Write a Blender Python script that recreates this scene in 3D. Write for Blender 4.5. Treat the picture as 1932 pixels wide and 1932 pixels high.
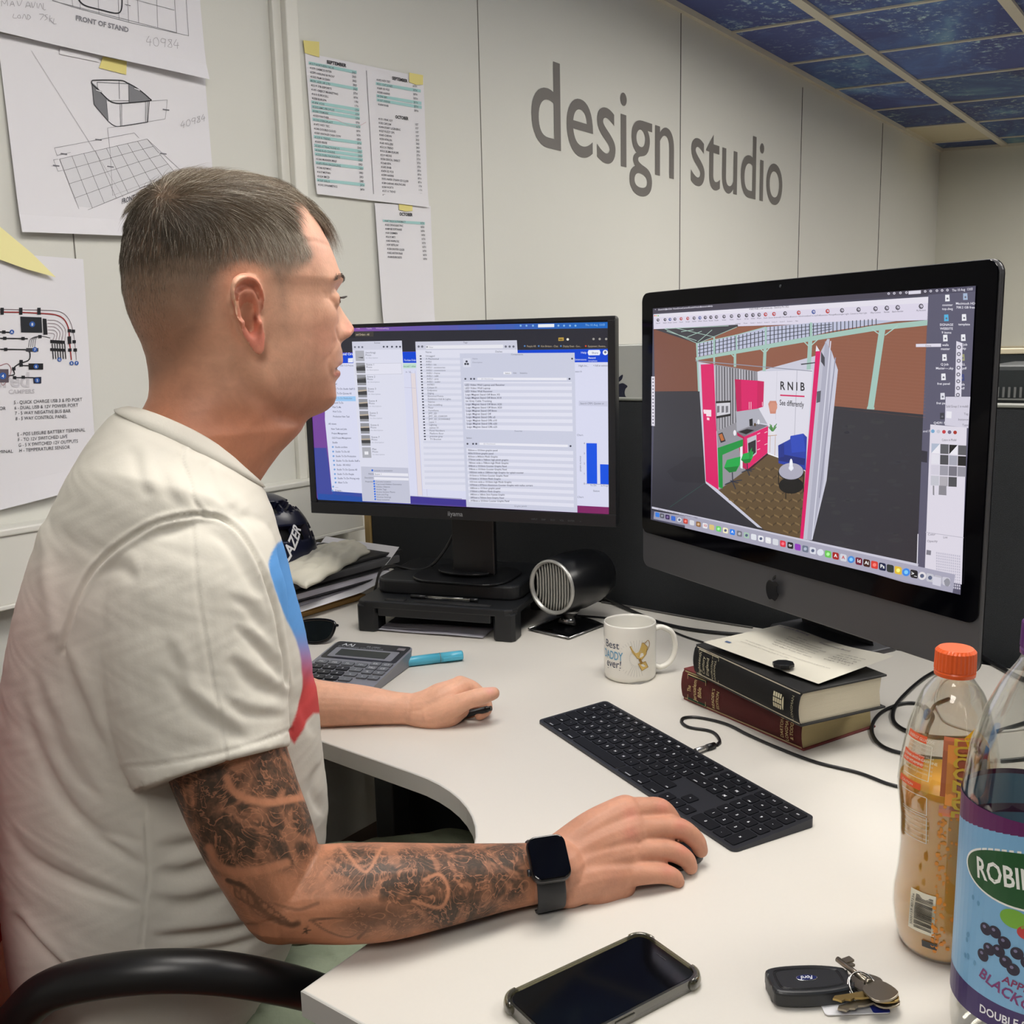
import bpy, bmesh, math, random
import numpy as np
from mathutils import Vector, Matrix
random.seed(7); rng = np.random.default_rng(7)
for _o in list(bpy.data.objects): bpy.data.objects.remove(_o)
SC = bpy.context.scene; COL = SC.collection
PI = math.pi
# ------------------------------------------------------------------ camera
FPX = 1852.1; PITCH = .1699; ROLL = -.0234; CAMH = 1.2607; DZ = .73   # desk top at 0.73 m
def _cam_rows():
    cp, sp = math.cos(PITCH), math.sin(PITCH)
    r = np.array([1., 0, 0]); f = np.array([0, cp, -sp]); u = np.array([0, sp, cp])
    c, s = math.cos(ROLL), math.sin(ROLL)
    return np.array([r*c+u*s, -r*s+u*c, f])
CM = _cam_rows(); CP = np.array([0, 0, CAMH])
cd = bpy.data.cameras.new('camera'); cam = bpy.data.objects.new('camera', cd); COL.objects.link(cam)
cd.sensor_width = 36; cd.lens = FPX*36/1932; cd.clip_start = .02; cd.clip_end = 60
cam.matrix_world = Matrix(((CM[0][0], CM[1][0], -CM[2][0], 0), (CM[0][1], CM[1][1], -CM[2][1], 0), (CM[0][2], CM[1][2], -CM[2][2], CAMH), (0, 0, 0, 1)))
SC.camera = cam
# ------------------------------------------------------------------ view, world
SC.view_settings.view_transform = 'Standard'; SC.view_settings.look = 'None'
SC.view_settings.gamma = 1; SC.view_settings.use_curve_mapping = False
SC.view_settings.exposure = 0.0
SC.cycles.use_denoising = True
SC.cycles.max_bounces = 10; SC.cycles.transparent_max_bounces = 24; SC.cycles.transmission_bounces = 12
SC.cycles.caustics_reflective = False; SC.cycles.caustics_refractive = False
wd = bpy.data.worlds.new('world'); SC.world = wd; wd.use_nodes = True
wd.node_tree.nodes['Background'].inputs[0].default_value = (.9, .95, 1, 1)
wd.node_tree.nodes['Background'].inputs[1].default_value = .05
LAMP = 12.7      # brightness of the ceiling panels' diffusers
# ------------------------------------------------------------------ room frame: a runs along the lettered wall, b towards it
WA = .922; UA = np.array([math.cos(WA), math.sin(WA), 0]); NB = np.array([-UA[1], UA[0], 0])
WALL = 1.80; HC = CAMH
def W(a, b, z=0.): return UA*a + NB*b + np.array([0, 0, z])
def ray(px, py):
    return np.array([(px-966)/FPX, -(py-966)/FPX, 1.]) @ CM
def D(px, py, z=0.):            # point of height z above the desk top
    d = ray(px, py); t = (DZ+z-CAMH)/d[2]; return CP+d*t
def onplane(px, py, p0, n):
    d = ray(px, py); t = ((np.asarray(p0)-CP)@n)/(d@n); return CP+d*t
def atdepth(px, py, y):         # point at distance y (world Y)
    d = ray(px, py); return CP+d*(y/d[1])
def toimg(P):
    q = (np.asarray(P)-CP)@CM.T
    return 966+FPX*q[..., 0]/q[..., 2], 966-FPX*q[..., 1]/q[..., 2]
# ------------------------------------------------------------------ colour / materials
def lin(c):
    if isinstance(c, str): c = tuple(int(c[i:i+2], 16) for i in (0, 2, 4))
    o = []
    for v in c[:3]:
        v = v/255
        o.append(v/12.92 if v <= .04045 else ((v+.055)/1.055)**2.4)
    return (*o, 1.)
def mat(name, col=None, rough=.5, metal=0., spec=.5, **k):
    m = bpy.data.materials.new(name); m.use_nodes = True
    nt = m.node_tree; b = nt.nodes['Principled BSDF']
    if col is not None: b.inputs['Base Color'].default_value = lin(col)
    b.inputs['Roughness'].default_value = rough; b.inputs['Metallic'].default_value = metal
    b.inputs['Specular IOR Level'].default_value = spec
    for kk, v in k.get('inp', {}).items(): b.inputs[kk].default_value = v
    def N(t, **kw):
        n = nt.nodes.new(t)
        for a_, v_ in kw.items(): setattr(n, a_, v_)
        return n
    if k.get('attr'):
        a = N('ShaderNodeVertexColor'); a.layer_name = 'Col'
        nt.links.new(a.outputs[0], b.inputs['Base Color'])
        if k.get('emit'):
            nt.links.new(a.outputs[0], b.inputs['Emission Color']); b.inputs['Emission Strength'].default_value = k['emit']
            b.inputs['Base Color'].default_value = (0, 0, 0, 1); nt.links.remove([l for l in nt.links if l.to_socket == b.inputs['Base Color']][0])
            b.inputs['Base Color'].default_value = (.004, .004, .004, 1)
    elif k.get('emit'):
        b.inputs['Emission Color'].default_value = lin(col); b.inputs['Emission Strength'].default_value = k['emit']
    tc = None
    if k.get('mottle'):
        sc, amt = k['mottle']
        tc = N('ShaderNodeTexCoord'); no = N('ShaderNodeTexNoise'); no.inputs['Scale'].default_value = sc; no.inputs['Detail'].default_value = 5
        nt.links.new(tc.outputs['Object'], no.inputs['Vector'])
        mx = N('ShaderNodeMix', data_type='RGBA', blend_type='MULTIPLY'); mx.inputs['Factor'].default_value = 1
        mr = N('ShaderNodeMapRange'); mr.inputs['To Min'].default_value = 1-amt; mr.inputs['To Max'].default_value = 1+amt
        nt.links.new(no.outputs['Fac'], mr.inputs['Value'])
        src = [l for l in nt.links if l.to_socket == b.inputs['Base Color']]
        if src: nt.links.new(src[0].from_socket, mx.inputs['A'])
        else: mx.inputs['A'].default_value = b.inputs['Base Color'].default_value
        nt.links.new(mr.outputs[0], mx.inputs['B']); nt.links.new(mx.outputs['Result'], b.inputs['Base Color'])
    if k.get('bump'):
        sc, st, *r = k['bump']
        tc = N('ShaderNodeTexCoord'); no = N('ShaderNodeTexNoise'); no.inputs['Scale'].default_value = sc; no.inputs['Detail'].default_value = r[0] if r else 4
        nt.links.new(tc.outputs['Object'], no.inputs['Vector'])
        bp = N('ShaderNodeBump'); bp.inputs['Strength'].default_value = st; bp.inputs['Distance'].default_value = r[1] if len(r) > 1 else .002
        nt.links.new(no.outputs['Fac'], bp.inputs['Height']); nt.links.new(bp.outputs[0], b.inputs['Normal'])
    return m
def thinclear(name, col=(250, 250, 250), gloss=.12, rough=.04):   # thin clear plastic: lets light straight through, with a sheen
    m = bpy.data.materials.new(name); m.use_nodes = True; nt = m.node_tree; L = nt.links.new
    nt.nodes.remove(nt.nodes['Principled BSDF']); out = nt.nodes['Material Output']
    t = nt.nodes.new('ShaderNodeBsdfTransparent'); t.inputs[0].default_value = lin(col)
    g = nt.nodes.new('ShaderNodeBsdfGlossy'); g.inputs['Roughness'].default_value = rough; g.inputs['Color'].default_value = (1, 1, 1, 1)
    lw = nt.nodes.new('ShaderNodeLayerWeight'); lw.inputs['Blend'].default_value = .28
    mr = nt.nodes.new('ShaderNodeMapRange'); mr.inputs['To Min'].default_value = .02; mr.inputs['To Max'].default_value = gloss*4
    L(lw.outputs['Facing'], mr.inputs['Value']); mx = nt.nodes.new('ShaderNodeMixShader'); L(mr.outputs[0], mx.inputs[0]); L(t.outputs[0], mx.inputs[1]); L(g.outputs[0], mx.inputs[2]); L(mx.outputs[0], out.inputs[0]); return m
# ------------------------------------------------------------------ objects
def tag(o, label, cat, group=None, kind=None):
    if label: o['label'] = label
    if cat: o['category'] = cat
    if group: o['group'] = group
    if kind: o['kind'] = kind
    return o
def thing(name, label, cat, loc=(0, 0, 0), rz=0., group=None):
    o = bpy.data.objects.new(name, None); o.empty_display_size = .02; COL.objects.link(o)
    o.location = loc; o.rotation_euler = (0, 0, rz); tag(o, label, cat, group); return o
def link(name, me, m=None, parent=None, world=False):
    o = bpy.data.objects.new(name, me); COL.objects.link(o)
    for mm in (m if isinstance(m, (list, tuple)) else [m]):
        if mm is not None and mm.name not in [x.name for x in me.materials if x]: me.materials.append(mm)
    if parent is not None:
        o.parent = parent
        if world:
            p = parent; mw = Matrix.Identity(4)
            while p is not None: mw = Matrix.LocRotScale(p.location, p.rotation_euler, p.scale) @ mw; p = p.parent
            me.transform(mw.inverted())
    return o
class B:                          # a bmesh under construction
    def __init__(s): s.bm = bmesh.new(); s.mi = 0
    def _x(s, geom, mx):
        if mx is not None: bmesh.ops.transform(s.bm, matrix=mx, verts=geom)
    def box(s, x0, x1, y0, y1, z0, z1, bev=0., seg=2, mx=None):
        r = bmesh.ops.create_cube(s.bm, size=1); v = r['verts']
        bmesh.ops.scale(s.bm, vec=(x1-x0, y1-y0, z1-z0), verts=v); bmesh.ops.translate(s.bm, vec=((x0+x1)/2, (y0+y1)/2, (z0+z1)/2), verts=v)
        if bev > 0:
            es = list({e for q in v for e in q.link_edges})
            r2 = bmesh.ops.bevel(s.bm, geom=es, offset=bev, segments=seg, affect='EDGES', profile=.5); v = list({q for f in r2['faces'] for q in f.verts} | {q for q in v if q.is_valid})
        for f in {f for q in v for f in q.link_faces}: f.material_index = s.mi
        s._x(v, mx); return s
    def prism(s, pts, z0, z1, bev=0., mx=None, seg=2):     # extrude a 2D outline (x,y)
        vs = [s.bm.verts.new((p[0], p[1], z0)) for p in pts]; f = s.bm.faces.new(vs); f.normal_update()
        if f.normal.z > 0: f.normal_flip()
        r = bmesh.ops.extrude_face_region(s.bm, geom=[f]); up = [g for g in r['geom'] if isinstance(g, bmesh.types.BMVert)]
        for q in up: q.co.z = z1
        allv = vs+up
        if bev > 0:
            es = [e for e in {e for q in allv for e in q.link_edges} if abs(e.verts[0].co.z-e.verts[1].co.z) < 1e-7 and all(x in allv for x in e.verts) and len(e.link_faces) == 2 and e.calc_face_angle(0) > .5]
            r2 = bmesh.ops.bevel(s.bm, geom=es, offset=bev, segments=seg, affect='EDGES', profile=.5); allv = list({q for f in r2['faces'] for q in f.verts} | {q for q in allv if q.is_valid})
        for f in {f for q in allv for f in q.link_faces}: f.material_index = s.mi
        s._x(allv, mx); return s
    def lathe(s, prof, seg=48, mx=None, cap=True):
        rings = []
        for r, z in prof:
            rings.append([s.bm.verts.new((r*math.cos(2*PI*i/seg), r*math.sin(2*PI*i/seg), z)) for i in range(seg)])
        for a, b in zip(rings, rings[1:]):
            for i in range(seg):
                f = s.bm.faces.new((a[i], a[(i+1) % seg], b[(i+1) % seg], b[i])); f.material_index = s.mi; f.smooth = True
        if cap:
            for rg, fl in ((rings[0], True), (rings[-1], False)):
                f = s.bm.faces.new(rg[::-1] if fl else rg); f.material_index = s.mi
        s._x([v for r in rings for v in r], mx); return s
    def tube(s, pts, rad, seg=10, cap=True, close=False, flat=None, mx=None, ref=None):
        P = [np.asarray(p, float) for p in pts]; n = len(P)
        R_ = [rad]*n if np.isscalar(rad) else list(rad)
        rings = []; up = None
        for i in range(n):
            a = P[i-1] if (i > 0 or close) else P[i]; b = P[(i+1) % n] if (i < n-1 or close) else P[i]
            t = b-a; t = t/(np.linalg.norm(t)+1e-12)
            if up is None:
                up = np.array(ref, float) if ref is not None else (np.array([0, 0, 1.]) if abs(t[2]) < .9 else np.array([1., 0, 0]))
            if ref is not None: up = np.array(ref, float)
            up = up-t*(up@t); up /= np.linalg.norm(up); sd = np.cross(t, up)
            ra = R_[i]; rb = ra*(flat if flat else 1)
            rings.append([s.bm.verts.new(P[i]+sd*ra*math.cos(2*PI*j/seg)+up*rb*math.sin(2*PI*j/seg)) for j in range(seg)])
        pr = list(zip(rings, rings[1:]))+([(rings[-1], rings[0])] if close else [])
        for a, b in pr:
            for j in range(seg):
                f = s.bm.faces.new((a[j], a[(j+1) % seg], b[(j+1) % seg], b[j])); f.material_index = s.mi; f.smooth = True
        if cap and not close:
            s.bm.faces.new(rings[0][::-1]).material_index = s.mi; s.bm.faces.new(rings[-1]).material_index = s.mi
        s._x([v for r in rings for v in r], mx); return s
    def ball(s, c, r, seg=24, sc=(1, 1, 1), mx=None):
        q = bmesh.ops.create_uvsphere(s.bm, u_segments=seg, v_segments=seg//2, radius=r)['verts']
        bmesh.ops.scale(s.bm, vec=sc, verts=q)
        for f in {f for v in q for f in v.link_faces}: f.smooth = True; f.material_index = s.mi
        if mx is not None: s._x(q, mx)
        bmesh.ops.translate(s.bm, vec=tuple(c), verts=q); return s
    def grid(s, G, smooth=True, closeu=False, thick=0.):  # G[i][j] -> 3D point
        V = [[s.bm.verts.new(p) for p in row] for row in G]; fs = []
        nu = len(V); nv = len(V[0])
        for i in range(nu if closeu else nu-1):
            for j in range(nv-1):
                f = s.bm.faces.new((V[i][j], V[(i+1) % nu][j], V[(i+1) % nu][j+1], V[i][j+1])); f.smooth = smooth; f.material_index = s.mi; fs.append(f)
        if thick:
            bmesh.ops.solidify(s.bm, geom=fs, thickness=thick)
        return s
    def mesh(s, name, smooth=None):
        bmesh.ops.recalc_face_normals(s.bm, faces=s.bm.faces)
        me = bpy.data.meshes.new(name); s.bm.to_mesh(me); s.bm.free()
        if smooth is not None:
            me.polygons.foreach_set('use_smooth', [True]*len(me.polygons))
            if smooth < 3: me.set_sharp_from_angle(angle=smooth)
        return me
    def obj(s, name, m, parent=None, smooth=None, world=False): return link(name, s.mesh(name, smooth), m, parent, world)
def rrect(w, h, r, n=6, cx=0, cy=0):
    o = []
    for k, (sx, sy) in enumerate(((1, 1), (-1, 1), (-1, -1), (1, -1))):
        for i in range(n+1):
            t = PI/2*(k+i/n); o.append((cx+sx*(w/2-r)+r*math.cos(t), cy+sy*(h/2-r)+r*math.sin(t)))
    return o
def spline(pts, n=8, close=False):
    P = [np.asarray(p, float) for p in pts]; o = []; m = len(P)
    for i in range(m if close else m-1):
        p1, p2 = P[i], P[(i+1) % m]
        p0 = P[i-1] if (i > 0 or close) else 2*p1-p2
        p3 = P[(i+2) % m] if (i+2 < m or close) else 2*p2-p1
        for k in range(n):
            t = k/n; o.append(.5*((2*p1)+(-p0+p2)*t+(2*p0-5*p1+4*p2-p3)*t*t+(-p0+3*p1-3*p2+p3)*t**3))
    if not close: o.append(P[-1])
    return o
def frame(o, x, y, z):   # 4x4 from origin and axes
    return Matrix(((x[0], y[0], z[0], o[0]), (x[1], y[1], z[1], o[1]), (x[2], y[2], z[2], o[2]), (0, 0, 0, 1)))
_tc = {}
def text_tris(s, bold=0., shear=0.):
    k = (s, bold, shear)
    if k in _tc: return _tc[k]
    cu = bpy.data.curves.new('t', 'FONT'); cu.body = s; cu.size = 1; cu.fill_mode = 'FRONT'; cu.resolution_u = 8 if s == 'design studio' else (2 if len(s) > 6 else 5)
    cu.offset = bold; cu.shear = shear
    ob = bpy.data.objects.new('t', cu); me = ob.to_mesh()
    me.calc_loop_triangles()
    v = np.array([q.co[:2] for q in me.vertices]) if len(me.vertices) else np.zeros((0, 2))
    t = np.array([q.vertices[:] for q in me.loop_triangles], int) if len(me.loop_triangles) else np.zeros((0, 3), int)
    w = v[:, 0].max() if len(v) else 0
    ob.to_mesh_clear(); bpy.data.objects.remove(ob); bpy.data.curves.remove(cu)
    _tc[k] = (v, t, w); return _tc[k]
class Canvas:                    # flat print / pixels: coloured polygons in layers, in metres (or scaled units)
    def __init__(s, sx=1., sy=1., ox=0., oy=0.): s.v = []; s.f = []; s.c = []; s.n = 0; s.sx, s.sy, s.ox, s.oy = sx, sy, ox, oy; s.lay = 0
    def add(s, v, f, c, lay=None):
        lay = s.lay if lay is None else lay
        base = s.n
        for p in v: s.v.append((s.ox+p[0]*s.sx, s.oy+p[1]*s.sy, lay))
        s.n += len(v); c = lin(c)
        for q in f: s.f.append([base+i for i in q]); s.c.append(c)
        return s
    def rect(s, x, y, w, h, c, lay=None, nx=1):
        v = []; f = []
        for i in range(nx+1): v += [(x+w*i/nx, y), (x+w*i/nx, y+h)]
        for i in range(nx): f.append((2*i, 2*i+2, 2*i+3, 2*i+1))
        return s.add(v, f, c, lay)
    def poly(s, pts, c, lay=None): return s.add(pts, [range(len(pts))], c, lay)
    def disc(s, x, y, r, c, lay=None, n=16, ry=None): return s.poly([(x+r*math.cos(2*PI*i/n), y+(ry or r)*math.sin(2*PI*i/n)) for i in range(n)], c, lay)
    def line(s, pts, w, c, lay=None):
        for (a, b), (d, e) in zip(pts, pts[1:]):
            l = math.hypot(d-a, e-b) or 1e-9; nx, ny = -(e-b)/l*w/2, (d-a)/l*w/2
            s.poly([(a+nx, b+ny), (a-nx, b-ny), (d-nx, e-ny), (d+nx, e+ny)], c, lay)
        return s
    def text(s, t, x, y, h, c, lay=None, al=0, rot=0., w=None, bold=0., shear=0., xs=1.):
        v, f, tw = text_tris(t, bold, shear)
        if len(v) == 0: return s
        kx = h*xs if w is None else w/max(tw, 1e-6)
        q = np.array(v)*[kx, h]; q[:, 0] -= al*tw*kx
        if rot: cr, sr = math.cos(rot), math.sin(rot); q = q@np.array([[cr, sr], [-sr, cr]])
        return s.add([(x+p[0], y+p[1]) for p in q], f, c, lay)
    def mesh(s, name, fn=None, eps=.00012):
        V = [(p[0], p[1], p[2]*eps) for p in s.v] if fn is None else [tuple(fn(p[0], p[1], p[2]*eps)) for p in s.v]
        me = bpy.data.meshes.new(name); me.from_pydata(V, [], s.f)
        ca = me.color_attributes.new('Col', 'FLOAT_COLOR', 'CORNER')
        cols = []
        for p in me.polygons: cols += list(s.c[p.index])*p.loop_total
        ca.data.foreach_set('color', cols); me.update(); return me
M_PRINT = mat('printed_ink', rough=.6, attr=True, spec=.3)
M_SCREEN = mat('lit_display', rough=.25, attr=True, emit=.92)
# ================================================================== ROOM
ZC = HC+1.2; SL = .057
def ceil_z(b): return ZC-(WALL-b)*SL
B0, B1, A0, A1 = -3.2, WALL, -3.0, 7.14
M_wall = mat('painted_wall', (213, 213, 206), .75, mottle=(1.5, .03), bump=(180, .12, 3, .001))
M_wend = mat('painted_end_wall', (226, 226, 214), .8, mottle=(1.2, .03))
M_white = mat('white_paint', (222, 221, 213), .45)
M_seam = mat('dark_gap', (46, 44, 40), .9)
M_floor = mat('brown_carpet', (104, 86, 76), .95, mottle=(300, .25), bump=(500, .6, 3, .003))
def quadmesh(name, pts, m, kind='structure'):
    me = bpy.data.meshes.new(name); me.from_pydata([tuple(p) for p in pts], [], [(0, 1, 2, 3)])
    o = link(name, me, m); o['kind'] = kind; return o
def abox(name, a0, a1, b0, b1, z0, z1, m, bev=0., parent=None, kind='structure'):
    b = B(); b.box(a0, a1, b0, b1, z0, z1, bev); o = b.obj(name, m, parent)
    if parent is None: o.rotation_euler = (0, 0, WA)
    if kind: o['kind'] = kind
    return o
T = .08
abox('floor', A0, A1, B0, B1, -T, 0, M_floor)
abox('wall_left', A0, A1+T, B1, B1+T, 0, 2.6, M_wall)
abox('wall_back', A1, A1+T, B0, B1, 0, 2.6, M_wend)
abox('wall_right', A0, A1+T, B0-T, B0, 0, 2.6, M_wall)
abox('wall_front', A0-T, A0, B0-T, B1+T, 0, 2.6, M_wall)
# ceiling: printed tiles in a T-bar grid
def ceiling_material():
    m = bpy.data.materials.new('printed_sky_tiles'); m.use_nodes = True; nt = m.node_tree; b = nt.nodes['Principled BSDF']; L = nt.links.new
    b.inputs['Roughness'].default_value = .8; b.inputs['Specular IOR Level'].default_value = .2
    tc = nt.nodes.new('ShaderNodeTexCoord'); mp = nt.nodes.new('ShaderNodeMapping'); mp.inputs['Scale'].default_value = (.75, 1.1, 1); mp.inputs['Rotation'].default_value = (0, 0, .5)
    L(tc.outputs['Object'], mp.inputs['Vector'])
    n1 = nt.nodes.new('ShaderNodeTexNoise'); n1.inputs['Scale'].default_value = 1.5; n1.inputs['Detail'].default_value = 9; n1.inputs['Roughness'].default_value = .62; n1.inputs['Distortion'].default_value = .9
    L(mp.outputs[0], n1.inputs['Vector'])
    cr = nt.nodes.new('ShaderNodeValToRGB'); e = cr.color_ramp.elements
    e[0].position = .42; e[0].color = lin((92, 104, 162)); e[1].position = .84; e[1].color = lin((214, 236, 242))
    x = cr.color_ramp.elements.new(.56); x.color = lin((104, 132, 196)); x = cr.color_ramp.elements.new(.66); x.color = lin((142, 188, 222))
    L(n1.outputs['Fac'], cr.inputs['Fac'])
    n2 = nt.nodes.new('ShaderNodeTexNoise'); n2.inputs['Scale'].default_value = 34; n2.inputs['Detail'].default_value = 6; n2.inputs['Roughness'].default_value = .7
    L(tc.outputs['Object'], n2.inputs['Vector'])
    r2 = nt.nodes.new('ShaderNodeMapRange'); r2.inputs['From Min'].default_value = .54; r2.inputs['From Max'].default_value = .64; L(n2.outputs['Fac'], r2.inputs['Value'])
    n3 = nt.nodes.new('ShaderNodeTexNoise'); n3.inputs['Scale'].default_value = 2.4; n3.inputs['Detail'].default_value = 2; L(tc.outputs['Object'], n3.inputs['Vector'])
    r3 = nt.nodes.new('ShaderNodeMapRange'); r3.inputs['From Min'].default_value = .44; r3.inputs['From Max'].default_value = .62; L(n3.outputs['Fac'], r3.inputs['Value'])
    mu = nt.nodes.new('ShaderNodeMath'); mu.operation = 'MULTIPLY'; L(r2.outputs[0], mu.inputs[0]); L(r3.outputs[0], mu.inputs[1])
    mx = nt.nodes.new('ShaderNodeMix'); mx.data_type = 'RGBA'; L(mu.outputs[0], mx.inputs['Factor']); L(cr.outputs[0], mx.inputs['A']); mx.inputs['B'].default_value = lin((200, 232, 240))
    va = nt.nodes.new('ShaderNodeVertexColor'); va.layer_name = 'Col'
    m2 = nt.nodes.new('ShaderNodeMix'); m2.data_type = 'RGBA'; m2.blend_type = 'MULTIPLY'; m2.inputs['Factor'].default_value = 1
    L(mx.outputs['Result'], m2.inputs['A']); L(va.outputs[0], m2.inputs['B']); L(m2.outputs['Result'], b.inputs['Base Color']); return m
M_sky = ceiling_material(); M_beige = mat('plain_beige_tile', (214, 206, 178), .9)
CA = [3.864-.6*k for k in range(12, 0, -1)]+[3.864+.6*k for k in range(0, 6)]; CA = [A0]+[a for a in CA if A0+.1 < a < A1-.05]+[A1]
CB = [1.41-.6*k for k in range(0, 8)]; CB = [B1]+[b for b in CB if b > B0+.05]+[B0]
LIGHTS = [(.264, .81), (1.464, -.39), (2.664, .81), (3.864, .21), (5.664, .21), (5.064, -1.59), (-1.536, .21)]      # (a0, b1) of 1.2 x 0.6 fittings; the far-end three are added to brighten that wall
def lit(a, b): return any(la-.01 < a < la+1.21 and lb-.61 < b < lb+.01 for la, lb in LIGHTS)
V, F, MI, VC = [], [], [], []
rc = random.Random(5)
for i in range(len(CA)-1):
    for j in range(len(CB)-1):
        a0, a1, b1, b0 = CA[i], CA[i+1], CB[j], CB[j+1]
        if lit((a0+a1)/2, (b0+b1)/2): continue
        n = len(V)
        V += [(a0, b0, ceil_z(b0)), (a0, b1, ceil_z(b1)), (a1, b1, ceil_z(b1)), (a1, b0, ceil_z(b0))]; F.append((n, n+1, n+2, n+3))
        beige = (j == 0 and abs(a0-6.264) < .1); MI.append(1 if beige else 0)
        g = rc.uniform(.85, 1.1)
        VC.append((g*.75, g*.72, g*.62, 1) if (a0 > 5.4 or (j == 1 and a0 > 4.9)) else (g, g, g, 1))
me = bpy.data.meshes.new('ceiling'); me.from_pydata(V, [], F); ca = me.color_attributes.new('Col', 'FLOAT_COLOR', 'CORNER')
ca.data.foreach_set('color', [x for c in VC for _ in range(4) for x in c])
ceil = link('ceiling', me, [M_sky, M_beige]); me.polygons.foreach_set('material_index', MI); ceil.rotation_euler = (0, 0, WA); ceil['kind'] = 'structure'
M_tbar = mat('ceiling_grid_metal', (222, 218, 202), .5)
def tiltbox(bb, a0, a1, b0, b1, dz0, dz1):
    q = [(a0, b0), (a1, b0), (a1, b1), (a0, b1)]
    vs = [bb.bm.verts.new((a, b_, ceil_z(b_)+dz)) for dz in (dz0, dz1) for a, b_ in q]
    for f in ((0, 1, 2, 3), (7, 6, 5, 4), (0, 4, 5, 1), (1, 5, 6, 2), (2, 6, 7, 3), (3, 7, 4, 0)): bb.bm.faces.new([vs[i] for i in f])
b = B()
for a in CA[1:-1]: tiltbox(b, a-.009, a+.009, B0, B1, -.006, .004)
for q in CB[1:-1]: tiltbox(b, A0, A1, q-.02, q+.02, -.012, .004)
o = b.obj('trim_1', M_tbar); o.rotation_euler = (0, 0, WA); o['kind'] = 'structure'
b = B(); tiltbox(b, A0, A1, B1-.022, B1, -.022, .002); tiltbox(b, A1-.02, A1, B0, B1, -.018, .002)
o = b.obj('trim_2', M_tbar); o.rotation_euler = (0, 0, WA); o['kind'] = 'structure'
# louvred light fittings (out of view, they light the room)
M_diff = mat('lamp_diffuser', (255, 250, 243), .4, emit=LAMP); M_lou = mat('light_frame_white', (225, 225, 220), .4)
for k, (la, lb) in enumerate(LIGHTS):
    t = thing('ceiling_light', ['recessed ceiling light above the desk corner by the lettered wall', 'recessed ceiling light above the large dark computer', 'recessed ceiling light above the neighbouring desk', 'added unseen ceiling light beyond the neighbouring desk', 'added unseen ceiling light brightening the far end wall', 'added unseen ceiling light in the far corner opposite the lettered wall', 'recessed ceiling light behind the seated person'][k], 'light', W(la+.6, lb-.3, ceil_z(lb-.3)-.02), WA, 'recessed ceiling lights')
    t.rotation_euler = (math.atan(SL), 0, WA)
    b = B()
    for x0, x1, y0, y1 in ((-.6, .6, -.3, -.275), (-.6, .6, .275, .3), (-.6, -.575, -.275, .275), (.575, .6, -.275, .275), (-.575, .575, -.1, -.085), (-.575, .575, .085, .1)): b.box(x0, x1, y0, y1, -.004, .02)
    b.obj('frame', M_lou, t)
    b = B(); b.box(-.575, .575, -.275, .275, .008, .012); b.obj('diffuser', M_diff, t)
# wall: joints, cream trim, pillar strip, cable trunking
b = B()
for a, z0, z1, w in ((3.468, 0, ZC, .003), (4.68, 1.35, ZC-.06, .004), (5.90, 0, ZC-.03, .006)):
    b.box(a-w/2, a+w/2, WALL-.0015, WALL-.0002, z0, z1)
o = b.obj('trim_3', M_seam); o.rotation_euler = (0, 0, WA); o['kind'] = 'structure'
b = B()
for a in (1.03, 2.27): b.box(a-.001, a+.001, WALL-.0015, WALL-.0002, 0, ZC)
o = b.obj('trim_7', mat('panel_joint', (128, 126, 118), .9)); o.rotation_euler = (0, 0, WA); o['kind'] = 'structure'
b = B(); b.box(1.556, 1.592, WALL-.030, WALL, .956, ZC, .003); b.box(1.532, 1.556, WALL-.014, WALL, .956, ZC, .002)
o = b.obj('trim_4', M_white); o.rotation_euler = (0, 0, WA); o['kind'] = 'structure'
b = B(); b.box(A0, 1.70, WALL-.045, WALL, .818, .945, .004); b.box(A0, 1.70, WALL-.05, WALL, .944, .957, .003); b.box(A0, 1.70, WALL-.049, WALL, .812, .82, .002)
o = b.obj('trim_5', M_white); o.rotation_euler = (0, 0, WA); o['kind'] = 'structure'
b = B(); b.box(A1-.02, A1, B0, B1, 1.145, 1.17, .003); o = b.obj('trim_6', mat('cream_rail', (216, 206, 178), .5)); o.rotation_euler = (0, 0, WA); o['kind'] = 'structure'
# lettering on the wall: grey cut vinyl, each letter lifted from the text
def letters():
    v, f, tw = text_tris('design studio', .004)
    a0, a1 = 2.500, 4.462; zb = HC+.328*WALL
    k = (a1-a0)/tw; kz = (HC+.470*WALL-zb)/v[:, 1].max()
    t = thing('wall_lettering', 'large grey vinyl letters reading design studio on the pale panelled wall', 'lettering', rz=WA)
    par = list(range(len(v)))
    def find(i):
        while par[i] != i: par[i] = par[par[i]]; i = par[i]
        return i
    for q in f: par[find(q[0])] = find(q[1]); par[find(q[1])] = find(q[2])
    comp = {}
    for i in range(len(v)): comp.setdefault(find(i), []).append(i)
    gl = []
    for c in sorted(comp.values(), key=lambda c: v[c, 0].min()):
        x0, x1 = v[c, 0].min(), v[c, 0].max()
        for g in gl:
            if min(x1, g[2])-max(x0, g[1]) > .6*min(x1-x0, g[2]-g[1]): g[0].extend(c); g[1] = min(g[1], x0); g[2] = max(g[2], x1); break
        else: gl.append([list(c), x0, x1])
    mm = mat('grey_vinyl', (104, 100, 96), .55)
    for g, _, _ in gl:
        ix = {q: n for n, q in enumerate(g)}
        me = bpy.data.meshes.new('letter'); me.from_pydata([(a0+v[q][0]*k, WALL-.0012, zb+v[q][1]*kz) for q in g], [], [[ix[q] for q in t3] for t3 in f.tolist() if t3[0] in ix])
        link('letter', me, mm, t)
letters()
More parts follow.
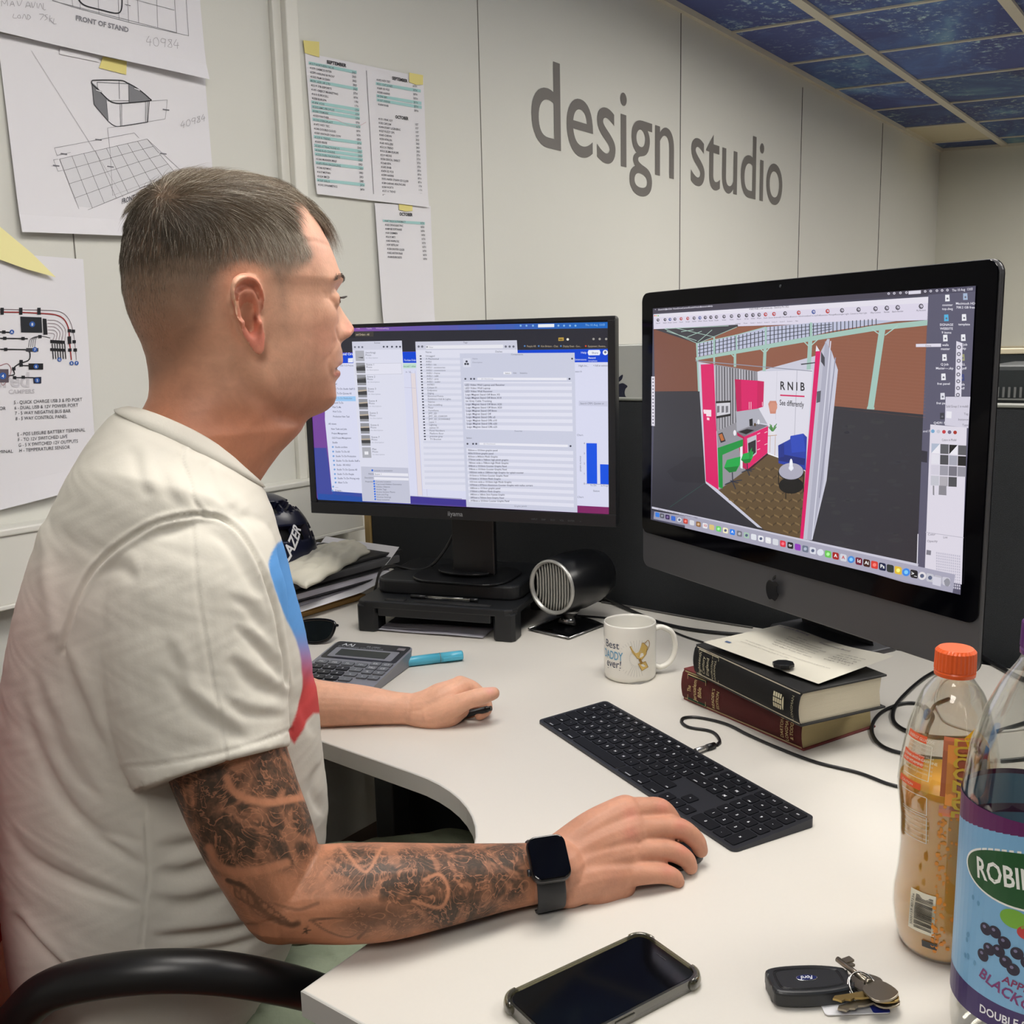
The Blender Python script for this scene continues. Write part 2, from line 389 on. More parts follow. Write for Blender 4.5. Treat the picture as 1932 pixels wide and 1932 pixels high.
# ================================================================== DESK, PARTITION, CHAIR
M_desk = mat('white_melamine', (212, 208, 200), .42, mottle=(260, .012), spec=.4)
M_edge = mat('desk_edge_band', (196, 195, 190), .5)
M_steel = mat('grey_steel', (120, 122, 124), .4, .8)
arc = [(.66+.19*math.sin(t)*.99, .605+.02*0+.205*(1-math.cos(t))) for t in np.linspace(0, PI/2, 14)]
DESK = [(.481, .598), (.60, .600)]+[(x, y) for x, y in arc]+[(.853, 1.0), (.856, WALL-.052), (1.675, WALL-.052), (1.675, -1.0), (.481, -1.0)]
t = thing('corner_desk', 'white corner desk with a curved cut-out and square near corner', 'desk', (0, 0, 0), WA)
b = B(); b.prism([(x, y) for x, y in DESK], DZ-.0245, DZ, .0012, seg=1); top = b.obj('worktop', M_desk, t)
ins = []                                        # edging strip 0.4 mm proud along the visible edges
for (x0, y0), (x1, y1) in zip(DESK[-1:]+DESK, DESK): pass
b = B(); pts = DESK[:-3]; G = []
E_ = [DESK[-1]]+DESK[:-3]
for i, (x, y) in enumerate(E_):
    p = np.array(E_[max(i-1, 0)]); q = np.array(E_[min(i+1, len(E_)-1)]); d = q-p; d = d/np.linalg.norm(d); n = np.array([-d[1], d[0]])
    if i == 1: n = np.array([-1, 1])*1.
    G.append([(x+n[0]*.0006, y+n[1]*.0006, z) for z in (DZ-.0238, DZ-.0008)]+[(x-n[0]*.0005, y-n[1]*.0005, DZ+.0001), (x-n[0]*.0017, y-n[1]*.0017, DZ+.0001)])
b.grid(G, smooth=False); b.obj('edging', M_edge, t)
for x, y in ((.56, -.9), (1.6, -.9), (1.6, 1.6), (.93, 1.6), (.60, .20)):
    b = B(); b.box(x-.03, x+.03, y-.03, y+.03, .0, DZ-.025, .004); b.obj('leg', M_steel, t)
M_fab = mat('charcoal_fabric', (44, 47, 50), .95, bump=(900, .9, 2, .002), mottle=(700, .35))
t = thing('desk_partition', 'charcoal fabric partition screen standing behind both monitors', 'partition', (0, 0, 0), WA)
b = B(); b.box(1.70, 1.735, -1.6, WALL-.07, .03, DZ+.415, .006); b.obj('panel', M_fab, t)
b = B(); b.box(1.6985, 1.7365, -1.6, WALL-.07, DZ+.4135, DZ+.4185, .0015); b.obj('top_trim', mat('grey_trim', (128, 130, 122), .5), t)
b = B(); b.box(1.697, 1.738, WALL-.07, WALL-.05, .0, DZ+.418, .002); b.obj('end_post', mat('oak_strip', (168, 142, 92), .5), t)
b = B(); b.box(1.695, 1.74, -.02, .02, 0, .05); b.box(1.60, 1.84, -.03, .03, 0, .02); b.obj('foot', M_steel, t)
# second partition and equipment on the desk beyond
t = thing('desk_partition', 'dark partition with a cream top rail behind the right edge of the computer', 'partition', (0, 0, 0), WA)
b = B(); b.box(3.2, 3.235, -1.6, .62, .03, 1.197, .005); b.obj('panel', mat('dark_panel', (38, 44, 46), .7), t)
b = B(); b.box(3.195, 3.24, -1.6, .62, 1.197, 1.213, .003); b.obj('top_trim', mat('cream_rail_2', (216, 206, 178), .5), t)
t = thing('desk', 'neighbouring white desk beyond the charcoal partition', 'desk', (0, 0, 0), WA)
b = B(); b.box(1.76, 3.19, -1.5, WALL-.02, DZ-.025, DZ, .002); b.obj('worktop', M_desk, t)
for x, y in ((1.86, -1.4), (3.1, -1.4), (1.86, 1.6), (3.1, 1.6)):
    b = B(); b.box(x-.03, x+.03, y-.03, y+.03, 0, DZ-.025); b.obj('leg', M_steel, t)
M_blk = mat('black_plastic', (21, 23, 26), .42, bump=(900, .08, 2, .0005))
M_blk2 = mat('black_satin', (15, 16, 19), .3)
t = thing('desktop_printer', 'black printer with a slotted vent behind the partition at the right', 'printer', W(2.62, .30, DZ), WA)
b = B(); b.box(0, .36, -.36, .24, 0, .452, .012); b.obj('body', mat('printer_black', (34, 40, 42), .5), t)
b = B()
for k in range(44): b.box(-.004, .002, -.34+k*.0125, -.335+k*.0125, .375, .400, mx=Matrix.Shear('XY', 4, (0, 0)))
b.obj('vent', mat('vent_grey', (110, 112, 112), .5), t)
b = B(); b.box(-.006, .002, -.36, .24, .369, .373); b.obj('trim_line', mat('vent_line', (120, 122, 120), .4), t)
# silver all-in-one computer seen from the back
M_alu = mat('silver_aluminium', (168, 170, 166), .42, .55)
def apple_pts(s=1.):
    R1 = [(0, .40), (.10, .445), (.23, .46), (.35, .40), (.42, .33), (.335, .24), (.30, .10), (.34, -.04), (.45, -.12), (.40, -.26), (.30, -.41), (.20, -.50), (.10, -.48), (0, -.45), (-.10, -.48), (-.20, -.50), (-.31, -.41), (-.41, -.22), (-.45, 0), (-.43, .20), (-.35, .36), (-.23, .45), (-.10, .44)]
    R2 = [(0, .50), (.02, .62), (.11, .73), (.22, .78), (.215, .68), (.15, .57)]
    return [[(x*s, y*s) for x, y in spline(R1, 4, True)], [(x*s, y*s) for x, y in spline(R2, 4, True)]]
pc = atdepth(1168, 700, 2.9)
t = thing('all_in_one_computer', 'silver computer seen from behind beyond the partition, dark fruit mark on its back', 'computer', (pc[0], pc[1], DZ), .35)
b = B(); b.prism(rrect(.65, .447, .02), -.010, .010, .004, mx=Matrix(((1, 0, 0, 0), (0, 0, 1, .022), (0, 1, 0, .297), (0, 0, 0, 1)))); b.obj('casing', M_alu, t)
b = B(); b.box(-.1, .1, -.1, .1, 0, .008, .003); b.box(-.1, .1, .0, .012, .008, .15, .002); b.obj('stand', M_alu, t)
b = B(); pp = apple_pts(.078)
for q in pp: b.prism(q, 0, .0006, mx=Matrix(((1, 0, 0, 0), (0, 0, -1, -.0088+.02), (0, 1, 0, .372), (0, 0, 0, 1))))
b.obj('logo', mat('dark_logo', (14, 18, 40), .3), t)
# office chair: red back, black loop armrests
t = thing('office_chair', 'office chair with red backrest and black looped armrests under the man', 'chair', (0, 0, 0), 0)
M_red = mat('red_fabric', (176, 34, 12), .85, bump=(700, .5, 2, .002)); M_arm = mat('armrest_black', (24, 24, 25), .38)
# ================================================================== MONITORS
def px_canvas(): return Canvas(1, -1)
def plane_fn(p0, n, out):
    n = np.asarray(n, float); p0 = np.asarray(p0, float)
    return lambda x, y, e: onplane(x, -y, p0+n*(out+e), n)
class Zm:            # canvas written in the coordinates of a magnified crop of the photograph
    def __init__(s, cv, x0, y0, k): s.c, s.x0, s.y0, s.k = cv, x0, y0, k
    def p(s, X, Y): return (s.x0+X*s.k, s.y0+Y*s.k)
    def poly(s, pts, c, lay=1): s.c.poly([s.p(*q) for q in pts], c, lay)
    def line(s, pts, w, c, lay=2): s.c.line([s.p(*q) for q in pts], w*s.k, c, lay)
    def disc(s, X, Y, r, c, lay=2, ry=None, n=16): s.c.disc(*s.p(X, Y), r*s.k, c, lay, n, (ry or r)*s.k)
    def band(s, X0, Y0, X1, Y1, h, c, lay=1): s.poly([(X0, Y0), (X1, Y1), (X1, Y1+h), (X0, Y0+h)], c, lay)
    def text(s, t, X, Y, h, c, lay=3, slope=0., w=None, al=0, bold=0., xs=1., vs=None):
        # sheared so that the stems stay upright, as on the tilted page
        v, f, tw = text_tris(t, bold)
        if len(v) == 0: return
        hh = h*s.k; kx = hh*xs if w is None else w*s.k/max(tw, 1e-6); x, y = s.p(X, Y); q = np.array(v)
        P = [(x+(p[0]-al*tw)*kx+(vs or 0)*p[1]*hh, y-p[1]*hh+slope*(p[0]-al*tw)*kx) for p in q]
        s.c.add(P, f, c, lay)
def wordrow(z, X, Y, w, h, c, slope=0, lay=3, r=random): z.poly([(X, Y), (X+w, Y+slope*w), (X+w, Y+h+slope*w), (X, Y+h)], c, lay)
IU = np.array([math.cos(-1.1113), math.sin(-1.1113), 0]); INn = np.array([-IU[1], IU[0], 0]); IP = np.array([.3623, 1.3238, DZ+.2437])
MU = np.array([math.cos(-.3747), math.sin(-.3747), 0]); MN = np.array([-MU[1], MU[0], 0]); MP = np.array([-.1063, 1.8194, DZ+.2307])
# ---- big computer (standing on the books): local x = right, y = into the screen, z = up
M_spg = mat('space_grey_aluminium', (80, 80, 83), .38, .35, spec=.4); M_glass = mat('black_glass', (4, 4, 8), .06, spec=.08)
ic = thing('all_in_one_computer', 'large dark grey computer with black bezel showing a pink exhibition stand model', 'computer', (IP[0], IP[1], DZ), -1.1113)
def upright(y0): return Matrix(((1, 0, 0, 0), (0, 0, -1, y0), (0, 1, 0, 0), (0, 0, 0, 1)))
b = B(); b.prism(rrect(.652, .449, .016, cy=.3815), -.006, .0, .002, mx=upright(.0008)); b.obj('chin_and_frame', M_spg, ic)
b = B(); b.prism([p for p in rrect(.648, .389, .014, cy=.4105) if 1], -.0004, .0014, .0004, mx=upright(-.0004)); b.obj('front_glass', M_glass, ic)
b = B(); G = []
for i, (k, y) in enumerate(((1, .0068), (.97, .012), (.85, .022), (.6, .038), (.3, .05), (.05, .053))):
    G.append([(x*k, y, (z-.38)*k+.38) for x, z in rrect(.652, .449, .016, cy=.3815)])
for r in G: r.append(r[0])
b.grid(G); b.obj('back_shell', M_spg, ic)
b = B(); b.grid([[(x, .118-(z-.104)*.33, z) for z in (.104, .15, .33)] for x in (-.07, 0, .07)], smooth=False, thick=.006); b.prism(rrect(.175, .098, .02, cy=.108), .0965, .1045, .003); b.obj('stand', M_spg, ic)
b = B(); q = apple_pts(.0285)
for k_ in q: b.prism(k_, 0, .0004, mx=Matrix(((1, 0, 0, .001), (0, 0, -1, -.0052), (0, 1, 0, .186), (0, 0, 0, 1))))
b.obj('logo', mat('gloss_black', (8, 8, 10), .12), ic)
b = B(); b.ball((0, -.0024, .597), .0022, 12, (1, .3, 1)); b.obj('webcam', mat('lens_dark', (50, 55, 60), .1), ic)
def imac_screen():
    cv = px_canvas(); z = Zm(cv, 1180, 480, .38923)
    z.poly([(133, 262), (1698, 152), (1624, 1650), (123, 1285)], (74, 73, 92), 0)
    z.poly([(1468, 168), (1698, 152), (1624, 1650), (1410, 1600)], (92, 90, 112), 1)
    z.poly([(133, 262), (1698, 152), (1697, 180), (133, 286)], (66, 62, 78), 1)
    for X, s in ((143, '*'), (158, 'SketchUp'), (192, 'File'), (209, 'Edit'), (229, 'View'), (251, 'Draw'), (275, 'Camera'), (305, 'Tools'), (330, 'Window'), (362, 'Extensions'), (402, 'Help')):
        z.text(s, X, 273-(X-143)*.07, 11, (225, 222, 235), slope=-.07, bold=.01)
    z.text('Thu 10 Aug  13:03', 1583, 180, 17, (235, 232, 245), slope=-.07, w=100, bold=.01)
    for X in (1276, 1303, 1333, 1362, 1453, 1480, 1510, 1535, 1561): z.disc(X, 190-(X-1276)*.06, 6, (225, 222, 235)); z.disc(X, 190-(X-1276)*.06, 3, (90, 86, 100), 3)
    z.poly([(1372, 178), (1432, 174), (1432, 190), (1372, 194)], (225, 222, 235), 2)
    z.poly([(136, 290), (1468, 205), (1465, 318), (137, 362)], (224, 218, 236), 1)
    z.poly([(136, 290), (1468, 205), (1467, 235), (136, 306)], (232, 228, 240), 2)
    for X, c in ((142, (230, 90, 80)), (150, (230, 180, 60)), (159, (90, 190, 80))): z.disc(X, 297, 3, c, 3)
    z.text('41603 RNIB 3 wall version.skp - SketchUp Pro 2022', 600, 270, 14, (70, 66, 80), slope=-.065, w=192)
    ir = random.Random(3); X = 158.; k = 0
    names = ['Search', 'Select', 'Eraser', 'Line', '2 Point Arc', 'Rectangle', 'Push/Pull', 'Offset', 'Move', 'Rotate', 'Scale', 'Tape Measure', 'Text', 'Paint', '3D Text', 'Orbit', 'Pan', 'Zoom', 'Zoom Extents', '3D Warehouse', 'Extension Warehouse', 'Send to LayOut', 'Extension Manager', 'Rectangle Light', 'Convert to Mesh Light', 'VRay Cosmos', 'Render', 'Batch Render', 'My Account']
    xs = [158, 192, 216, 240, 270, 302, 333, 361, 387, 414, 441, 478, 514, 550, 587, 618, 648, 679, 720, 774, 840, 912, 980, 1050, 1130, 1212, 1267, 1320, 1433]
    for X, nm in zip(xs, names):
        Y = 318-(X-158)*.052; s = 7+(X-158)*.004
        c = [(190, 60, 60), (60, 56, 66), (70, 90, 160), (90, 86, 96)][ir.randrange(4)] if X < 1000 else (90, 86, 100)
        z.disc(X, Y, s, c, 2, ry=s*1.1, n=8); z.disc(X+s*.15, Y-s*.1, s*.55, (224, 218, 236), 3, n=7); z.line([(X-s*.6, Y+s*.8), (X+s*.5, Y-s*.6)], 2, c, 4)
        z.text(nm, X, Y+s+11, 8+(X-158)*.003, (80, 76, 90), slope=-.055, al=.5, w=min(len(nm)*4.4+2, 82) if X > 700 else 20)
    for X, s in ((545, '(ceiling)'), (582, 'Photo'), (618, 'Scene 1'), (650, 'Scene 2'), (685, 'Scene 3'), (722, 'Scene 4'), (760, 'Scene 5'), (796, 'Scene 6'), (830, 'Plan')): z.text(s, X, 338-(X-545)*.045, 8, (90, 86, 100), slope=-.05, al=.5)
    z.poly([(137, 362), (1465, 320), (1443, 776), (143, 664)], (146, 92, 72), 1)
    for k in range(26):
        y = 370+k*17; z.line([(900, y*.9+20), (1455, y*.97+20)], 1.2, (156, 103, 82), 2)
    z.poly([(137, 362), (345, 430), (358, 664), (143, 664)], (124, 76, 60), 2)
    z.poly([(140, 363), (545, 340), (545, 350), (430, 402), (346, 432)], (62, 61, 68), 3)
    for a_, b_ in (((190, 360), (350, 432)), ((240, 356), (430, 400)), ((190, 360), (500, 346)), ((350, 432), (540, 352)), ((270, 375), (330, 365)), ((350, 425), (420, 366)), ((300, 400), (370, 372)), ((200, 372), (345, 418))): z.line([a_, b_], 3, (168, 196, 186), 4)
    z.poly([(346, 432), (540, 388), (680, 352), (900, 332), (1200, 318), (1320, 322), (1170, 345), (1000, 372), (890, 398), (540, 462), (348, 497)], (192, 196, 220), 3)
    for k in range(46):
        X = 360+k*19; t_ = (X-346)/850; yt = 432-(X-346)*.2 if X < 680 else 352-(X-680)*.075; yb = 497-(X-348)*.178
        if yb > yt+4: z.line([(X, yt), (X, yb)], 4, (58, 62, 72), 4)
    for f_ in (.25, .5, .75):
        z.line([(346, 432+65*f_), (540, 388+74*f_), (680, 352+86*f_), (890, 333+66*f_), (1000, 328+44*f_)], 3, (58, 62, 72), 4)
    z.poly([(340, 500), (890, 398), (1200, 345), (1465, 318), (1463, 344), (1200, 372), (890, 422), (342, 514)], (166, 200, 190), 5)
    z.line([(346, 432), (540, 390), (680, 352)], 4, (166, 200, 190), 5)
    for p0, p1, w in (((1246, 355), (1188, 750), 30), ((896, 415), (888, 560), 20), ((677, 455), (672, 566), 15), ((531, 480), (531, 545), 12), ((430, 400), (430, 530), 9), ((346, 430), (356, 664), 8), ((680, 352), (680, 450), 9), ((537, 388), (540, 480), 7), ((900, 330), (900, 400), 12)): z.line([p0, p1], w, (166, 200, 190), 5)
    for p0, p1 in (((1195, 362), (1235, 390)), ((1320, 345), (1258, 392)), ((865, 422), (888, 445)), ((935, 410), (902, 440)), ((655, 458), (672, 475)), ((700, 450), (682, 472)), ((515, 485), (528, 498))): z.line([p0, p1], 5, (176, 208, 198), 6)
    z.poly([(1172, 738), (1208, 742), (1206, 752), (1170, 750)], (166, 200, 190), 6)
    z.poly([(143, 664), (360, 662), (1010, 735), (1443, 776), (1413, 1505), (126, 1238)], (50, 49, 57), 2)
    fr = random.Random(9)
    for k in range(60):
        X, Y = fr.uniform(980, 1400), fr.uniform(790, 1450); z.disc(X, Y, fr.uniform(10, 40), (52+fr.randrange(4),)*2+(60,), 3, ry=fr.uniform(4, 12), n=9)
    z.poly([(320, 980), (395, 985), (390, 1110), (240, 1100), (200, 1050)], (44, 43, 51), 3)
    z.line([(215, 1225), (390, 1105)], 2, (50, 90, 84), 4)
    # stand on the model
    z.poly([(350, 520), (640, 568), (1000, 470), (1030, 560), (975, 1095), (905, 1386), (640, 1322), (388, 1108)], (206, 206, 222), 4)
    z.poly([(450, 1142), (585, 1045), (690, 965), (748, 985), (872, 1052), (850, 1380), (672, 1335)], (98, 78, 52), 5)
    for k in range(9):
        for j in range(9):
            X = 500+k*44+(j % 2)*12; Y = 1030+j*38
            if Y > 1142-(X-450)*.75+6 and Y < 1150+(X-450)*.68 and X < 862: z.poly([(X, Y), (X+26, Y+13), (X+26, Y+21), (X, Y+8)], (128, 104, 70), 6); z.poly([(X+26, Y+13), (X+46, Y), (X+46, Y+8), (X+26, Y+21)], (76, 60, 42), 6)
    z.poly([(430, 532), (640, 568), (645, 760), (585, 860), (585, 1045), (455, 1142)], (150, 148, 156), 5)
    for k in range(30):
        X = 434+k*6.6; z.line([(X, 538+k), (X+2+fr.uniform(-2, 2), 860-k*3)], fr.uniform(1, 4), (60, 58, 64) if k % 2 else (212, 210, 218), 6)
    z.poly([(640, 568), (908, 558), (872, 1052), (748, 985), (690, 965), (688, 822), (645, 760)], (226, 224, 236), 6)
    z.line([(832, 562), (815, 1000)], 3, (188, 186, 200), 7); z.line([(735, 566), (728, 800)], 2, (206, 204, 216), 7)
    z.line([(340, 516), (905, 566)], 4, (150, 152, 168), 7); z.line([(690, 965), (745, 985)], 5, (250, 250, 255), 7)
    z.poly([(535, 760), (645, 745), (688, 822), (640, 815), (540, 858)], (178, 178, 190), 7)
    z.poly([(530, 605), (640, 612), (638, 748), (540, 762)], (222, 22, 104), 8); z.poly([(530, 605), (560, 608), (563, 758), (540, 762)], (196, 14, 88), 9); z.poly([(640, 612), (672, 616), (668, 738), (638, 748)], (206, 16, 92), 8)
    for X in (600, 609, 664): z.line([(X, 715), (X, 750 if X < 650 else 735)], 3, (245, 200, 215), 10)
    z.poly([(437, 712), (512, 708), (512, 782), (440, 796)], (32, 30, 34), 8); z.poly([(440, 722), (508, 718), (508, 772), (442, 784)], (214, 212, 220), 9)
    for X in (450, 472, 492): z.poly([(X-6, 735), (X+6, 734), (X+6, 765), (X-6, 768)], (120, 118, 126), 10)
    z.poly([(540, 862), (640, 820), (692, 830), (575, 884)], (120, 118, 128), 9); z.poly([(548, 860), (590, 846), (625, 852), (585, 872)], (26, 26, 30), 10)
    z.poly([(575, 884), (692, 832), (688, 962), (587, 1046)], (226, 24, 106), 9); z.poly([(540, 862), (575, 884), (587, 1046), (565, 1030)], (190, 14, 84), 9)
    z.poly([(590, 892), (635, 874), (636, 965), (594, 1000)], (196, 196, 206), 10); z.poly([(594, 915), (632, 898), (632, 960), (598, 990)], (44, 42, 48), 11)
    for X, Y in ((645, 868), (645, 905), (645, 945), (680, 862), (680, 920)): z.line([(X-6, Y+3), (X+8, Y-3)], 3, (246, 210, 222), 10)
    z.line([(690, 966), (592, 1048)], 8, (60, 20, 40), 10)
    z.poly([(600, 800), (616, 795), (618, 830), (602, 834)], (26, 26, 30), 11); z.disc(645, 812, 6, (235, 235, 240), 11, ry=12); z.disc(628, 825, 6, (90, 70, 50), 11, ry=8)
    z.poly([(447, 915), (545, 880), (570, 893), (570, 898), (447, 938)], (150, 150, 160), 10)
    z.poly([(447, 938), (570, 896), (570, 928), (470, 972), (472, 1135), (452, 1128)], (18, 148, 62), 11); z.poly([(555, 905), (568, 900), (568, 1040), (557, 1035)], (238, 238, 245), 10)
    z.poly([(450, 870), (470, 862), (486, 905), (462, 914)], (40, 40, 50), 12); z.poly([(453, 874), (468, 868), (480, 900), (465, 905)], (190, 110, 60), 13); z.disc(530, 865, 7, (240, 240, 246), 12, ry=14)
    for cx, cy, s in ((518, 1020, 1.), (590, 985, .75)):
        z.poly([(cx-40*s, cy+14*s), (cx-26*s, cy-24*s), (cx+12*s, cy-34*s), (cx+40*s, cy-40*s), (cx+36*s, cy), (cx+18*s, cy+32*s), (cx-14*s, cy+38*s)], (26, 170, 74), 12); z.poly([(cx-40*s, cy+14*s), (cx+30*s, cy+6*s), (cx+18*s, cy+32*s), (cx-14*s, cy+38*s)], (12, 128, 52), 13)
        z.line([(cx, cy+36*s), (cx+2*s, cy+84*s)], 5, (46, 50, 66), 12)
        for dx, dy in ((-36, 96), (30, 88), (16, 118), (-10, 76), (46, 74)): z.line([(cx, cy+80*s), (cx+dx*s, cy+dy*s)], 5, (46, 50, 66), 12)
    z.poly([(598, 960), (614, 935), (612, 975), (600, 1000)], (20, 150, 62), 13)
    z.poly([(740, 926), (798, 896), (800, 880), (862, 868), (880, 886), (874, 1046), (742, 1012)], (36, 62, 168), 8); z.poly([(800, 880), (862, 868), (872, 955), (806, 962)], (44, 74, 190), 9)
    z.poly([(742, 965), (872, 990), (868, 1022), (742, 1000)], (22, 40, 120), 9); z.poly([(742, 926), (768, 915), (770, 980), (744, 985)], (26, 48, 140), 10)
    z.disc(803, 1120, 60, (12, 12, 15), 10, ry=40, n=28); z.disc(803, 1053, 62, (40, 38, 46), 11, ry=42, n=28); z.disc(803, 1051, 59, (176, 174, 192), 12, ry=40, n=28)
    for X, y0, y1 in ((742, 1055, 1115), (862, 1055, 1150), (777, 1150, 1185)): z.line([(X, y0), (X, y1)], 4, (16, 16, 20), 11)
    z.disc(803, 1020, 8, (246, 248, 255), 13, ry=30); z.disc(803, 1035, 12, (230, 232, 245), 13)
    z.poly([(692, 725), (700, 710), (730, 710), (736, 728), (728, 772), (702, 772)], (208, 140, 120), 8); z.disc(716, 740, 20, (216, 150, 128), 9, ry=22)
    for k in range(16): z.line([(713, 860), (713+fr.uniform(-20, 20), 830+fr.uniform(-10, 14))], 4, (70, 130, 70) if k % 2 else (100, 160, 90), 8)
    z.poly([(700, 858), (728, 858), (724, 876), (704, 876)], (232, 230, 236), 9); z.line([(690, 880), (734, 876)], 3, (190, 150, 110), 9); z.line([(702, 880), (700, 960)], 2, (190, 150, 110), 9); z.line([(727, 880), (724, 975)], 2, (190, 150, 110), 9)
    z.text('R N I B', 749, 655, 57, (40, 38, 44), 9, slope=.05, w=120, bold=.02)
    z.poly([(750, 679), (868, 685), (868, 692), (750, 686)], (214, 30, 96), 9); z.text('See differently', 747, 730, 38, (46, 44, 52), 9, slope=.09, w=118, bold=.012)
    z.poly([(365, 534), (428, 530), (452, 1142), (390, 1100)], (224, 22, 104), 12)
    for k, (X, Y, w) in enumerate(((378, 752, 38), (380, 760, 36), (392, 772, 24), (395, 790, 12))): z.poly([(X, Y), (X+w, Y+2), (X+w, Y+14), (X, Y+12)], (250, 226, 236), 13)
    z.poly([(925, 440), (946, 474), (862, 1380), (846, 1378)], (224, 20, 104), 13); z.poly([(925, 440), (942, 468), (922, 470)], (232, 232, 240), 14)
    z.poly([(946, 474), (978, 410), (990, 410), (965, 720), (905, 1386), (862, 1380)], (196, 196, 212), 12)
    z.poly([(968, 420), (1000, 470), (960, 1100), (905, 1386), (880, 1384)], (178, 178, 196), 13); z.line([(995, 420), (905, 1380)], 5, (222, 222, 236), 14); z.line([(1018, 500), (940, 1180)], 5, (150, 150, 170), 14)
    z.poly([(948, 470), (966, 500), (966, 545), (948, 520)], (70, 70, 80), 14); z.poly([(928, 665), (948, 660), (944, 715), (926, 720)], (90, 90, 100), 14)
    z.poly([(850, 530), (920, 522), (920, 527), (852, 536)], (70, 72, 80), 14)
    z.poly([(126, 592), (142, 592), (142, 832), (126, 830)], (232, 228, 240), 15)
    for k in range(14): z.disc(134, 604+k*16.4, 4, (120, 116, 130), 16)
    # desktop icons
    for X, Y, c, l in ((1561, 212, (240, 240, 246), 'counter|top.dwg'), (1648, 205, (168, 186, 214), 'Macintosh HD|708.2 GB free'), (1556, 308, (84, 180, 226), 'SIGNAGE|WEBSITE|9 items'), (1642, 306, (242, 242, 248), 'template'), (1551, 406, (240, 240, 246), 'walls|master'), (1638, 404, (242, 242, 248), 'Q Job|.skp'), (1547, 500, (240, 240, 246), 'Q Job|Master---.skp'), (1634, 500, (160, 160, 120), 'ALL|PS.pdf'), (1542, 594, (242, 242, 248), 'fret panel'), (1632, 597, (60, 70, 130), 'uals|.pdf'), (1538, 688, (226, 226, 236), 'fret panel'), (1536, 784, (60, 60, 70), 'Q4291 Floor|plan')):
        z.poly([(X-11, Y-16), (X+9, Y-17), (X+11, Y+15), (X-11, Y+16)], c, 3); z.disc(X, Y+2, 5, (110, 110, 124), 4, n=8)
        for k, s in enumerate(l.split('|')): z.text(s, X, Y+38+k*19, 16, (240, 238, 248), 4, slope=.0, al=.5, bold=.01)
    z.poly([(1408, 434), (1530, 432), (1530, 448), (1408, 449)], (228, 224, 238), 5); z.text('Done', 1468, 446, 12, (110, 108, 120), 6, al=.5)
    z.poly([(1604, 420), (1634, 430), (1628, 690), (1597, 688)], (226, 222, 236), 6)
    for k in range(8): z.disc(1617-k*.8, 450+k*33, 10, (110, 108, 124), 7, n=9); z.disc(1617-k*.8, 450+k*33, 5, (226, 222, 236), 8, n=9)
    z.poly([(1552, 690), (1672, 690), (1662, 842), (1548, 828)], (214, 210, 226), 6); z.text('Solid Group (1 in model)', 1554, 742, 17, (90, 86, 100), 7, w=108); z.poly([(1556, 760), (1582, 762), (1580, 795), (1554, 792)], (240, 238, 246), 7)
    for k, s in enumerate(('Tag', 'Instance', 'Type')): z.text(s, 1662, 778+k*27, 15, (110, 106, 120), 7, al=1)
    z.poly([(1478, 824), (1655, 840), (1630, 1600), (1450, 1560)], (226, 221, 234), 8)
    for k, c in enumerate(((120, 170, 210), (200, 200, 214), (200, 60, 70), (110, 100, 130), (170, 50, 40))): z.disc(1490+k*27, 857+k*1.5, 9, c, 9)
    z.text('Colors in Model', 1534, 905, 17, (96, 92, 106), 9, w=70)
    sw = [(180, 190, 210), (92, 92, 98), (20, 20, 24), (92, 92, 98), (230, 228, 238), (78, 78, 84), (170, 170, 184), (24, 24, 28), (214, 210, 224), (160, 158, 170), (120, 118, 130), (150, 148, 160), (200, 200, 210), (180, 176, 184), (80, 80, 86)]
    for k, c in enumerate(sw):
        r_, q_ = divmod(k, 4); X = 1484+q_*43-r_*1.2; Y = 916+r_*52+q_*3; z.poly([(X, Y), (X+40, Y+2), (X+39, Y+49), (X-1, Y+47)], c, 9)
        if k in (0, 2): z.poly([(X+40, Y+2), (X+39, Y+49), (X-1, Y+47)], (240, 238, 246), 10)
    for X in (1490, 1534): z.poly([(X-14 if X > 1500 else X, 1120), (X+22 if X > 1500 else X+7, 1122), (X+22 if X > 1500 else X+7, 1168), (X-16 if X > 1500 else X, 1165)], (140, 138, 146), 9)
    z.text('Color', 1466, 1362, 15, (100, 96, 110), 9); z.text('List', 1540, 1376, 15, (100, 96, 110), 9); z.text('Opacity', 1462, 1395, 16, (100, 96, 110), 9)
    z.poly([(1455, 1345), (1640, 1372), (1640, 1375), (1455, 1348)], (190, 186, 200), 9); z.poly([(1460, 1432), (1482, 1436), (1480, 1458), (1458, 1455)], (130, 128, 140), 9)
    for i in range(12):
        for j in range(13): z.poly([(1506+i*10, 1442+j*13+i*1.5), (1513+i*10, 1443+j*13+i*1.5), (1513+i*10, 1452+j*13+i*1.5), (1506+i*10, 1451+j*13+i*1.5)], (200, 196, 212), 9)
    z.line([(1418, 1355), (1414, 1498)], 4, (236, 234, 244), 9)
    z.poly([(1434, 950), (1464, 955), (1462, 1010), (1432, 1005)], (50, 48, 60), 5); z.text('and F', 1442, 862, 16, (230, 228, 240), 5)
    # dock
    z.poly([(128, 1222), (1420, 1500), (1418, 1512), (128, 1232)], (206, 204, 220), 16); z.text('Drag to move objects. Command = copy', 160, 1240, 10, (70, 68, 80), 17, slope=.21, w=190)
    z.poly([(140, 1246), (292, 1268), (1598, 1556), (1584, 1640), (1350, 1590), (700, 1400), (136, 1282)], (160, 158, 178), 15)
    z.poly([(290, 1262), (1598, 1552), (1586, 1640), (1360, 1584), (288, 1326)], (172, 170, 190), 16)
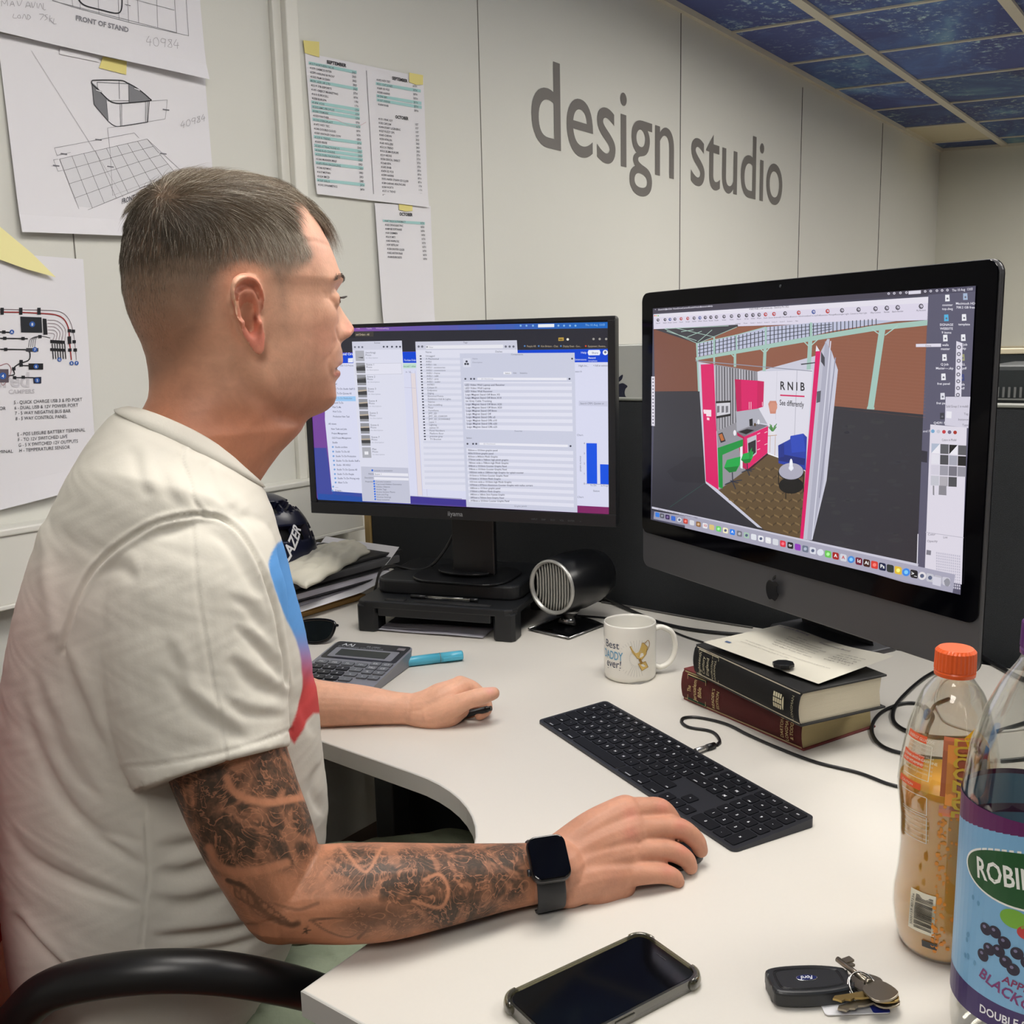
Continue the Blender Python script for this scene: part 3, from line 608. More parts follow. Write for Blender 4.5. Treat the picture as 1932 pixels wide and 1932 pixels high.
    dk = [(60, 130, 230), (90, 92, 104), (60, 40, 90), (60, 110, 210), (210, 214, 226), (200, 70, 60), (224, 224, 230), (150, 110, 70), (240, 238, 242), (226, 200, 130), (110, 210, 110), (248, 240, 200), (40, 130, 240), (120, 120, 130), (170, 200, 180), (230, 232, 240), (240, 240, 246), (236, 236, 240), (220, 222, 230), (230, 50, 70), (24, 24, 28), (150, 60, 190), (110, 120, 140), (224, 226, 236), (226, 230, 240), (110, 200, 90), (170, 30, 30), (214, 216, 226), (70, 140, 220), (110, 10, 50), (60, 20, 10), (220, 60, 50), (10, 30, 70), (40, 50, 50), (230, 190, 60), (60, 140, 235), (30, 30, 36), (230, 226, 230), (200, 200, 210), (190, 188, 200), (206, 204, 216)]
    xs = list(np.linspace(155, 1555, 41)); lb = {8: '10', 17: 'N', 20: 'tv', 29: 'Id', 30: 'Ai', 32: 'Ps', 12: 'A', 36: '>_', 26: 'A', 27: 'A'}
    for k, (X, c) in enumerate(zip([155+1400*((i/40)**1.12) for i in range(41)], dk)):
        Y = 1262+(X-155)*.231; s = 11+(X-155)*.0068
        if k in (4, 28, 24, 35, 37): z.disc(X, Y, s, c, 17)
        else: z.poly([(X+a_*1.0, Y+b_+a_*.2) for a_, b_ in rrect(2*s*.92, 2*s, s*.4, 3)], c, 17)
        if k in lb: z.text(lb[k], X, Y+s*.35, s*1.3, (255, 255, 255) if k not in (8, 27) else (200, 60, 60), 18, al=.5, bold=.02, slope=.2)
        elif k % 3: z.disc(X, Y, s*.5, (min(c[0]+70, 255), min(c[1]+70, 255), min(c[2]+70, 255)) if sum(c) < 550 else (90, 100, 130), 18)
    z.poly([(1262+228, 1560), (1530, 1568), (1528, 1610), (1488, 1600)], (214, 212, 226), 19); z.disc(1560, 1590, 14, (150, 150, 160), 19, ry=20)
    return cv
me = imac_screen().mesh('display', plane_fn(IP, -INn, .0032), eps=.00005)
o = link('display', me, M_SCREEN, ic, world=True)
# ---- 27 inch monitor on the low riser
mo = thing('computer_monitor', 'black widescreen monitor on the left showing white file windows', 'monitor', (MP[0], MP[1], DZ), -.3747)
b = B(); b.prism(rrect(.626, .366, .006, cy=.3905), -.022, .0, .003, mx=upright(-.002)); b.obj('casing', M_blk, mo)
b = B()
for x0, x1, z0, z1 in ((-.313, .313, .5665, .5735), (-.313, .313, .2075, .2297), (-.313, -.2995, .2297, .5665), (.2995, .313, .2297, .5665)): b.box(x0, x1, -.006, -.001, z0, z1, .001)
b.obj('bezel', mat('bezel_black', (24, 25, 29), .35), mo)
b = B(); b.box(-.2, .2, .018, .05, .25, .52, .01); b.obj('rear_housing', M_blk, mo)
b = B(); b.box(-.025, .065, .030, .045, .095, .40, .004); b.box(-.06, .06, .02, .05, .30, .40, .004); b.obj('stand_neck', M_blk2, mo)
b = B(); b.prism(rrect(.20, .15, .05, cy=.045), .0882, .0925, .002); b.prism([(x*.055, .035+y*.03) for x, y in [(math.cos(k*PI/12), math.sin(k*PI/12)) for k in range(24)]], .0975, .101, .001); b.obj('stand_base', M_blk2, mo)
cvl = Canvas(); cvl.text('iiyama', .002, .2145, .0125, (150, 152, 156), al=.5, bold=.01)
for k, s in enumerate(('INPUT', 'DISP', 'ECO', 'VOL', 'ENTER', 'o')): cvl.text(s, .160+k*.0175, .2140, .0042, (92, 94, 100), al=.5)
o = link('printed_marks', cvl.mesh('printed_marks', lambda x, y, e: (x, -.0062, y)), M_PRINT, mo)
def mon_screen():
    cv = px_canvas(); z = Zm(cv, 560, 580, .33126); K = .33126
    TL, TR, BR, BL = (-150, 118), (1774, 83), (1783, 1178), (120, 1095)
    def at(u, v):
        a = (TL[0]*(1-u)+TR[0]*u, TL[1]*(1-u)+TR[1]*u); c = (BL[0]*(1-u)+BR[0]*u, BL[1]*(1-u)+BR[1]*u); return (a[0]*(1-v)+c[0]*v, a[1]*(1-v)+c[1]*v)
    TL = (63, 118)
    for i in range(16):
        for j in range(16):
            u, v = i/16, j/16
            c0 = np.array((150, 80, 160)); c1 = np.array((40, 80, 170)); c2 = np.array((150, 45, 120)); c3 = np.array((20, 110, 200))
            c = (c0*(1-u)+c3*u)*(1-v)+(c1*(1-u)+c2*u)*v
            cv.poly([z.p(*at(*q)) for q in ((u, v), (u+1/16, v), (u+1/16, v+1/16), (u, v+1/16))], tuple(c), 0)
    z.poly([(62, 140), (1774, 118), (1775, 235), (66, 260)], (44, 44, 54), 1)
    z.poly([(64, 175), (438, 135), (440, 165), (64, 190)], (30, 30, 38), 2)
    z.poly([(330, 140), (437, 137), (438, 166), (332, 168)], (66, 62, 60), 3); z.text('and Orders - All', 336, 160, 17, (220, 205, 175), 4, w=76)
    z.text('Thu 10 Aug  13:03', 1642, 106, 17, (150, 200, 240), 3, w=112, slope=-.015)
    z.poly([(1374, 96), (1466, 94), (1466, 112), (1374, 114)], (240, 244, 250), 3)
    for X in (1275, 1308, 1345, 1490, 1522, 1556, 1587): z.disc(X, 104, 6, (140, 190, 235), 3, n=8)
    for X, s in ((340, 'File'), (395, 'Tools'), (450, 'Window'), (498, 'Help')): z.text(s, X, 124, 14, (210, 180, 220), 3)
    z.poly([(1490, 172), (1520, 171), (1520, 190), (1490, 191)], (196, 160, 70), 4); z.text('90%', 1494, 187, 12, (40, 36, 30), 5, bold=.02); z.disc(1543, 182, 8, (245, 240, 225), 4, n=5)
    for X, s, w in ((1310, 'People HR', 52), (1390, 'Kim Britton - Chat', 98), (1516, 'Display Sheet - Goo...', 102), (1658, 'Equipment | Rentma...', 106)): z.text(s, X, 226, 15, (190, 175, 150), 4, w=w); z.disc(X-12, 220, 6, (90, 140, 200) if X != 1658 else (220, 80, 40), 4, n=4)
    for X in (1690, 1725, 1762): z.disc(X, 180, 7, (160, 156, 150), 4, n=8)
    z.poly([(66, 262), (1775, 236), (1777, 312), (68, 318)], (4, 70, 216), 2)
    z.text('and Orders', 255, 272, 20, (240, 244, 255), 4, bold=.02); z.text('Help', 1618, 263, 17, (230, 238, 255), 4)
    z.poly([(1662, 243), (1724, 242), (1730, 257), (1724, 272), (1662, 273), (1656, 257)], (240, 244, 255), 4); z.text('Share', 1680, 264, 16, (40, 60, 120), 5); z.disc(1757, 257, 15, (240, 244, 255), 4); z.disc(1757, 255, 7, (110, 116, 140), 5)
    z.text('Extensions', 1580, 302, 16, (225, 235, 255), 4); z.text('Record', 1660, 292, 14, (225, 235, 255), 4, bold=.02); z.text('templates', 1660, 308, 13, (225, 235, 255), 4); z.text('Purchase Orders', 612, 306, 17, (230, 238, 255), 4, w=70)
    z.poly([(292, 290), (320, 288), (320, 314), (292, 314)], (236, 240, 250), 4)
    # white page beneath
    z.poly([(68, 318), (1777, 312), (1782, 1138), (600, 1075), (112, 1040)], (222, 224, 246), 3)
    z.poly([(64, 330), (66, 640), (98, 1045), (120, 1095), (202, 1062), (160, 640), (160, 330)], (120, 70, 158), 4)
    z.poly([(98, 800), (112, 1040), (120, 1094), (205, 1100), (180, 880), (168, 800)], (64, 74, 160), 5)
    z.text('Studio To Do Production', 246, 336, 15, (90, 94, 110), 5, w=80)
    z.poly([(195, 508), (336, 506), (338, 534), (196, 534)], (160, 204, 246), 5)
    left = [(440, 'order', 205), (468, 'Studio To Do Studio Staff Only', 195), (494, 'Studio To Do Quotes All', 196), (522, 'Studio To Do Production', 200), (548, 'Artwork To Do', 200), (573, 'Wait To Me', 202), (598, 'Work To Do', 204), (626, 'Production New Task', 206), (668, 'All views', 180), (697, 'New Tasks and Jobs', 195), (722, 'Project Management', 198), (748, 'OLD Project Management', 200), (774, 'Studio', 202), (800, 'Studio archive', 218), (826, 'Studio To Do All', 220), (852, 'Studio To Do Production', 222), (878, 'Studio To Do Studio Staff only', 224), (902, 'Studio - RR HOLS', 226), (928, 'Studio To Do Quotes All', 228), (954, 'Studio To Do People', 230), (978, 'Studio To Do Pricing only', 232), (1002, 'Album To Do', 234), (1026, '...', 220), (1048, 'Create...', 216)]
    for Y, s, X in left:
        z.text(s, X, Y, 15, (96, 100, 122), 5, w=len(s)*5.0, slope=.01, bold=.012)
        if Y > 790: z.disc(X-13, Y-5, 6, (120, 165, 220), 5, n=6)
    z.poly([(600, 320), (680, 318), (680, 345), (602, 347)], (196, 226, 212), 5); z.text('me and 1 other', 606, 340, 15, (60, 110, 80), 6, w=72)
    for k in range(3): z.poly([(648+k*26-1, 360), (650+k*26-1, 360), (690+k*27, 1075), (688+k*27, 1075)], (196, 192, 216), 5)
    z.poly([(650, 375), (676, 375), (716, 1070), (688, 1070)], (232, 222, 226), 4)
    z.line([(604, 455), (676, 460)], 2, (196, 192, 216), 5); z.line([(640, 1075), (940, 1090)], 4, (150, 150, 180), 5); z.text('In  Se...', 620, 372, 13, (110, 110, 130), 6)
    # right-hand page: search box, bar chart
    z.text('High-Im...', 1604, 337, 15, (80, 84, 100), 5); z.text('+ Add an extension', 1688, 336, 15, (60, 64, 80), 5, w=88); z.text('search', 1585, 370, 15, (120, 124, 140), 5)
    z.poly([(1606, 532), (1770, 534), (1771, 564), (1606, 560)], (206, 208, 230), 5); z.text('Search CRM, Quotes or', 1614, 552, 16, (110, 114, 130), 6, w=136)
    z.text('Chart', 1595, 732, 15, (110, 114, 130), 5); z.text('Chart', 1598, 1085, 15, (110, 114, 130), 5)
    z.poly([(1649, 773), (1709, 774), (1711, 1005), (1652, 1003)], (0, 82, 232), 5); z.poly([(1727, 893), (1779, 895), (1781, 1008), (1729, 1006)], (0, 82, 232), 5)
    z.line([(1645, 1005), (1780, 1009)], 2, (120, 124, 150), 5)
    for k in range(5): z.text(str(4-k), 1634, 779+k*57.5, 15, (90, 94, 110), 5)
    z.text('To Do', 1671, 1018, 13, (90, 94, 110), 5); z.text('In Progress', 1732, 1020, 13, (90, 94, 110), 5); z.text('Status', 1688, 1050, 15, (90, 94, 110), 5)
    v, f, tw = text_tris('Number of records'); x, y = z.p(1612, 935)
    cv.add([(x-(-p[1])*14*K*-1*-1, y-p[0]*14*K*.8) for p in v], f[:, ::-1], (90, 94, 110), 5)
    z.poly([(1600, 1132), (1782, 1140), (1783, 1178), (1600, 1168)], (130, 36, 100), 6)
    z.poly([(648, 1075), (962, 1098), (965, 1132), (648, 1112)], (66, 56, 150), 6); z.poly([(120, 1060), (372, 1080), (374, 1108), (120, 1095)], (34, 80, 168), 6)
    # window 1: scenes
    z.poly([(314, 195), (598, 189), (648, 1117), (374, 1103)], (226, 227, 243), 8); z.poly([(314, 195), (598, 189), (600, 238), (317, 243)], (212, 213, 230), 9); z.text('Scenes', 440, 206, 13, (90, 92, 104), 10)
    for X in (331, 353, 373): z.disc(X, 226, 6, (120, 124, 140), 10, n=8)
    for X in (495, 515, 542, 568, 588): z.disc(X, 224, 6, (70, 74, 90), 10, n=6)
    rows = ['(working)', 'Scene 1', 'Scene 2', 'Scene 3', 'Scene 4', 'Scene 5', 'Scene 6', 'Scene 7', 'Plan']
    z.poly([(332, 320), (596, 316), (600, 380), (336, 384)], (198, 198, 212), 9); z.poly([(334, 322), (594, 318), (598, 378), (338, 382)], (232, 232, 246), 10)
    for k, s in enumerate(rows):
        X = 332+k*4.9; Y = 246+k*68.8; g = 1 if k in (0, 8) else 0
        z.poly([(X, Y), (X+50, Y), (X+54, Y+60), (X+4, Y+60)], (176, 177, 186) if g else (150, 151, 158), 11)
        if k not in (0, 8): z.poly([(X+1, Y+26), (X+52, Y+20), (X+54, Y+46), (X+3, Y+46)], (66, 66, 70), 12); z.poly([(X+2, Y+20), (X+52, Y+12+k), (X+52, Y+20+k), (X+2, Y+28)], (190, 176, 160) if k > 2 else (110, 110, 112), 13)
        elif k == 0: z.poly([(X+14, Y+38), (X+46, Y+36), (X+44, Y+44)], (90, 90, 96), 12)
        else: z.poly([(X+14, Y+24), (X+36, Y+24), (X+37, Y+42), (X+15, Y+42)], (240, 240, 246), 12)
        z.text(s, X+58, Y+16, 15, (84, 86, 100), 11); z.text('Photo', X+58, Y+30, 14, (110, 112, 126), 11); z.text('no description', X+60, Y+45, 12, (160, 162, 176), 11)
    z.poly([(366, 906), (634, 914), (648, 1117), (374, 1103)], (200, 202, 220), 12); z.disc(430, 928, 6, (50, 110, 220), 13); z.text('Include in animation', 440, 934, 13, (110, 114, 130), 13)
    z.poly([(438, 940), (634, 946), (635, 962), (439, 957)], (238, 238, 248), 13); z.poly([(440, 966), (636, 972), (637, 986), (441, 982)], (238, 238, 248), 13)
    z.text('Name:', 408, 952, 13, (80, 84, 98), 13); z.text('Scene 1', 443, 954, 13, (80, 84, 98), 14); z.text('Description:', 386, 974, 13, (80, 84, 98), 13, w=50); z.text('Properties', 390, 996, 12, (80, 84, 98), 13, w=44)
    for k, s in enumerate(('Camera Location', 'Top-Level Hidden Geometry', 'Hidden Objects', 'Visible Tags', 'Active Section Planes', 'Style and Fog', 'Shadow Settings', 'Axes Location')): z.disc(440+k*1.0, 990+k*14.6, 5.5, (60, 120, 230), 13); z.text(s, 449+k, 996+k*14.7, 12.5, (90, 94, 112), 13, slope=.01)
    # window 2: tags
    z.poly([(675, 195), (1253, 187), (1258, 262), (932, 262), (965, 1047), (718, 1034)], (228, 229, 244), 8); z.poly([(675, 195), (1253, 187), (1255, 240), (677, 243)], (210, 211, 228), 9); z.text('Tags', 948, 204, 13, (90, 92, 104), 10)
    z.poly([(735, 217), (1175, 212), (1175, 232), (736, 236)], (238, 238, 246), 10); z.text('Filter', 752, 231, 12, (150, 150, 160), 11); z.disc(742, 225, 5, (150, 150, 160), 11)
    for X in (694, 714, 1190, 1212, 1234): z.disc(X, 223, 7, (110, 112, 126), 10, n=6)
    z.text('Name', 733, 259, 14, (90, 92, 104), 10); z.text('Dashes', 1130, 256, 14, (90, 92, 104), 10)
    tags = ['Untagged', 'A Mechanical', 'A4SU', 'A4SU - kit', 'A4SU - accessories', 'A4SU - connectors', 'A4SU - frame', 'A4SU - infill', 'A4SU - pins', 'A4SU - scaler', 'A47831', 'Calque 01', 'Defpoints', 'Edging', 'Electrical Points', 'Exhibition Hall & Lights', 'Fabrics', 'Fast modelling', 'Floor', 'Formfonts', 'JMT_2D', 'JMT_3D_CHROM', 'JMT_3D_SCHWARZ', 'Layer 1', 'Lighting', 'option 01', 'Panel Numbers', 'Platform floor', 'preview grey', 'TV Bracket']
    for k, s in enumerate(tags):
        Y = 281+k*16.35; X = 705+k*.86
        z.disc(X, Y-4, 6, (60, 62, 76), 10, ry=4, n=8); z.text(s, X+28, Y, 14, (80, 82, 98), 10, slope=.004)
    for k in range(0, 44, 2):
        Y = 286+k*16.9; X = 724+k*.85*1.0; z.poly([(700+k*.7, Y), (934+k*.72, Y+1), (935+k*.72, Y+15), (701+k*.7, Y+14)], (216, 218, 235), 9)
    # window 3: components
    z.poly([(928, 262), (1582, 258), (1598, 1168), (966, 1136)], (208, 211, 230), 16); z.text('Components', 1220, 272, 13, (100, 102, 116), 17)
    z.poly([(946, 290), (990, 289), (992, 340), (948, 341)], (222, 224, 240), 17)
    for X, Y in ((967, 308), (960, 322), (974, 322)): z.disc(X, Y, 7, (70, 72, 82), 18, n=6)
    z.text('Name', 1000, 296, 12, (150, 152, 168), 18); z.text('Description', 1000, 317, 12, (150, 152, 168), 18)
    z.poly([(1177, 367), (1222, 367), (1222, 381), (1177, 381)], (244, 244, 252), 17); z.text('Select', 1186, 379, 12, (80, 82, 96), 18); z.text('Edit', 1233, 378, 12, (100, 102, 116), 18); z.text('Statistics', 1270, 378, 12, (100, 102, 116), 18)
    z.disc(1568, 292, 6, (60, 62, 76), 18, n=5)
    for dy, t0 in ((0, 0), (370, 12)):
        z.poly([(1028+t0, 400+dy), (1538+t0*.5, 401+dy*1.03), (1538+t0*.5, 415+dy*1.03), (1028+t0, 413+dy)], (240, 240, 250), 17); z.text('3D Warehouse', 1050+t0, 411+dy, 11, (160, 162, 176), 18)
        for X in (960, 992, 1010): z.disc(X+t0, 407+dy, 6, (80, 82, 96), 18, n=6)
        z.disc(1553+t0*.5, 407+dy*1.035, 6, (60, 62, 80), 18, n=6)
    z.poly([(950, 424), (1566, 424), (1572, 706), (962, 694)], (230, 231, 246), 17); z.poly([(966, 802), (1574, 818), (1578, 1138), (980, 1108)], (230, 231, 246), 17)
    A_ = ['LED Video Wall Laptop and Receiver', 'LED Video Wall Laptop', 'LED Video Wall Receiver', 'Logo Magnet Stand Off 8mm X5', 'Logo Magnet Stand Off 8mm X10', 'tw Grey Cable Trunking', 'Logo Magnet Stand Off 8mm X20', 'Logo Magnet Stand Off 8mm X50', 'Logo Magnet Stand Off 8mm', 'Logo Magnet Stand Off', 'Logo Magnet Stand Offs x5', 'Logo Magnet Stand Offs x10', 'Logo Magnet Stand Offs x20', 'Logo Magnet Stand Offs x25']
    for k, s in enumerate(A_): z.text(s, 957+k*.9, 446+k*18.4, 15, (80, 82, 100), 19, slope=.002, bold=.012)
    for k in range(0, 14, 2): z.poly([(952+k*.8, 432+k*18.4), (1566+k*.4, 433+k*18.8), (1566+k*.4, 450+k*18.8), (953+k*.8, 449+k*18.4)], (214, 216, 234), 18)
    B_ = ['950mm x 1010mm graphic panel', '400x1010mm graphic panel', '825mm x 843mm Plinth Graphic', '773mm wide x 768mm high plinth graphic', '780mm wide x 758mm high Plinth Graphic', '898mm x 1010mm Counter Graphic Panel', '998mm x 1010mm Counter Graphic Panel', '1000mm wide x 1580mm high Graphic for splash counter', '1015mm x 1010mm Counter Graphic Panel', '1016mm x 1010mm Plinth Graphic', '1031mm wide x 1010mm high Plinth Graphic', '1070mm x 875mm Aluminium Counter Graphic with radius corners', '1085mm x 1010mm graphic panel', '1700mm x 843mm Plinth Graphic', '1885mm x 168mm 5mm Foamex Graphic', '1895mm x 760mm 5mm Graphic Panel', '1978mm x 1010mm Counter Graphic Panel']
    for k, s in enumerate(B_): z.text(s, 975+k*.8, 818+k*18.0, 14.5, (80, 82, 100), 19, slope=.008, bold=.012, w=len(s)*6.0)
    for k in range(1, 17, 2): z.poly([(968+k*.7, 806+k*18), (1574+k*.3, 820+k*18.6), (1574+k*.3, 838+k*18.6), (968+k*.7, 823+k*18)], (214, 216, 234), 18)
    z.text('Select', 966, 748, 13, (100, 102, 116), 18); z.text('Favorites', 1240, 708, 12, (120, 122, 136), 18); z.text('Graphic panels', 1238, 1136, 12, (120, 122, 136), 18)
    return cv
o = link('display', mon_screen().mesh('display', plane_fn(MP, -MN, .0030), eps=.00006), M_SCREEN, mo, world=True)
# ================================================================== PAPERS ON THE WALL
M_paper = mat('white_paper', (226, 225, 230), .8, spec=.2); M_tape = mat('yellow_tape', (226, 214, 138), .7, spec=.2)
def wallfn(off, tilt):
    tilt = -tilt       # a plane hanging off the wall: tilt lifts the lower edge
    n = NB+np.array([0, 0, tilt]); n = n/np.linalg.norm(n); p0 = W(0, WALL-off, HC)
    return lambda x, y, e=0.: onplane(x, y, p0-n*e, n)
def sheet(name, label, cat, px, off, tilt, zref, draw, m=M_paper, thick=.0003, curl=0., nu=14):
    # off = gap to the wall at height zref
    tilt = -tilt; n = NB+np.array([0, 0, tilt]); n = n/np.linalg.norm(n); p0 = W(0, WALL-off, zref)
    fn = lambda x, y, e=0.: onplane(x, y, p0-n*e, n)
    c = [fn(*q) for q in px]; t = thing(name, label, cat, tuple(sum(c)/4), WA)
    b = B(); G = []
    for i in range(nu+1):
        u = i/nu; top = c[0]*(1-u)+c[1]*u; bot = c[3]*(1-u)+c[2]*u
        G.append([top*(1-v)+bot*v-NB*curl*(v**14)*(.5+.5*math.sin(u*5+px[0][0])) for v in np.linspace(0, 1, 12)])
    b.grid(G, smooth=False); b.obj('page', m, t, world=True)
    if draw:
        cv = Canvas(1, 1); draw(cv)
        me = cv.mesh('print', lambda x, y, e: fn(x, y, .0007+e), eps=.00008); link('print', me, M_PRINT, t, world=True)
    return t, fn
def tape(parent, fn, pts, m=None):
    b = B(); q = [fn(*p, .0016) for p in pts]; n = len(q)
    V1 = [b.bm.verts.new(p) for p in q]; V2 = [b.bm.verts.new(p-NB*.0005) for p in q]
    b.bm.faces.new(V1); b.bm.faces.new(V2[::-1])
    for i in range(n): b.bm.faces.new((V1[i], V1[(i+1) % n], V2[(i+1) % n], V2[i]))
    o = b.obj('tape', m or M_tape, parent, world=True); o['label'] = 'pale yellow masking tape'; return o
GR = (70, 70, 76); LT = (120, 120, 126); PC = (165, 163, 168)
def hand(z, strokes, w, c, lay=3):
    for s in strokes: z.line([tuple(p) for p in spline([(a, b_) for a, b_ in s], 4)] if len(s) > 2 else s, w, c, lay)
def digits40984(z, X, Y, s, sl, w=3.5, c=PC):
    D_ = {'4': [[(.30, 0), (.02, .62), (.55, .60)], [(.42, .30), (.38, 1.05)]], '0': [[(.35, .05), (.05, .3), (.1, .85), (.45, .95), (.6, .5), (.4, .06)]], '9': [[(.55, .15), (.2, .1), (.1, .45), (.5, .5), (.58, .12), (.5, 1.0)]], '8': [[(.5, .1), (.15, .15), (.45, .5), (.5, .9), (.1, .85), (.4, .45), (.52, .1)]]}
    for k, d in enumerate('40984'): hand(z, [[(X+(k*.72+a)*s, Y+b_*s+(k*.72+a)*s*sl) for a, b_ in st] for st in D_[d]], w, c)
class ZmU(Zm):
    def text(s, t, X, Y, h, c, lay=3, **k): Zm.text(s, t, X, Y, h, c, lay, **k)
def poster1(cv):
    z = Zm(cv, 0, 0, .28986)
    gl = [((330, -10), (1228, 235)), ((520, -120), (1228, 66)), ((700, -120), (1215, 10))]
    z.line([(340, 0), (470, 44), (840, 145), (1228, 233)], 2.5, LT); z.line([(340, 4), (1150, 212)], 2.5, LT)
    z.line([(880, -2), (1135, 66)], 2.5, LT)
    for a_, b_ in (((465, -40), (474, 42)), ((520, -40), (523, 60)), ((636, -40), (645, 92)), ((768, -60), (775, 125)), ((828, -60), (838, 142)), ((893, -60), (903, 152)), ((1018, -60), (1027, 182)), ((1133, -60), (1150, 212)), ((1208, -60), (1228, 235))): z.line([a_, b_], 2.5, LT)
    z.line([tuple(p) for p in spline([(505, -30), (520, 8), (560, 38), (650, 62), (755, 86), (790, 62), (795, -30)], 6)], 8, (34, 34, 40), 4)
    z.text('FRONT OF STAND', 492, 130, 46, (132, 132, 140), slope=.235, w=345, bold=.03, vs=0)
    hand(z, [[(10, 40), (12, 5), (30, 25), (45, 0), (50, 38)], [(65, 40), (80, 8), (95, 42)], [(70, 28), (90, 28)], [(110, 5), (125, 38), (145, 0)], [(165, 50), (182, 12), (200, 50)], [(170, 38), (195, 38)], [(205, 15), (215, 50), (230, 12)], [(240, 20), (243, 52)], [(250, 55), (262, 22), (278, 60)], [(282, 20), (284, 62), (298, 62)]], 3, PC)
    hand(z, [[(90, 90), (85, 115), (110, 118)], [(125, 95), (112, 112), (135, 118), (128, 96)], [(145, 122), (158, 92), (172, 126)], [(178, 128), (180, 95), (200, 112), (182, 130)], [(255, 92), (285, 95), (262, 130)], [(310, 95), (292, 100), (308, 118), (290, 132)], [(325, 100), (322, 142)], [(340, 118), (325, 125), (345, 148)], [(352, 120), (348, 152), (368, 155)]], 3, PC)
    digits40984(z, 952, 232, 62, .12, 3.2); z.line([tuple(p) for p in spline([(940, 338), (1050, 340), (1150, 370), (1228, 394)], 5)], 3, PC); z.line([(812, 28), (850, 37)], 3, GR)
sheet('drawing_sheet', 'top plan drawing sheet on the wall with FRONT OF STAND printed level under a grid', 'drawing', [(-60, -260), (362, -170), (391, 151), (-62, 46)], .0035, .03, HC+.52*WALL, poster1, curl=.008)
def poster2(cv):
    z = Zm(cv, 0, 0, .28986); D1 = (52, 52, 58)
    z.line([(205, 330), (575, 915), (830, 1330), (870, 1395)], 2, PC)
    z.poly([(598, 535), (640, 575), (690, 640), (706, 790), (612, 680)], (122, 123, 128), 2); z.poly([(838, 545), (880, 565), (970, 635), (972, 655), (838, 668)], (126, 127, 132), 2)
    z.line([tuple(p) for p in spline([(598, 530), (620, 522), (780, 523), (830, 540), (900, 580), (972, 640), (970, 656), (800, 672), (740, 668), (700, 645), (640, 585), (600, 548)], 5, True)]+[(598, 530)], 7, (34, 34, 40), 4)
    z.line([(598, 540), (612, 680), (706, 790)]+[tuple(p) for p in spline([(706, 790), (740, 815), (785, 822), (962, 795)], 5)]+[(972, 655)], 4, D1, 3)
    for a_, b_ in (((692, 640), (705, 785)), ((782, 672), (785, 820)), ((792, 672), (793, 820)), ((948, 660), (948, 795)), ((960, 660), (958, 795)), ((632, 535), (636, 575)), ((775, 525), (778, 645)), ((838, 545), (840, 665)), ((632, 535), (838, 545)), ((700, 655), (838, 655))): z.line([a_, b_], 2.5, D1, 3)
    for X, Y in ((643, 588), (893, 578)): z.poly([(X-20, Y-8), (X+20, Y+6), (X+18, Y+14), (X-20, Y)], (230, 230, 234), 5); z.line([(X-20, Y-8), (X+20, Y+6), (X+18, Y+14), (X-20, Y), (X-20, Y-8)], 2, D1, 6)
    z.line([(980, 658), (1090, 650)], 2, LT); z.line([(1090, 650), (1075, 775)], 2, LT); z.line([(700, 833), (1072, 775)], 2, LT); z.line([(700, 833), (718, 1000), (733, 1272)], 2, LT); z.line([(733, 1272), (1015, 1168)], 2, PC)
    Q = [(388, 1035), (958, 905), (1145, 1130), (524, 1386)]
    z.poly(Q, (214, 214, 219), 1)
    def q(u, v):
        # keep perspective spacing of the drawn grid
        u2 = u*1.15/(1+.15*u); a = [Q[0][i]*(1-u2)+Q[1][i]*u2 for i in (0, 1)]; c = [Q[3][i]*(1-u)+Q[2][i]*u for i in (0, 1)]; v2 = v**1.12; return (a[0]*(1-v2)+c[0]*v2, a[1]*(1-v2)+c[1]*v2)
    for k in range(9): z.line([q(k/8, 0), q(k/8, 1)], 2.2, GR, 3)
    for k in range(5): z.line([q(0, k/4), q(1, k/4)], 2.2, GR, 3)
    z.line([(354, 963), (874, 865), (905, 898)], 2, LT); z.line([(354, 963), (372, 1012), (460, 992)], 2, LT); z.line([(348, 1040), (380, 1036)], 2, LT); z.line([(348, 1040), (378, 1115), (410, 1108)], 2, LT); z.line([(958, 905), (1185, 1116), (1145, 1130)], 2, LT)
    for X, Y in ((640, 909), (415, 1001), (365, 1078), (1062, 1000), (718, 1085), (1080, 714)): z.line([(X-22, Y-3), (X+22, Y+3)], 7, (110, 110, 118), 4); z.line([(X-28, Y-3), (X-20, Y-3)], 9, (228, 227, 232), 4)
    z.text('FRONT OF STAND', 792, 1328, 46, (96, 96, 102), slope=-.36, w=215, bold=.03)
    digits40984(z, 1178, 790, 46, -.32, 3)
t, fn = sheet('drawing_sheet', 'perspective drawing sheet of a rounded tub above a grid floor, half behind the man', 'drawing', [(-6, 62), (386, 138), (412, 452), (40, 438)], .003, .025, HC+.31*WALL, poster2, curl=.006)
tape(t, fn, [(194, 107), (239, 116), (238, 141), (187, 128)]); tape(t, fn, [(113, 90), (186, 104), (186, 117), (112, 102)], M_paper)
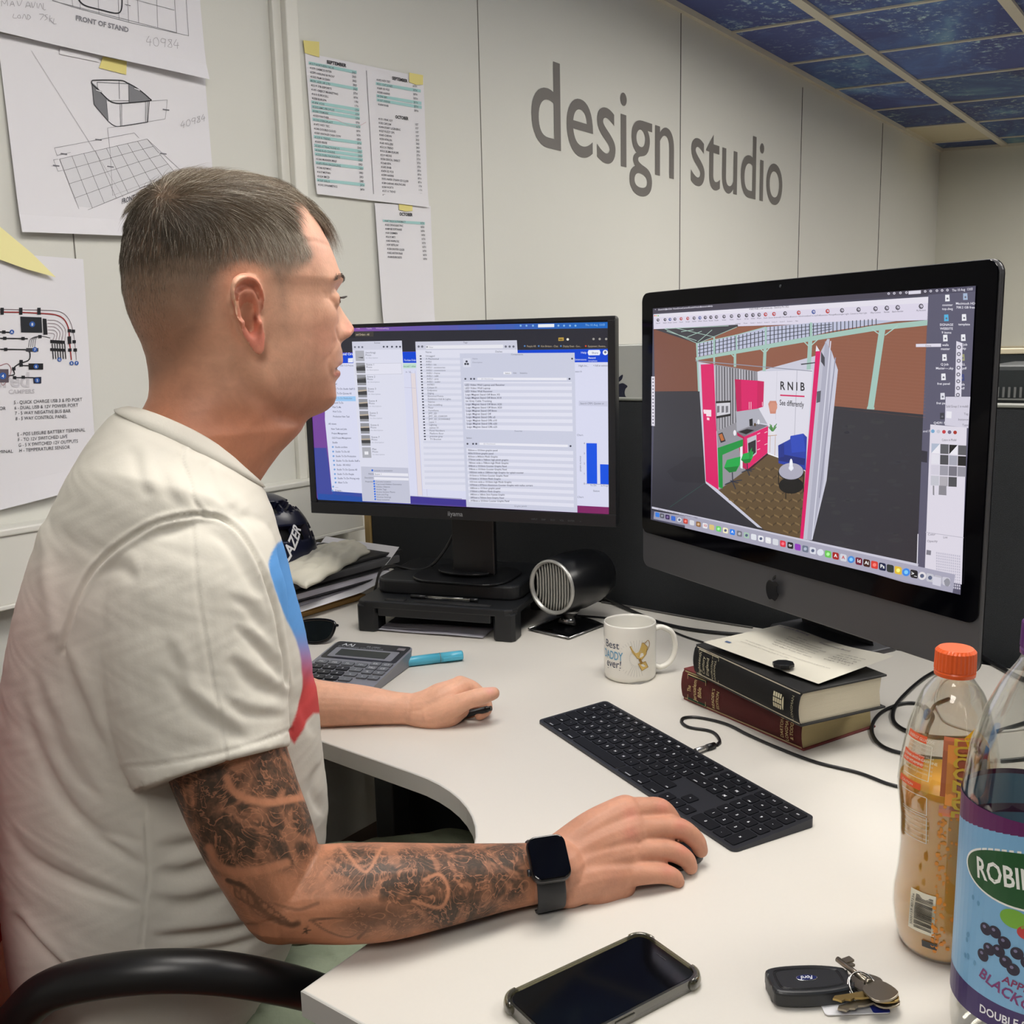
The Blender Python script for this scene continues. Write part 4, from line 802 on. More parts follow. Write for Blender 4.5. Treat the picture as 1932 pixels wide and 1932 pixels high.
def poster3(cv):
    z = Zm(cv, 0, 440, .36232); K_ = (26, 27, 32); BL_ = (48, 92, 170)
    z.text('ured', -40, 800, 110, (200, 198, 204), xs=.95, lay=1, bold=.02); z.text('CAMPERS', 44, 836, 30, (196, 194, 200), w=136, slope=-.02, lay=1, bold=.02)
    z.line([(0, 410), (110, 412), (200, 416)]+[tuple(p) for p in spline([(200, 416), (290, 425), (335, 450), (358, 500), (362, 560), (372, 660)], 6)], 6, (150, 40, 40), 3)
    z.line([(0, 396), (200, 400)]+[tuple(p) for p in spline([(200, 400), (310, 408), (360, 450), (384, 530), (398, 660)], 6)], 2.5, (110, 90, 96), 3)
    for X in (11, 108, 203): z.poly([(X-9, 388), (X+9, 388), (X+9, 424), (X-9, 424)], K_, 4)
    z.poly([(106, 434), (216, 438), (220, 518), (110, 516)], (34, 38, 44), 4); z.poly([(222, 444), (242, 446), (248, 528), (226, 528)], K_, 4)
    for k in range(5): z.line([tuple(p) for p in spline([(248, 452+k*17), (300-k*6, 458+k*16), (340-k*14, 500+k*8), (338-k*16, 560)], 5)], 2, (120, 90, 100), 3)
    for Y, a_, b_ in ((514, 0, 55), (547, 0, 145), (604, 0, 130)): z.line([(a_, Y), (b_, Y+2)], 6, K_, 3)
    for X, Y in ((20, 514), (25, 547), (120, 548), (208, 538), (30, 605), (362, 508), (382, 510), (386, 565), (364, 608), (392, 608), (110, 668), (110, 686), (72, 706), (76, 752), (121, 750)): z.poly([(X-9, Y-8), (X+9, Y-8), (X+9, Y+8), (X-9, Y+8)], K_, 5)
    z.line([tuple(p) for p in spline([(130, 605), (155, 620), (150, 660), (100, 680), (70, 705), (75, 735), (45, 742)], 6)], 6, K_, 3)
    z.line([tuple(p) for p in spline([(0, 690), (40, 680), (58, 720), (20, 790), (0, 770)], 6)], 2.5, (140, 50, 60), 3)
    for k in range(4): z.line([tuple(p) for p in spline([(148+k*11, 594), (160+k*9, 550), (210, 536), (262, 545)], 4)], 2.5, (60, 60, 66), 3)
    z.poly([(262, 555), (338, 560), (338, 576), (262, 572)], K_, 5); z.poly([(262, 598), (340, 602), (340, 616), (262, 612)], K_, 5)
    for k in range(6): z.line([(272+k*13, 575), (278+k*13, 655)], 5, K_, 4)
    z.poly([(136, 598), (200, 598), (200, 616), (136, 616)], (60, 60, 66), 4); z.poly([(148, 678), (225, 678), (225, 710), (150, 710)], K_, 4); z.poly([(172, 750), (215, 748), (215, 782), (175, 782)], (30, 36, 60), 4)
    z.poly([(352, 538), (370, 536), (372, 575), (354, 577)], K_, 5); z.poly([(-40, 708), (44, 708), (46, 776), (-40, 778)], (90, 80, 90), 4)
    z.line([(110, 688), (150, 690)], 5, K_, 3); z.line([(76, 752), (175, 752)], 6, K_, 3)
    for X, Y, r, s in ((168, 474, 15, '8'), (62, 514, 12, 'A'), (182, 606, 13, '7'), (188, 694, 13, '6'), (194, 766, 13, '5'), (15, 743, 18, '4'), (310, 658, 11, 'G'), (373, 677, 11, 'B'), (399, 676, 11, 'F')):
        z.disc(X, Y, r, BL_, 6); z.text(s, X, Y+r*.5, r*1.35, (235, 238, 245), 7, al=.5, bold=.02)
    T_ = (52, 52, 60)
    for k, s in enumerate(('5 - QUICK CHARGE USB 3 & PD PORT', '6 - DUAL USB & 12V POWER PORT', '7 - 5 WAY NEGATIVE BUS BAR', '8 - 5 WAY CONTROL PANEL')): z.text(s, 72+k*3, 890+k*28, 25, T_, slope=-.045, w=[356, 332, 290, 268][k])
    for k, s in enumerate(('E - POS LEISURE BATTERY TERMINAL', 'F - TO 12V SWITCHED LIVE', 'G - 5 X SWITCHED 12V OUTPUTS', 'H - TEMPERATURE SENSOR')): z.text(s, 90+k*3, 1056+k*28, 25, T_, slope=-.07, w=[354, 258, 310, 266][k])
    z.text('OR', -4, 920, 24, T_); z.text('MINAL', -8, 1146, 24, T_, w=76, slope=-.04)
sheet('wiring_diagram_sheet', 'wiring diagram sheet with blue numbered circles low on the wall at the left', 'diagram', [(-90, 470), (157, 489), (184, 913), (-90, 986)], .003, .02, HC+.10*WALL, poster3, curl=.006)
t = thing('yellow_paper', 'folded yellow paper hanging over the wiring diagram at the left edge', 'paper', tuple(W(.9, WALL-.03, 1.45)), WA)
b = B(); fnp = wallfn(.03, .12); q = [fnp(-70, 372), fnp(0, 428), fnp(60, 478), fnp(105, 523), fnp(50, 508), fnp(0, 490), fnp(-70, 468)]
V1 = [b.bm.verts.new(p) for p in q]; V2 = [b.bm.verts.new(p-NB*.0006) for p in q]; b.bm.faces.new(V1); b.bm.faces.new(V2[::-1])
for i in range(7): b.bm.faces.new((V1[i], V1[(i+1) % 7], V2[(i+1) % 7], V2[i]))
b.obj('sheet', mat('yellow_paper', (238, 230, 168), .8, spec=.2), t, world=True)
TEAL = (160, 204, 204)
def listA3(cv):
    z = Zm(cv, 540, 60, .2899); r = random.Random(4)
    col1 = [('41517 NORTHERN VALVE', '2ND', 1), ('41579 CHEMCO INTER', '2ND', 0), ('41599 HARLING & WOLF', '2ND', 0), ('41503 FILM OCEAN', '2ND', 0), ('41591 AZE UK LTD', '2ND', 1), ('41519 ITB ESPORTS', '5TH', 0), ('41491 OBJECT MARKETING', '8TH', 0), ('41610 EUROCELL', '11TH', 0), ('41558 EUROPA', '11TH', 0), ('41494 VOSS', '12TH', 1), ('41503 BMC PROFILES', '12TH', 1), ('41500 TRIMARK', '12TH', 1), ('41523 PANTHER', '12TH', 0), ('41533 STEROPLAST', '16TH', 1), ('41472 WEY TEC', '16TH', 0), ('41540 DOUBLE CLOUD', '16TH', 0), ('41509 VINTAGE CASH COW', '18TH', 0), ('41559 K TREND', '18TH', 1), ('41605 RNIB', '22ND', 0), ('41503 ATTRACTIONS IO', '23RD', 1), ('41560 RUD CHAINS', '23RD', 1), ('41530 DURA PACKAGING', '23RD', 1), ('41566 MARKEN MAJE', '23RD', 0), ('41475 PENN PACKAGING', '23RD', 1), ('41546 KEYMAC', '23RD', 0), ('41617 MOTAN', '23RD', 0), ('41624 IMCD', '23RD', 0), ('41569 HALO', '24TH', 1), ('41592 SYNAMETICS', '24TH', 0)]
    z.text('SEPTEMBER', 264, 205, 30, (44, 44, 50), w=128, slope=.2, bold=.04)
    for k, (s, d, h) in enumerate(col1):
        X = 152+k*1.95; Y = 206+k*28.2; sl = .20-.0035*k
        if h: z.poly([(X-6, Y-14), (X+306, Y-14+sl*310), (X+306, Y+6+sl*310), (X-6, Y+5)], TEAL, 2)
        z.text(s, X, Y+6, 19, (86, 86, 94), slope=sl, w=len(s)*7.9, lay=3, bold=.012); z.text(d, X+276, Y+8+sl*276, 19, (86, 86, 94), slope=sl, w=26, lay=3, bold=.012)
    z.line([(522, 252), (569, 1056)], 3, (90, 90, 96), 3)
    z.line([tuple(p) for p in spline([(265, 566), (320, 570), (400, 605), (470, 612), (520, 588)], 5)], 2, (200, 150, 160), 4)
    z.text('SEPTEMBER', 690, 310, 28, (44, 44, 50), w=100, slope=.2, bold=.04); z.text('OCTOBER', 710, 562, 28, (44, 44, 50), w=86, slope=.15, bold=.04)
    c2 = [('41472 WEY TEC', 0), ('41611 OXT JONES', 1), ('41609 3D POS', 0), ('41508 HARRIS', 0), ('41596 BPI', 1), ('41507 UNIVAR', 1), ('41604 RNIB', 0)]
    for k, (s, h) in enumerate(c2):
        X = 588+k*1.6; Y = 312+k*26.6
        if h: z.poly([(X-6, Y-12), (X+286, Y-12+.17*288), (X+286, Y+8+.17*288), (X-6, Y+6)], TEAL, 2)
        z.text(s, X, Y+6, 19, (86, 86, 94), slope=.17, w=len(s)*6.8, bold=.012); z.text('30TH', X+235, Y+6+.17*235, 18, (86, 86, 94), slope=.17, w=27, bold=.012)
    c3 = ['41551 PINK KEY', '41502 CAPCOM', '41494 START LICENSING', '41527 FUZZY OPS', '41603 CHEVIN', '41550 ATHLON', '41601 ROLLERS', '41512 K TREND', '41523 SIGMA EUROPE', '41519 NEONS', '41550 DENTAL DIRECT', '41568 ISFA', '41605 RNIB', '41474 3D POS', '41599 HARRIS', '77771 PAPER STRAW CO Q JOB', '41589 KARNAK HEALTHCARE', '41584 WORTH', '41571 K TREND', '41590 ARMKY']
    for k, s in enumerate(c3): X = 600+k*1.4; Y = 566+k*26.1; z.text(s, X, Y+6, 19, (92, 92, 100), slope=.15-.004*k, w=len(s)*6.7, bold=.012); z.text(('1ST', '2ND', '5TH', '8TH', '11TH')[k//4], X+238, Y+6+(.15-.004*k)*240, 18, (92, 92, 100), slope=.12, w=22, bold=.012)
t, fn = sheet('schedule_sheet', 'wide job list sheet headed SEPTEMBER with teal highlighted lines taped to the wall', 'paper', [(575, 99), (799, 146), (808, 391.5), (597, 366)], .003, .015, HC+.38*WALL, listA3, curl=.004)
tape(t, fn, [(572, 76), (602, 79), (602.5, 108), (585, 103), (575, 100)]); tape(t, fn, [(772, 137), (798, 142), (798, 160), (785, 160), (772, 155)])
def listA4(cv):
    z = Zm(cv, 540, 60, .2899)
    z.text('OCTOBER', 737, 1195, 28, (44, 44, 50), w=86, slope=.06, bold=.04)
    z.poly([(628, 1222), (902, 1238), (902, 1256), (630, 1236)], TEAL, 2)
    for k, s in enumerate(('41607 PAULIG & PHARMACY', '41502 DRIVE ELECTRIC', '41489 BE SOFTWARE', '41601 DOMMEN', '41619 MTI', '41405 WINPROTEC', '41597 RETFLOW', '41550 DIGITEX Q JOB', '41602 ANTON PAAR', '41608 EUROSETS')): X = 641+k*2.2; Y = 1232+k*26; z.text(s, X, Y+4, 19, (86, 86, 94), slope=.06, w=[136, 118, 108, 76, 60, 84, 76, 112, 100, 92][k], bold=.012); z.text('16TH', X+230, Y+4+14, 18, (86, 86, 94), slope=.06, w=25, bold=.012)
t, fn = sheet('schedule_sheet', 'narrow job list sheet headed OCTOBER hanging just above the left monitor', 'paper', [(707, 383), (812.5, 389), (820, 612), (723, 612)], .006, .015, HC+.20*WALL, listA4, curl=.003)
tape(t, fn, [(752, 378), (778, 376), (778, 398), (765, 399), (753, 396)])
b = B(); S1 = W(1.553, WALL-.018, 1.05)
t = thing('wall_socket_box', 'small white surface box on the wall above the trunking, behind the man', 'socket box', W(1.57, WALL, 1.012), WA)
b.box(-.019, .019, -.014, 0, -.038, .038, .003); b.obj('box', M_white, t); b = B(); b.box(-.014, .014, -.0155, -.0135, -.032, .032, .001); b.obj('faceplate', mat('faceplate', (206, 206, 198), .4), t)
# ================================================================== THINGS ON THE DESK
def dz(px, py, z=0.): return D(px, py, z)
# ---- monitor riser (tray with legs) : local x along the front, y back
def riser(name, label, P0, P1, dep, cat='monitor stand'):
    P0, P1 = np.array(P0), np.array(P1); d = P1-P0; L = np.linalg.norm(d); yaw = math.atan2(d[1], d[0])
    t = thing(name, label, cat, (P0[0], P0[1], DZ), yaw)
    b = B()
    out = [(0, .02), (.004, .006), (.018, 0), (L-.018, 0), (L-.004, .006), (L, .02), (L+.004, dep), (-.004, dep)]
    b.prism(out, .046, .060, .003); b.box(.045, L-.045, .001, .014, .032, .05, .002); b.obj('tray', M_blk, t)
    b = B(); b.prism([(x+L/2, y+dep/2+.028) for x, y in rrect(L-.02, dep-.066, .03)], .060, .0875, .004); b.obj('platform', M_blk, t)
    for x0 in (0, L-.042):
        b = B(); b.prism([(x, y) for x, y in ((x0, .008), (x0+.006, 0), (x0+.036, 0), (x0+.042, .008), (x0+.042, .04), (x0, .04))], 0, .052, .003); b.obj('leg', M_blk, t)
        b = B(); b.prism([(x, y) for x, y in ((x0+.004, dep-.05), (x0+.038, dep-.05), (x0+.038, dep-.004), (x0+.004, dep-.004))], 0, .052, .003); b.obj('leg', M_blk, t)
    b = B()
    for x0, x1 in ((.055, .095), (.115, .265)): b.tube([(x0, .016, .0602), (x1, .016, .0602)], .0035, 10, flat=.35); b.tube([(x0, .022, .0602), (x1, .022, .0602)], .0035, 10, flat=.35)
    b.obj('pen_groove', mat('groove_black', (9, 9, 11), .6), t); return t, yaw
rs, RY = riser('monitor_riser', 'low black monitor riser with pen grooves under the left monitor', (-.300, 1.800), (-.001, 1.700), .27)
t = thing('pen', 'clear ballpoint pen lying on the front ledge of the black riser', 'pen', tuple(dz(845, 1129, .064)), RY+.0)
M_clear = thinclear('clear_plastic', (215, 215, 212), .2)
b = B(); b.tube([(-.045, 0, 0), (.045, 0, 0)], .0038, 8); b.obj('barrel', M_clear, t); b = B(); b.tube([(-.075, 0, 0), (-.045, 0, 0)], .0036, 8); b.obj('cap', M_blk, t); b = B(); b.tube([(.045, 0, 0), (.06, 0, 0)], .0036, 8); b.obj('tip', M_blk, t)
b = B(); b.tube([(-.04, 0, 0), (.044, 0, 0)], .0012, 6); b.obj('refill', mat('refill_silver', (170, 168, 160), .4), t)
# papers under the riser
M_pg = mat('page_grey', (214, 212, 222), .8)
for k in range(3):
    t = thing('loose_paper', ['white paper under the riser, at the bottom', 'white paper under the riser, in the middle', 'dark printed sheet lying on top under the riser'][k], 'paper', tuple(dz(818+k*3, 1192-k*2, .001)+np.array([-math.sin(RY), math.cos(RY), 0])*(.060+.018*(k == 2)+.003*k)), RY+.03*k)
    b = B(); G = [[(x, y, .0012+k*.0032+.0022*math.sin(x*40+k)*math.sin(y*9+1)+.0012) for y in np.linspace(-.08, .10, 6)] for x in np.linspace(-.105, .105, 22)]
    b.grid(G, smooth=True); b.obj('sheet', M_pg if k < 2 else mat('dark_print', (44, 42, 58), .6), t)
# ---- desk speaker with ribbed silver front
ax = np.array([.66, .75, 0]); ax /= np.linalg.norm(ax); sc = np.array([.069, 1.75, DZ+.0885])
t = thing('desktop_speaker', 'round black desktop speaker with a silver ribbed grille between riser and mug', 'speaker', tuple(sc), math.atan2(ax[1], ax[0])-PI/2)
# local: +y = axis to the rear
RX = Matrix.Rotation(-PI/2, 4, 'X')
b = B(); b.lathe([(.0505, 0), (.053, .006), (.055, .03), (.056, .07), (.053, .11), (.046, .14), (.03, .158), (.005, .163)], 40, RX, cap=False); b.obj('housing', M_blk2, t)
b = B(); b.lathe([(.0445, .004), (.0465, -.002), (.050, -.003), (.0515, .001), (.0515, .006)], 40, RX, cap=False); b.obj('ring', mat('silver_ring', (176, 176, 172), .35, .6), t)
M_slat = mat('silver_slat', (166, 166, 160), .4, .4)
b = B(); b.lathe([(.001, .012), (.046, .012)], 32, RX, cap=False); b.obj('grille_backing', mat('dark_backing', (28, 28, 28), .8), t)
b = B()
for k in range(13):
    x = -.039+k*.0065; h = math.sqrt(.0455**2-x*x); n_ = 9
    b.tube([(x+.004*(1-(q/h)**2), .0035+.002*abs(q/h), q) for q in np.linspace(-h, h, n_)], .0021, 6)
b.obj('grille_slats', M_slat, t)
b = B(); b.tube([(0, .055, -.05), (0, .05, -.068)], [.02, .012], 14); b.tube([(0, .05, -.066), (0, .045, -.08)], [.012, .018], 14)
b.obj('neck', mat('chrome_neck', (150, 150, 150), .2, .9), t)
b = B(); G = [[(x, y, -.0875+.010*(1-(x/.045)**2)*(1 if abs(x) < .045 else 0)*.6+.002) for y in np.linspace(-.01, .10, 7)] for x in np.linspace(-.047, .047, 13)]; b.grid(G, thick=.004); b.obj('base_plate', M_blk2, t)
b = B(); b.tube([(-.048, -.011, -.0845), (.048, -.011, -.0845)], .0017, 6); b.tube([(-.048, .101, -.0845), (-.048, -.011, -.0845)], .0017, 6); b.tube([(.048, .101, -.0845), (.048, -.011, -.0845)], .0017, 6); b.obj('base_rim', mat('chrome_rim', (170, 170, 170), .2, .9), t)
# ---- mug
MGC = np.array([.1835, 1.51, DZ]); MR = .0415; MH = .092
t = thing('mug', 'white mug with a blue slogan and a gold trophy, beside the stacked books', 'mug', tuple(MGC), 0)
M_cer = mat('white_ceramic', (226, 224, 216), .12, spec=.5)
b = B(); b.lathe([(.030, .0005), (.037, .0), (.0405, .004), (.0415, .01), (.0415, .0895), (.0408, .092), (.0395, .0915), (.0388, .088), (.0385, .012), (.034, .007), (.002, .006)], 64); b.obj('body', M_cer, t)
hp = spline([(.039, 0, .076), (.052, 0, .078), (.069, 0, .068), (.075, 0, .045), (.068, 0, .022), (.052, 0, .012), (.039, 0, .016)], 8)
b = B(); b.tube(hp, [.0062]+[.0058]*(len(hp)-2)+[.0062], 14, flat=.75); o = b.obj('handle', M_cer, t); o.rotation_euler = (0, 0, math.radians(8))
cv = Canvas(); az0 = -PI/2        # s (metres round the wall, 0 facing the sitter's side of the photo), z
BLK = (40, 52, 80)
cv.text('Best', -.052, .056, .017, BLK, al=0, lay=2); cv.text('DADDY', -.056, .038, .019, (110, 160, 190), al=0, lay=2, w=.040, bold=.02); cv.text('ever!', -.049, .025, .018, BLK, lay=2, w=.030, shear=.1); cv.line([(-.046, .0215), (-.021, .0222)], .0009, BLK, 2)
for k in range(26):
    a = PI*.30+k*PI*1.35/26; x0, y0 = .006, .042; cv.line([(x0+.011*math.cos(a), y0+.011*math.sin(a)), (x0+.030*math.cos(a), y0+.030*math.sin(a)*1.0)], .0004, (176, 176, 172), 1)
cv.sx = cv.sy = 1.28; cv.ox = -.0015; cv.oy = -.0125
GO = (206, 176, 104); GD = (150, 116, 58)
cv.poly([(-.003, .058), (.014, .062), (.020, .056), (.018, .047), (.012, .041), (.006, .043), (.000, .050)], GO, 3); cv.line([(-.003, .058), (.014, .062), (.020, .056), (.018, .047), (.012, .041), (.006, .043), (-.003, .058)], .0006, GD, 4)
cv.line([tuple(p) for p in spline([(.016, .061), (.021, .064), (.0235, .058), (.018, .050)], 4)], .0009, GD, 4); cv.line([(.009, .042), (.012, .036)], .003, GD, 4); cv.poly([(.007, .036), (.017, .038), (.021, .030), (.012, .027)], GO, 5); cv.line([(.007, .036), (.017, .038), (.021, .030), (.012, .027), (.007, .036)], .0006, GD, 6)
cv.poly([(-.006, .0115), (.010, .0095), (.026, .0115), (.010, .0125)], (150, 150, 148), 2)
link('printed_design', cv.mesh('printed_design', lambda s_, z_, e: ((MR+.00015+e)*math.cos(az0+s_/MR), (MR+.00015+e)*math.sin(az0+s_/MR), z_)), mat('mug_print', rough=.2, attr=True), t)
# ---- books
def book(label, P0, ang, L, Dp, T, z0, cov, page, bend=.006):
    t = thing('hardback_book', label, 'book', (P0[0], P0[1], DZ+z0), ang)
    mc = mat('book_cloth', cov, .6, bump=(700, .25, 2, .0006), mottle=(60, .07)); b = B()
    b.box(0, L, .006, Dp, 0, .0028, .0008); b.box(0, L, .006, Dp, T-.0028, T, .0008)
    G = [[(x, .010-bend*1.2*math.sin(PI*v)-.004*(v > 0)*(v < 1), T*v) for v in np.linspace(0, 1, 9)] for x in (0, .004, L/2, L-.004, L)]
    b.grid(G, thick=.0022); b.obj('cover', mc, t)
    pg = mat('page_block', page, .85, bump=(40, .0)); nt = pg.node_tree; w = nt.nodes.new('ShaderNodeTexNoise'); tc = nt.nodes.new('ShaderNodeTexCoord'); mp = nt.nodes.new('ShaderNodeMapping'); mp.inputs['Scale'].default_value = (3, 3, 1600); w.inputs['Scale'].default_value = 1; w.inputs['Detail'].default_value = 3
    nt.links.new(tc.outputs['Object'], mp.inputs[0]); nt.links.new(mp.outputs[0], w.inputs['Vector']); bp = nt.nodes.new('ShaderNodeBump'); bp.inputs['Distance'].default_value = .0006; bp.inputs['Strength'].default_value = .6; nt.links.new(w.outputs['Fac'], bp.inputs['Height']); nt.links.new(bp.outputs[0], nt.nodes['Principled BSDF'].inputs['Normal'])
    b = B(); G = [[(x, y, z) for y, z in ((.006, .0028), (.004, T*.5), (.006, T-.0028), (Dp-.006, T-.0028), (Dp-.0085, T*.5), (Dp-.006, .0028), (.006, .0028))] for x in (.0035, L-.0035)]
    b.grid(G, smooth=False); b.bm.verts.ensure_lookup_table()
    for k in (0, 7): b.bm.faces.new([b.bm.verts[k+i] for i in (range(6) if k else range(5, -1, -1))])
    b.obj('pages', pg, t); return t
def spine_print(t, T, bend, draw):
    cv = Canvas(); draw(cv)
    def fn(x, y, e):     # canvas x = along the thickness (up), canvas y = back along the spine
        v = min(max(x/T, 0), 1); vs = np.linspace(0, 1, 9); ys = [.010-bend*1.2*math.sin(PI*q)-.004*(q > 0)*(q < 1) for q in vs]; return (-y, float(np.interp(v, vs, ys))-.0024-e, x)
    link('spine_lettering', cv.mesh('spine_lettering', fn), M_PRINT, t)
GOLD = (206, 182, 128)
B1 = book('thick dark red Bible with green title panel, bottom of the two stacked books', (.245, 1.397), math.atan2(-.853, .522), .232, .148, .049, 0, (112, 48, 46), (176, 160, 116), .004)
def dr1(c):
    c.rect(.004, -.052, .041, .040, (26, 58, 44), 1); c.line([(.005, -.051), (.044, -.051), (.044, -.013), (.005, -.013), (.005, -.051)], .0007, GOLD, 2)
    for k, s in enumerate(('The', 'Jerusalem', 'Bible')): c.text(s, .0245, -.024-k*.011, .0108, GOLD, 3, al=.5, w=[.010, .032, .016][k])
    c.text("READER'S", .0235, -.073, .0075, GOLD, 3, al=.5, w=.030); c.text('EDITION', .0235, -.082, .0075, GOLD, 3, al=.5, w=.026)
    for k, s in enumerate(('DARTON,', 'LONGMAN', '& TODD')): c.text(s, .0245, -.203-k*.0085, .0075, GOLD, 3, al=.5, w=[.029, .033, .024][k])
spine_print(B1, .049, .004, dr1)
B2 = book('black cloth history book with cream page edges, on top of the red Bible', (.2565, 1.366), math.atan2(-.911, .412), .226, .146, .046, .0497, (36, 36, 36), (206, 198, 176), .004)
def dr2(c):
    CR = (196, 190, 160); c.line([(.004, -.058), (.042, -.058), (.042, -.012), (.004, -.012), (.004, -.058)], .0007, CR, 2); c.line([(.004, -.044), (.042, -.044)], .0007, CR, 2)
    for k, s in enumerate(('Eighteenth', 'Century', 'England')): c.text(s, .023, -.0215-k*.0095, .0085, CR, 3, al=.5, w=[.034, .026, .026][k])
    for k, s in enumerate(('DOROTHY', 'MARSHALL')): c.text(s, .023, -.0505-k*.0062, .0052, CR, 3, al=.5, w=[.027, .030][k])
    for i in range(3):
        for j in range(4): c.rect(.014+i*.0072, -.196+j*.0042, .0058, .0032, CR, 3)
    c.disc(.0235, -.199, .009, CR, 3, ry=.0018); c.text('LONGMAN', .023, -.218, .006, (150, 146, 120), 3, al=.5, w=.032)
spine_print(B2, .046, .004, dr2)
# plinth hidden behind the books that carries the computer's foot
t = thing('computer_plinth', 'black block behind the stacked books under the large computer', 'plinth', (IP[0]+.075*-INn[0]*-1, IP[1]+.03, DZ), -1.1113)
b = B(); b.box(-.085, -.03, .085, .125, 0, .0965, .003); b.obj('block', M_blk, t)
# paper on the books
q = [D(1327, 1212, .108), D(1471, 1181, .108), D(1686, 1247, .106), D(1544, 1291, .099)]
t = thing('printed_letter', 'curled printed letter lying on top of the stacked books', 'paper', tuple(sum(q)/4))
def letterfn(u, v, e=0.):
    p = (q[0]*(1-u)+q[1]*u)*(1-v)+(q[3]*(1-u)+q[2]*u)*v
    return p+np.array([0, 0, .0022*math.sin(v*7+.6)*(u)+.004*u*v+e+.0005])
b = B(); b.grid([[letterfn(u, v) for v in np.linspace(0, 1, 16)] for u in np.linspace(0, 1, 10)], smooth=True); b.obj('sheet', mat('letter_paper', (212, 208, 194), .75), t, world=True)
cv = Canvas(); r = random.Random(2); IK = (120, 116, 112)
cv.poly([(.83, .03), (.97, .03), (.97, .07), (.83, .07)], IK, 1)
def tline(v, u, L, c=IK, w=.012):
    n = max(2, int(L*14))
    for k in range(n):
        if r.random() < .88: a = u-L*k/n; cv.rect(a-L/n*.75, v, L/n*.7, w, c, 1)
for k in range(12): cv.rect(.86+.008*k, .12-.004*k, .006, .03, (100, 100, 150), 1) if k % 2 else None
pr = Canvas()
def rowtext(s, u, v, h, c=IK, w=None):
    V, F, tw = text_tris(s); kx = (w or h*.55*len(s))/max(tw, 1e-6)
    pr.add([(u-p[1]*-h*1.0-0, v+p[0]*kx) for p in V], F[:, ::-1], c, 1)
rowtext('Yorkshire Building', .93, .02, .05, (110, 110, 160), .30); rowtext('Dear Sirs', .80, .30, .03, IK, .09); rowtext('Employment Bond', .86, .46, .045, (110, 106, 120), .26)
for k, s in enumerate(('Dated: this document', 'Re: agreement of employment details', 'the company and the employee agree', 'terms as set out and the schedule', 'signed for and on behalf of', 'with effect from the above')): rowtext(s, .74-k*.055, .26+.02*(k % 3), .028, IK, .30+.05*(k % 2))
for k, s in enumerate(('tel 01977 555 1020', 'date 10 August', 'enc. 2', 'ref 41603', 'page 1 of 1')): rowtext(s, .74-k*.055, .72, .028, IK, .20)
for k, s in enumerate(('We confirm receipt of your enquiry and the signed documents enclosed with it, as agreed by both', 'and we thank you for returning these to our office')): rowtext(s, .34-k*.06, .14, .026, (150, 146, 140), .74-.3*k)
pr.rect(.16, .08, .035, .045, (90, 110, 150), 1)
link('print', pr.mesh('print', lambda x, y, e: letterfn(x, y, e+.0007)), M_PRINT, t, world=True)
p = D(1478, 1254, .1085); t = thing('black_disc', 'small flat black disc resting on the printed letter', 'disc', tuple(p)); b = B(); b.prism([(.0125*math.cos(k*PI/4+.3)*1.15, .0125*math.sin(k*PI/4+.3)) for k in range(8)], -.002, .003, .0008); b.obj('disc', M_blk, t)
# ---- keyboard
KA = -1.0895; KC = np.array([.0295, 1.3214])
kb = thing('keyboard', 'space grey extended keyboard with black keys, in front of the stacked books', 'keyboard', (KC[0], KC[1], DZ), KA)
KT = math.atan2(.0068, .1149)
def kz(y): return .0040+y*math.tan(KT)
M_kb = mat('keyboard_aluminium', (58, 60, 66), .38, .6); M_key = mat('key_black', (12, 14, 20), .5, spec=.25)
b = B(); o2 = rrect(.4187, .1149, .007, cx=.20935, cy=.05745); n_ = len(o2)
lo = [b.bm.verts.new((x, y, .0002)) for x, y in o2]; hi = [b.bm.verts.new((x, y, kz(y))) for x, y in o2]
b.bm.faces.new(lo[::-1]); b.bm.faces.new(hi)
for i in range(n_): b.bm.faces.new((lo[i], lo[(i+1) % n_], hi[(i+1) % n_], hi[i]))
b.obj('case', M_kb, kb)
P_ = .01905; keys = []       # (x, y, w, h, legend) in key units from the lower left
def row(y, x, items, h=1.):
    for it in items:
        if isinstance(it, (int, float)): x += it; continue
        s, w = it if isinstance(it, tuple) else (it, 1.); keys.append((x, y, w, h, s)); x += w
X1 = 0.
row(0, 0, [('control', 1.5), ('option', 1.25), ('command', 1.5), ('', 5.75), ('command', 1.5), ('option', 1.25), ('control', 1.5)])
row(1, 0, [('shift', 1.25), '`', 'Z', 'X', 'C', 'V', 'B', 'N', 'M', ',', '.', '/', ('shift', 2.0)])
row(2, 0, [('caps', 1.75), 'A', 'S', 'D', 'F', 'G', 'H', 'J', 'K', 'L', ';', "'", ('\\', .75)])
row(3, 0, [('tab', 1.5), 'Q', 'W', 'E', 'R', 'T', 'Y', 'U', 'I', 'O', 'P', '[', ']', ('return', .75+.5)])
row(4, 0, ['§', '1', '2', '3', '4', '5', '6', '7', '8', '9', '0', '-', '=', ('delete', 1.25)])
row(5, 0, [('esc', 1.25)]+[('F%d' % k, 1.) for k in range(1, 14)], .93)
FULL = 14.25; xa = FULL+.22
for r_, it in ((5, ['F14', 'F15', 'F16']), (4, ['fn', 'home', 'pg']), (3, ['del', 'end', 'pg'])): row(r_, xa, it, 1. if r_ < 5 else .93)
row(1, xa+1, ['^']); row(0, xa, ['<', 'v', '>'])
xn = xa+3.22
row(5, xn, ['F17', 'F18', 'F19', 'F20'][:4], .93); row(4, xn, ['clear', '=', '/', '*']); row(3, xn, ['7', '8', '9', '-']); row(2, xn, ['4', '5', '6', '+']); row(1, xn, ['1', '2', '3']); row(0, xn, [('0', 2.), '.'])
keys.append((xn+3, 0, 1., 2., 'x'))
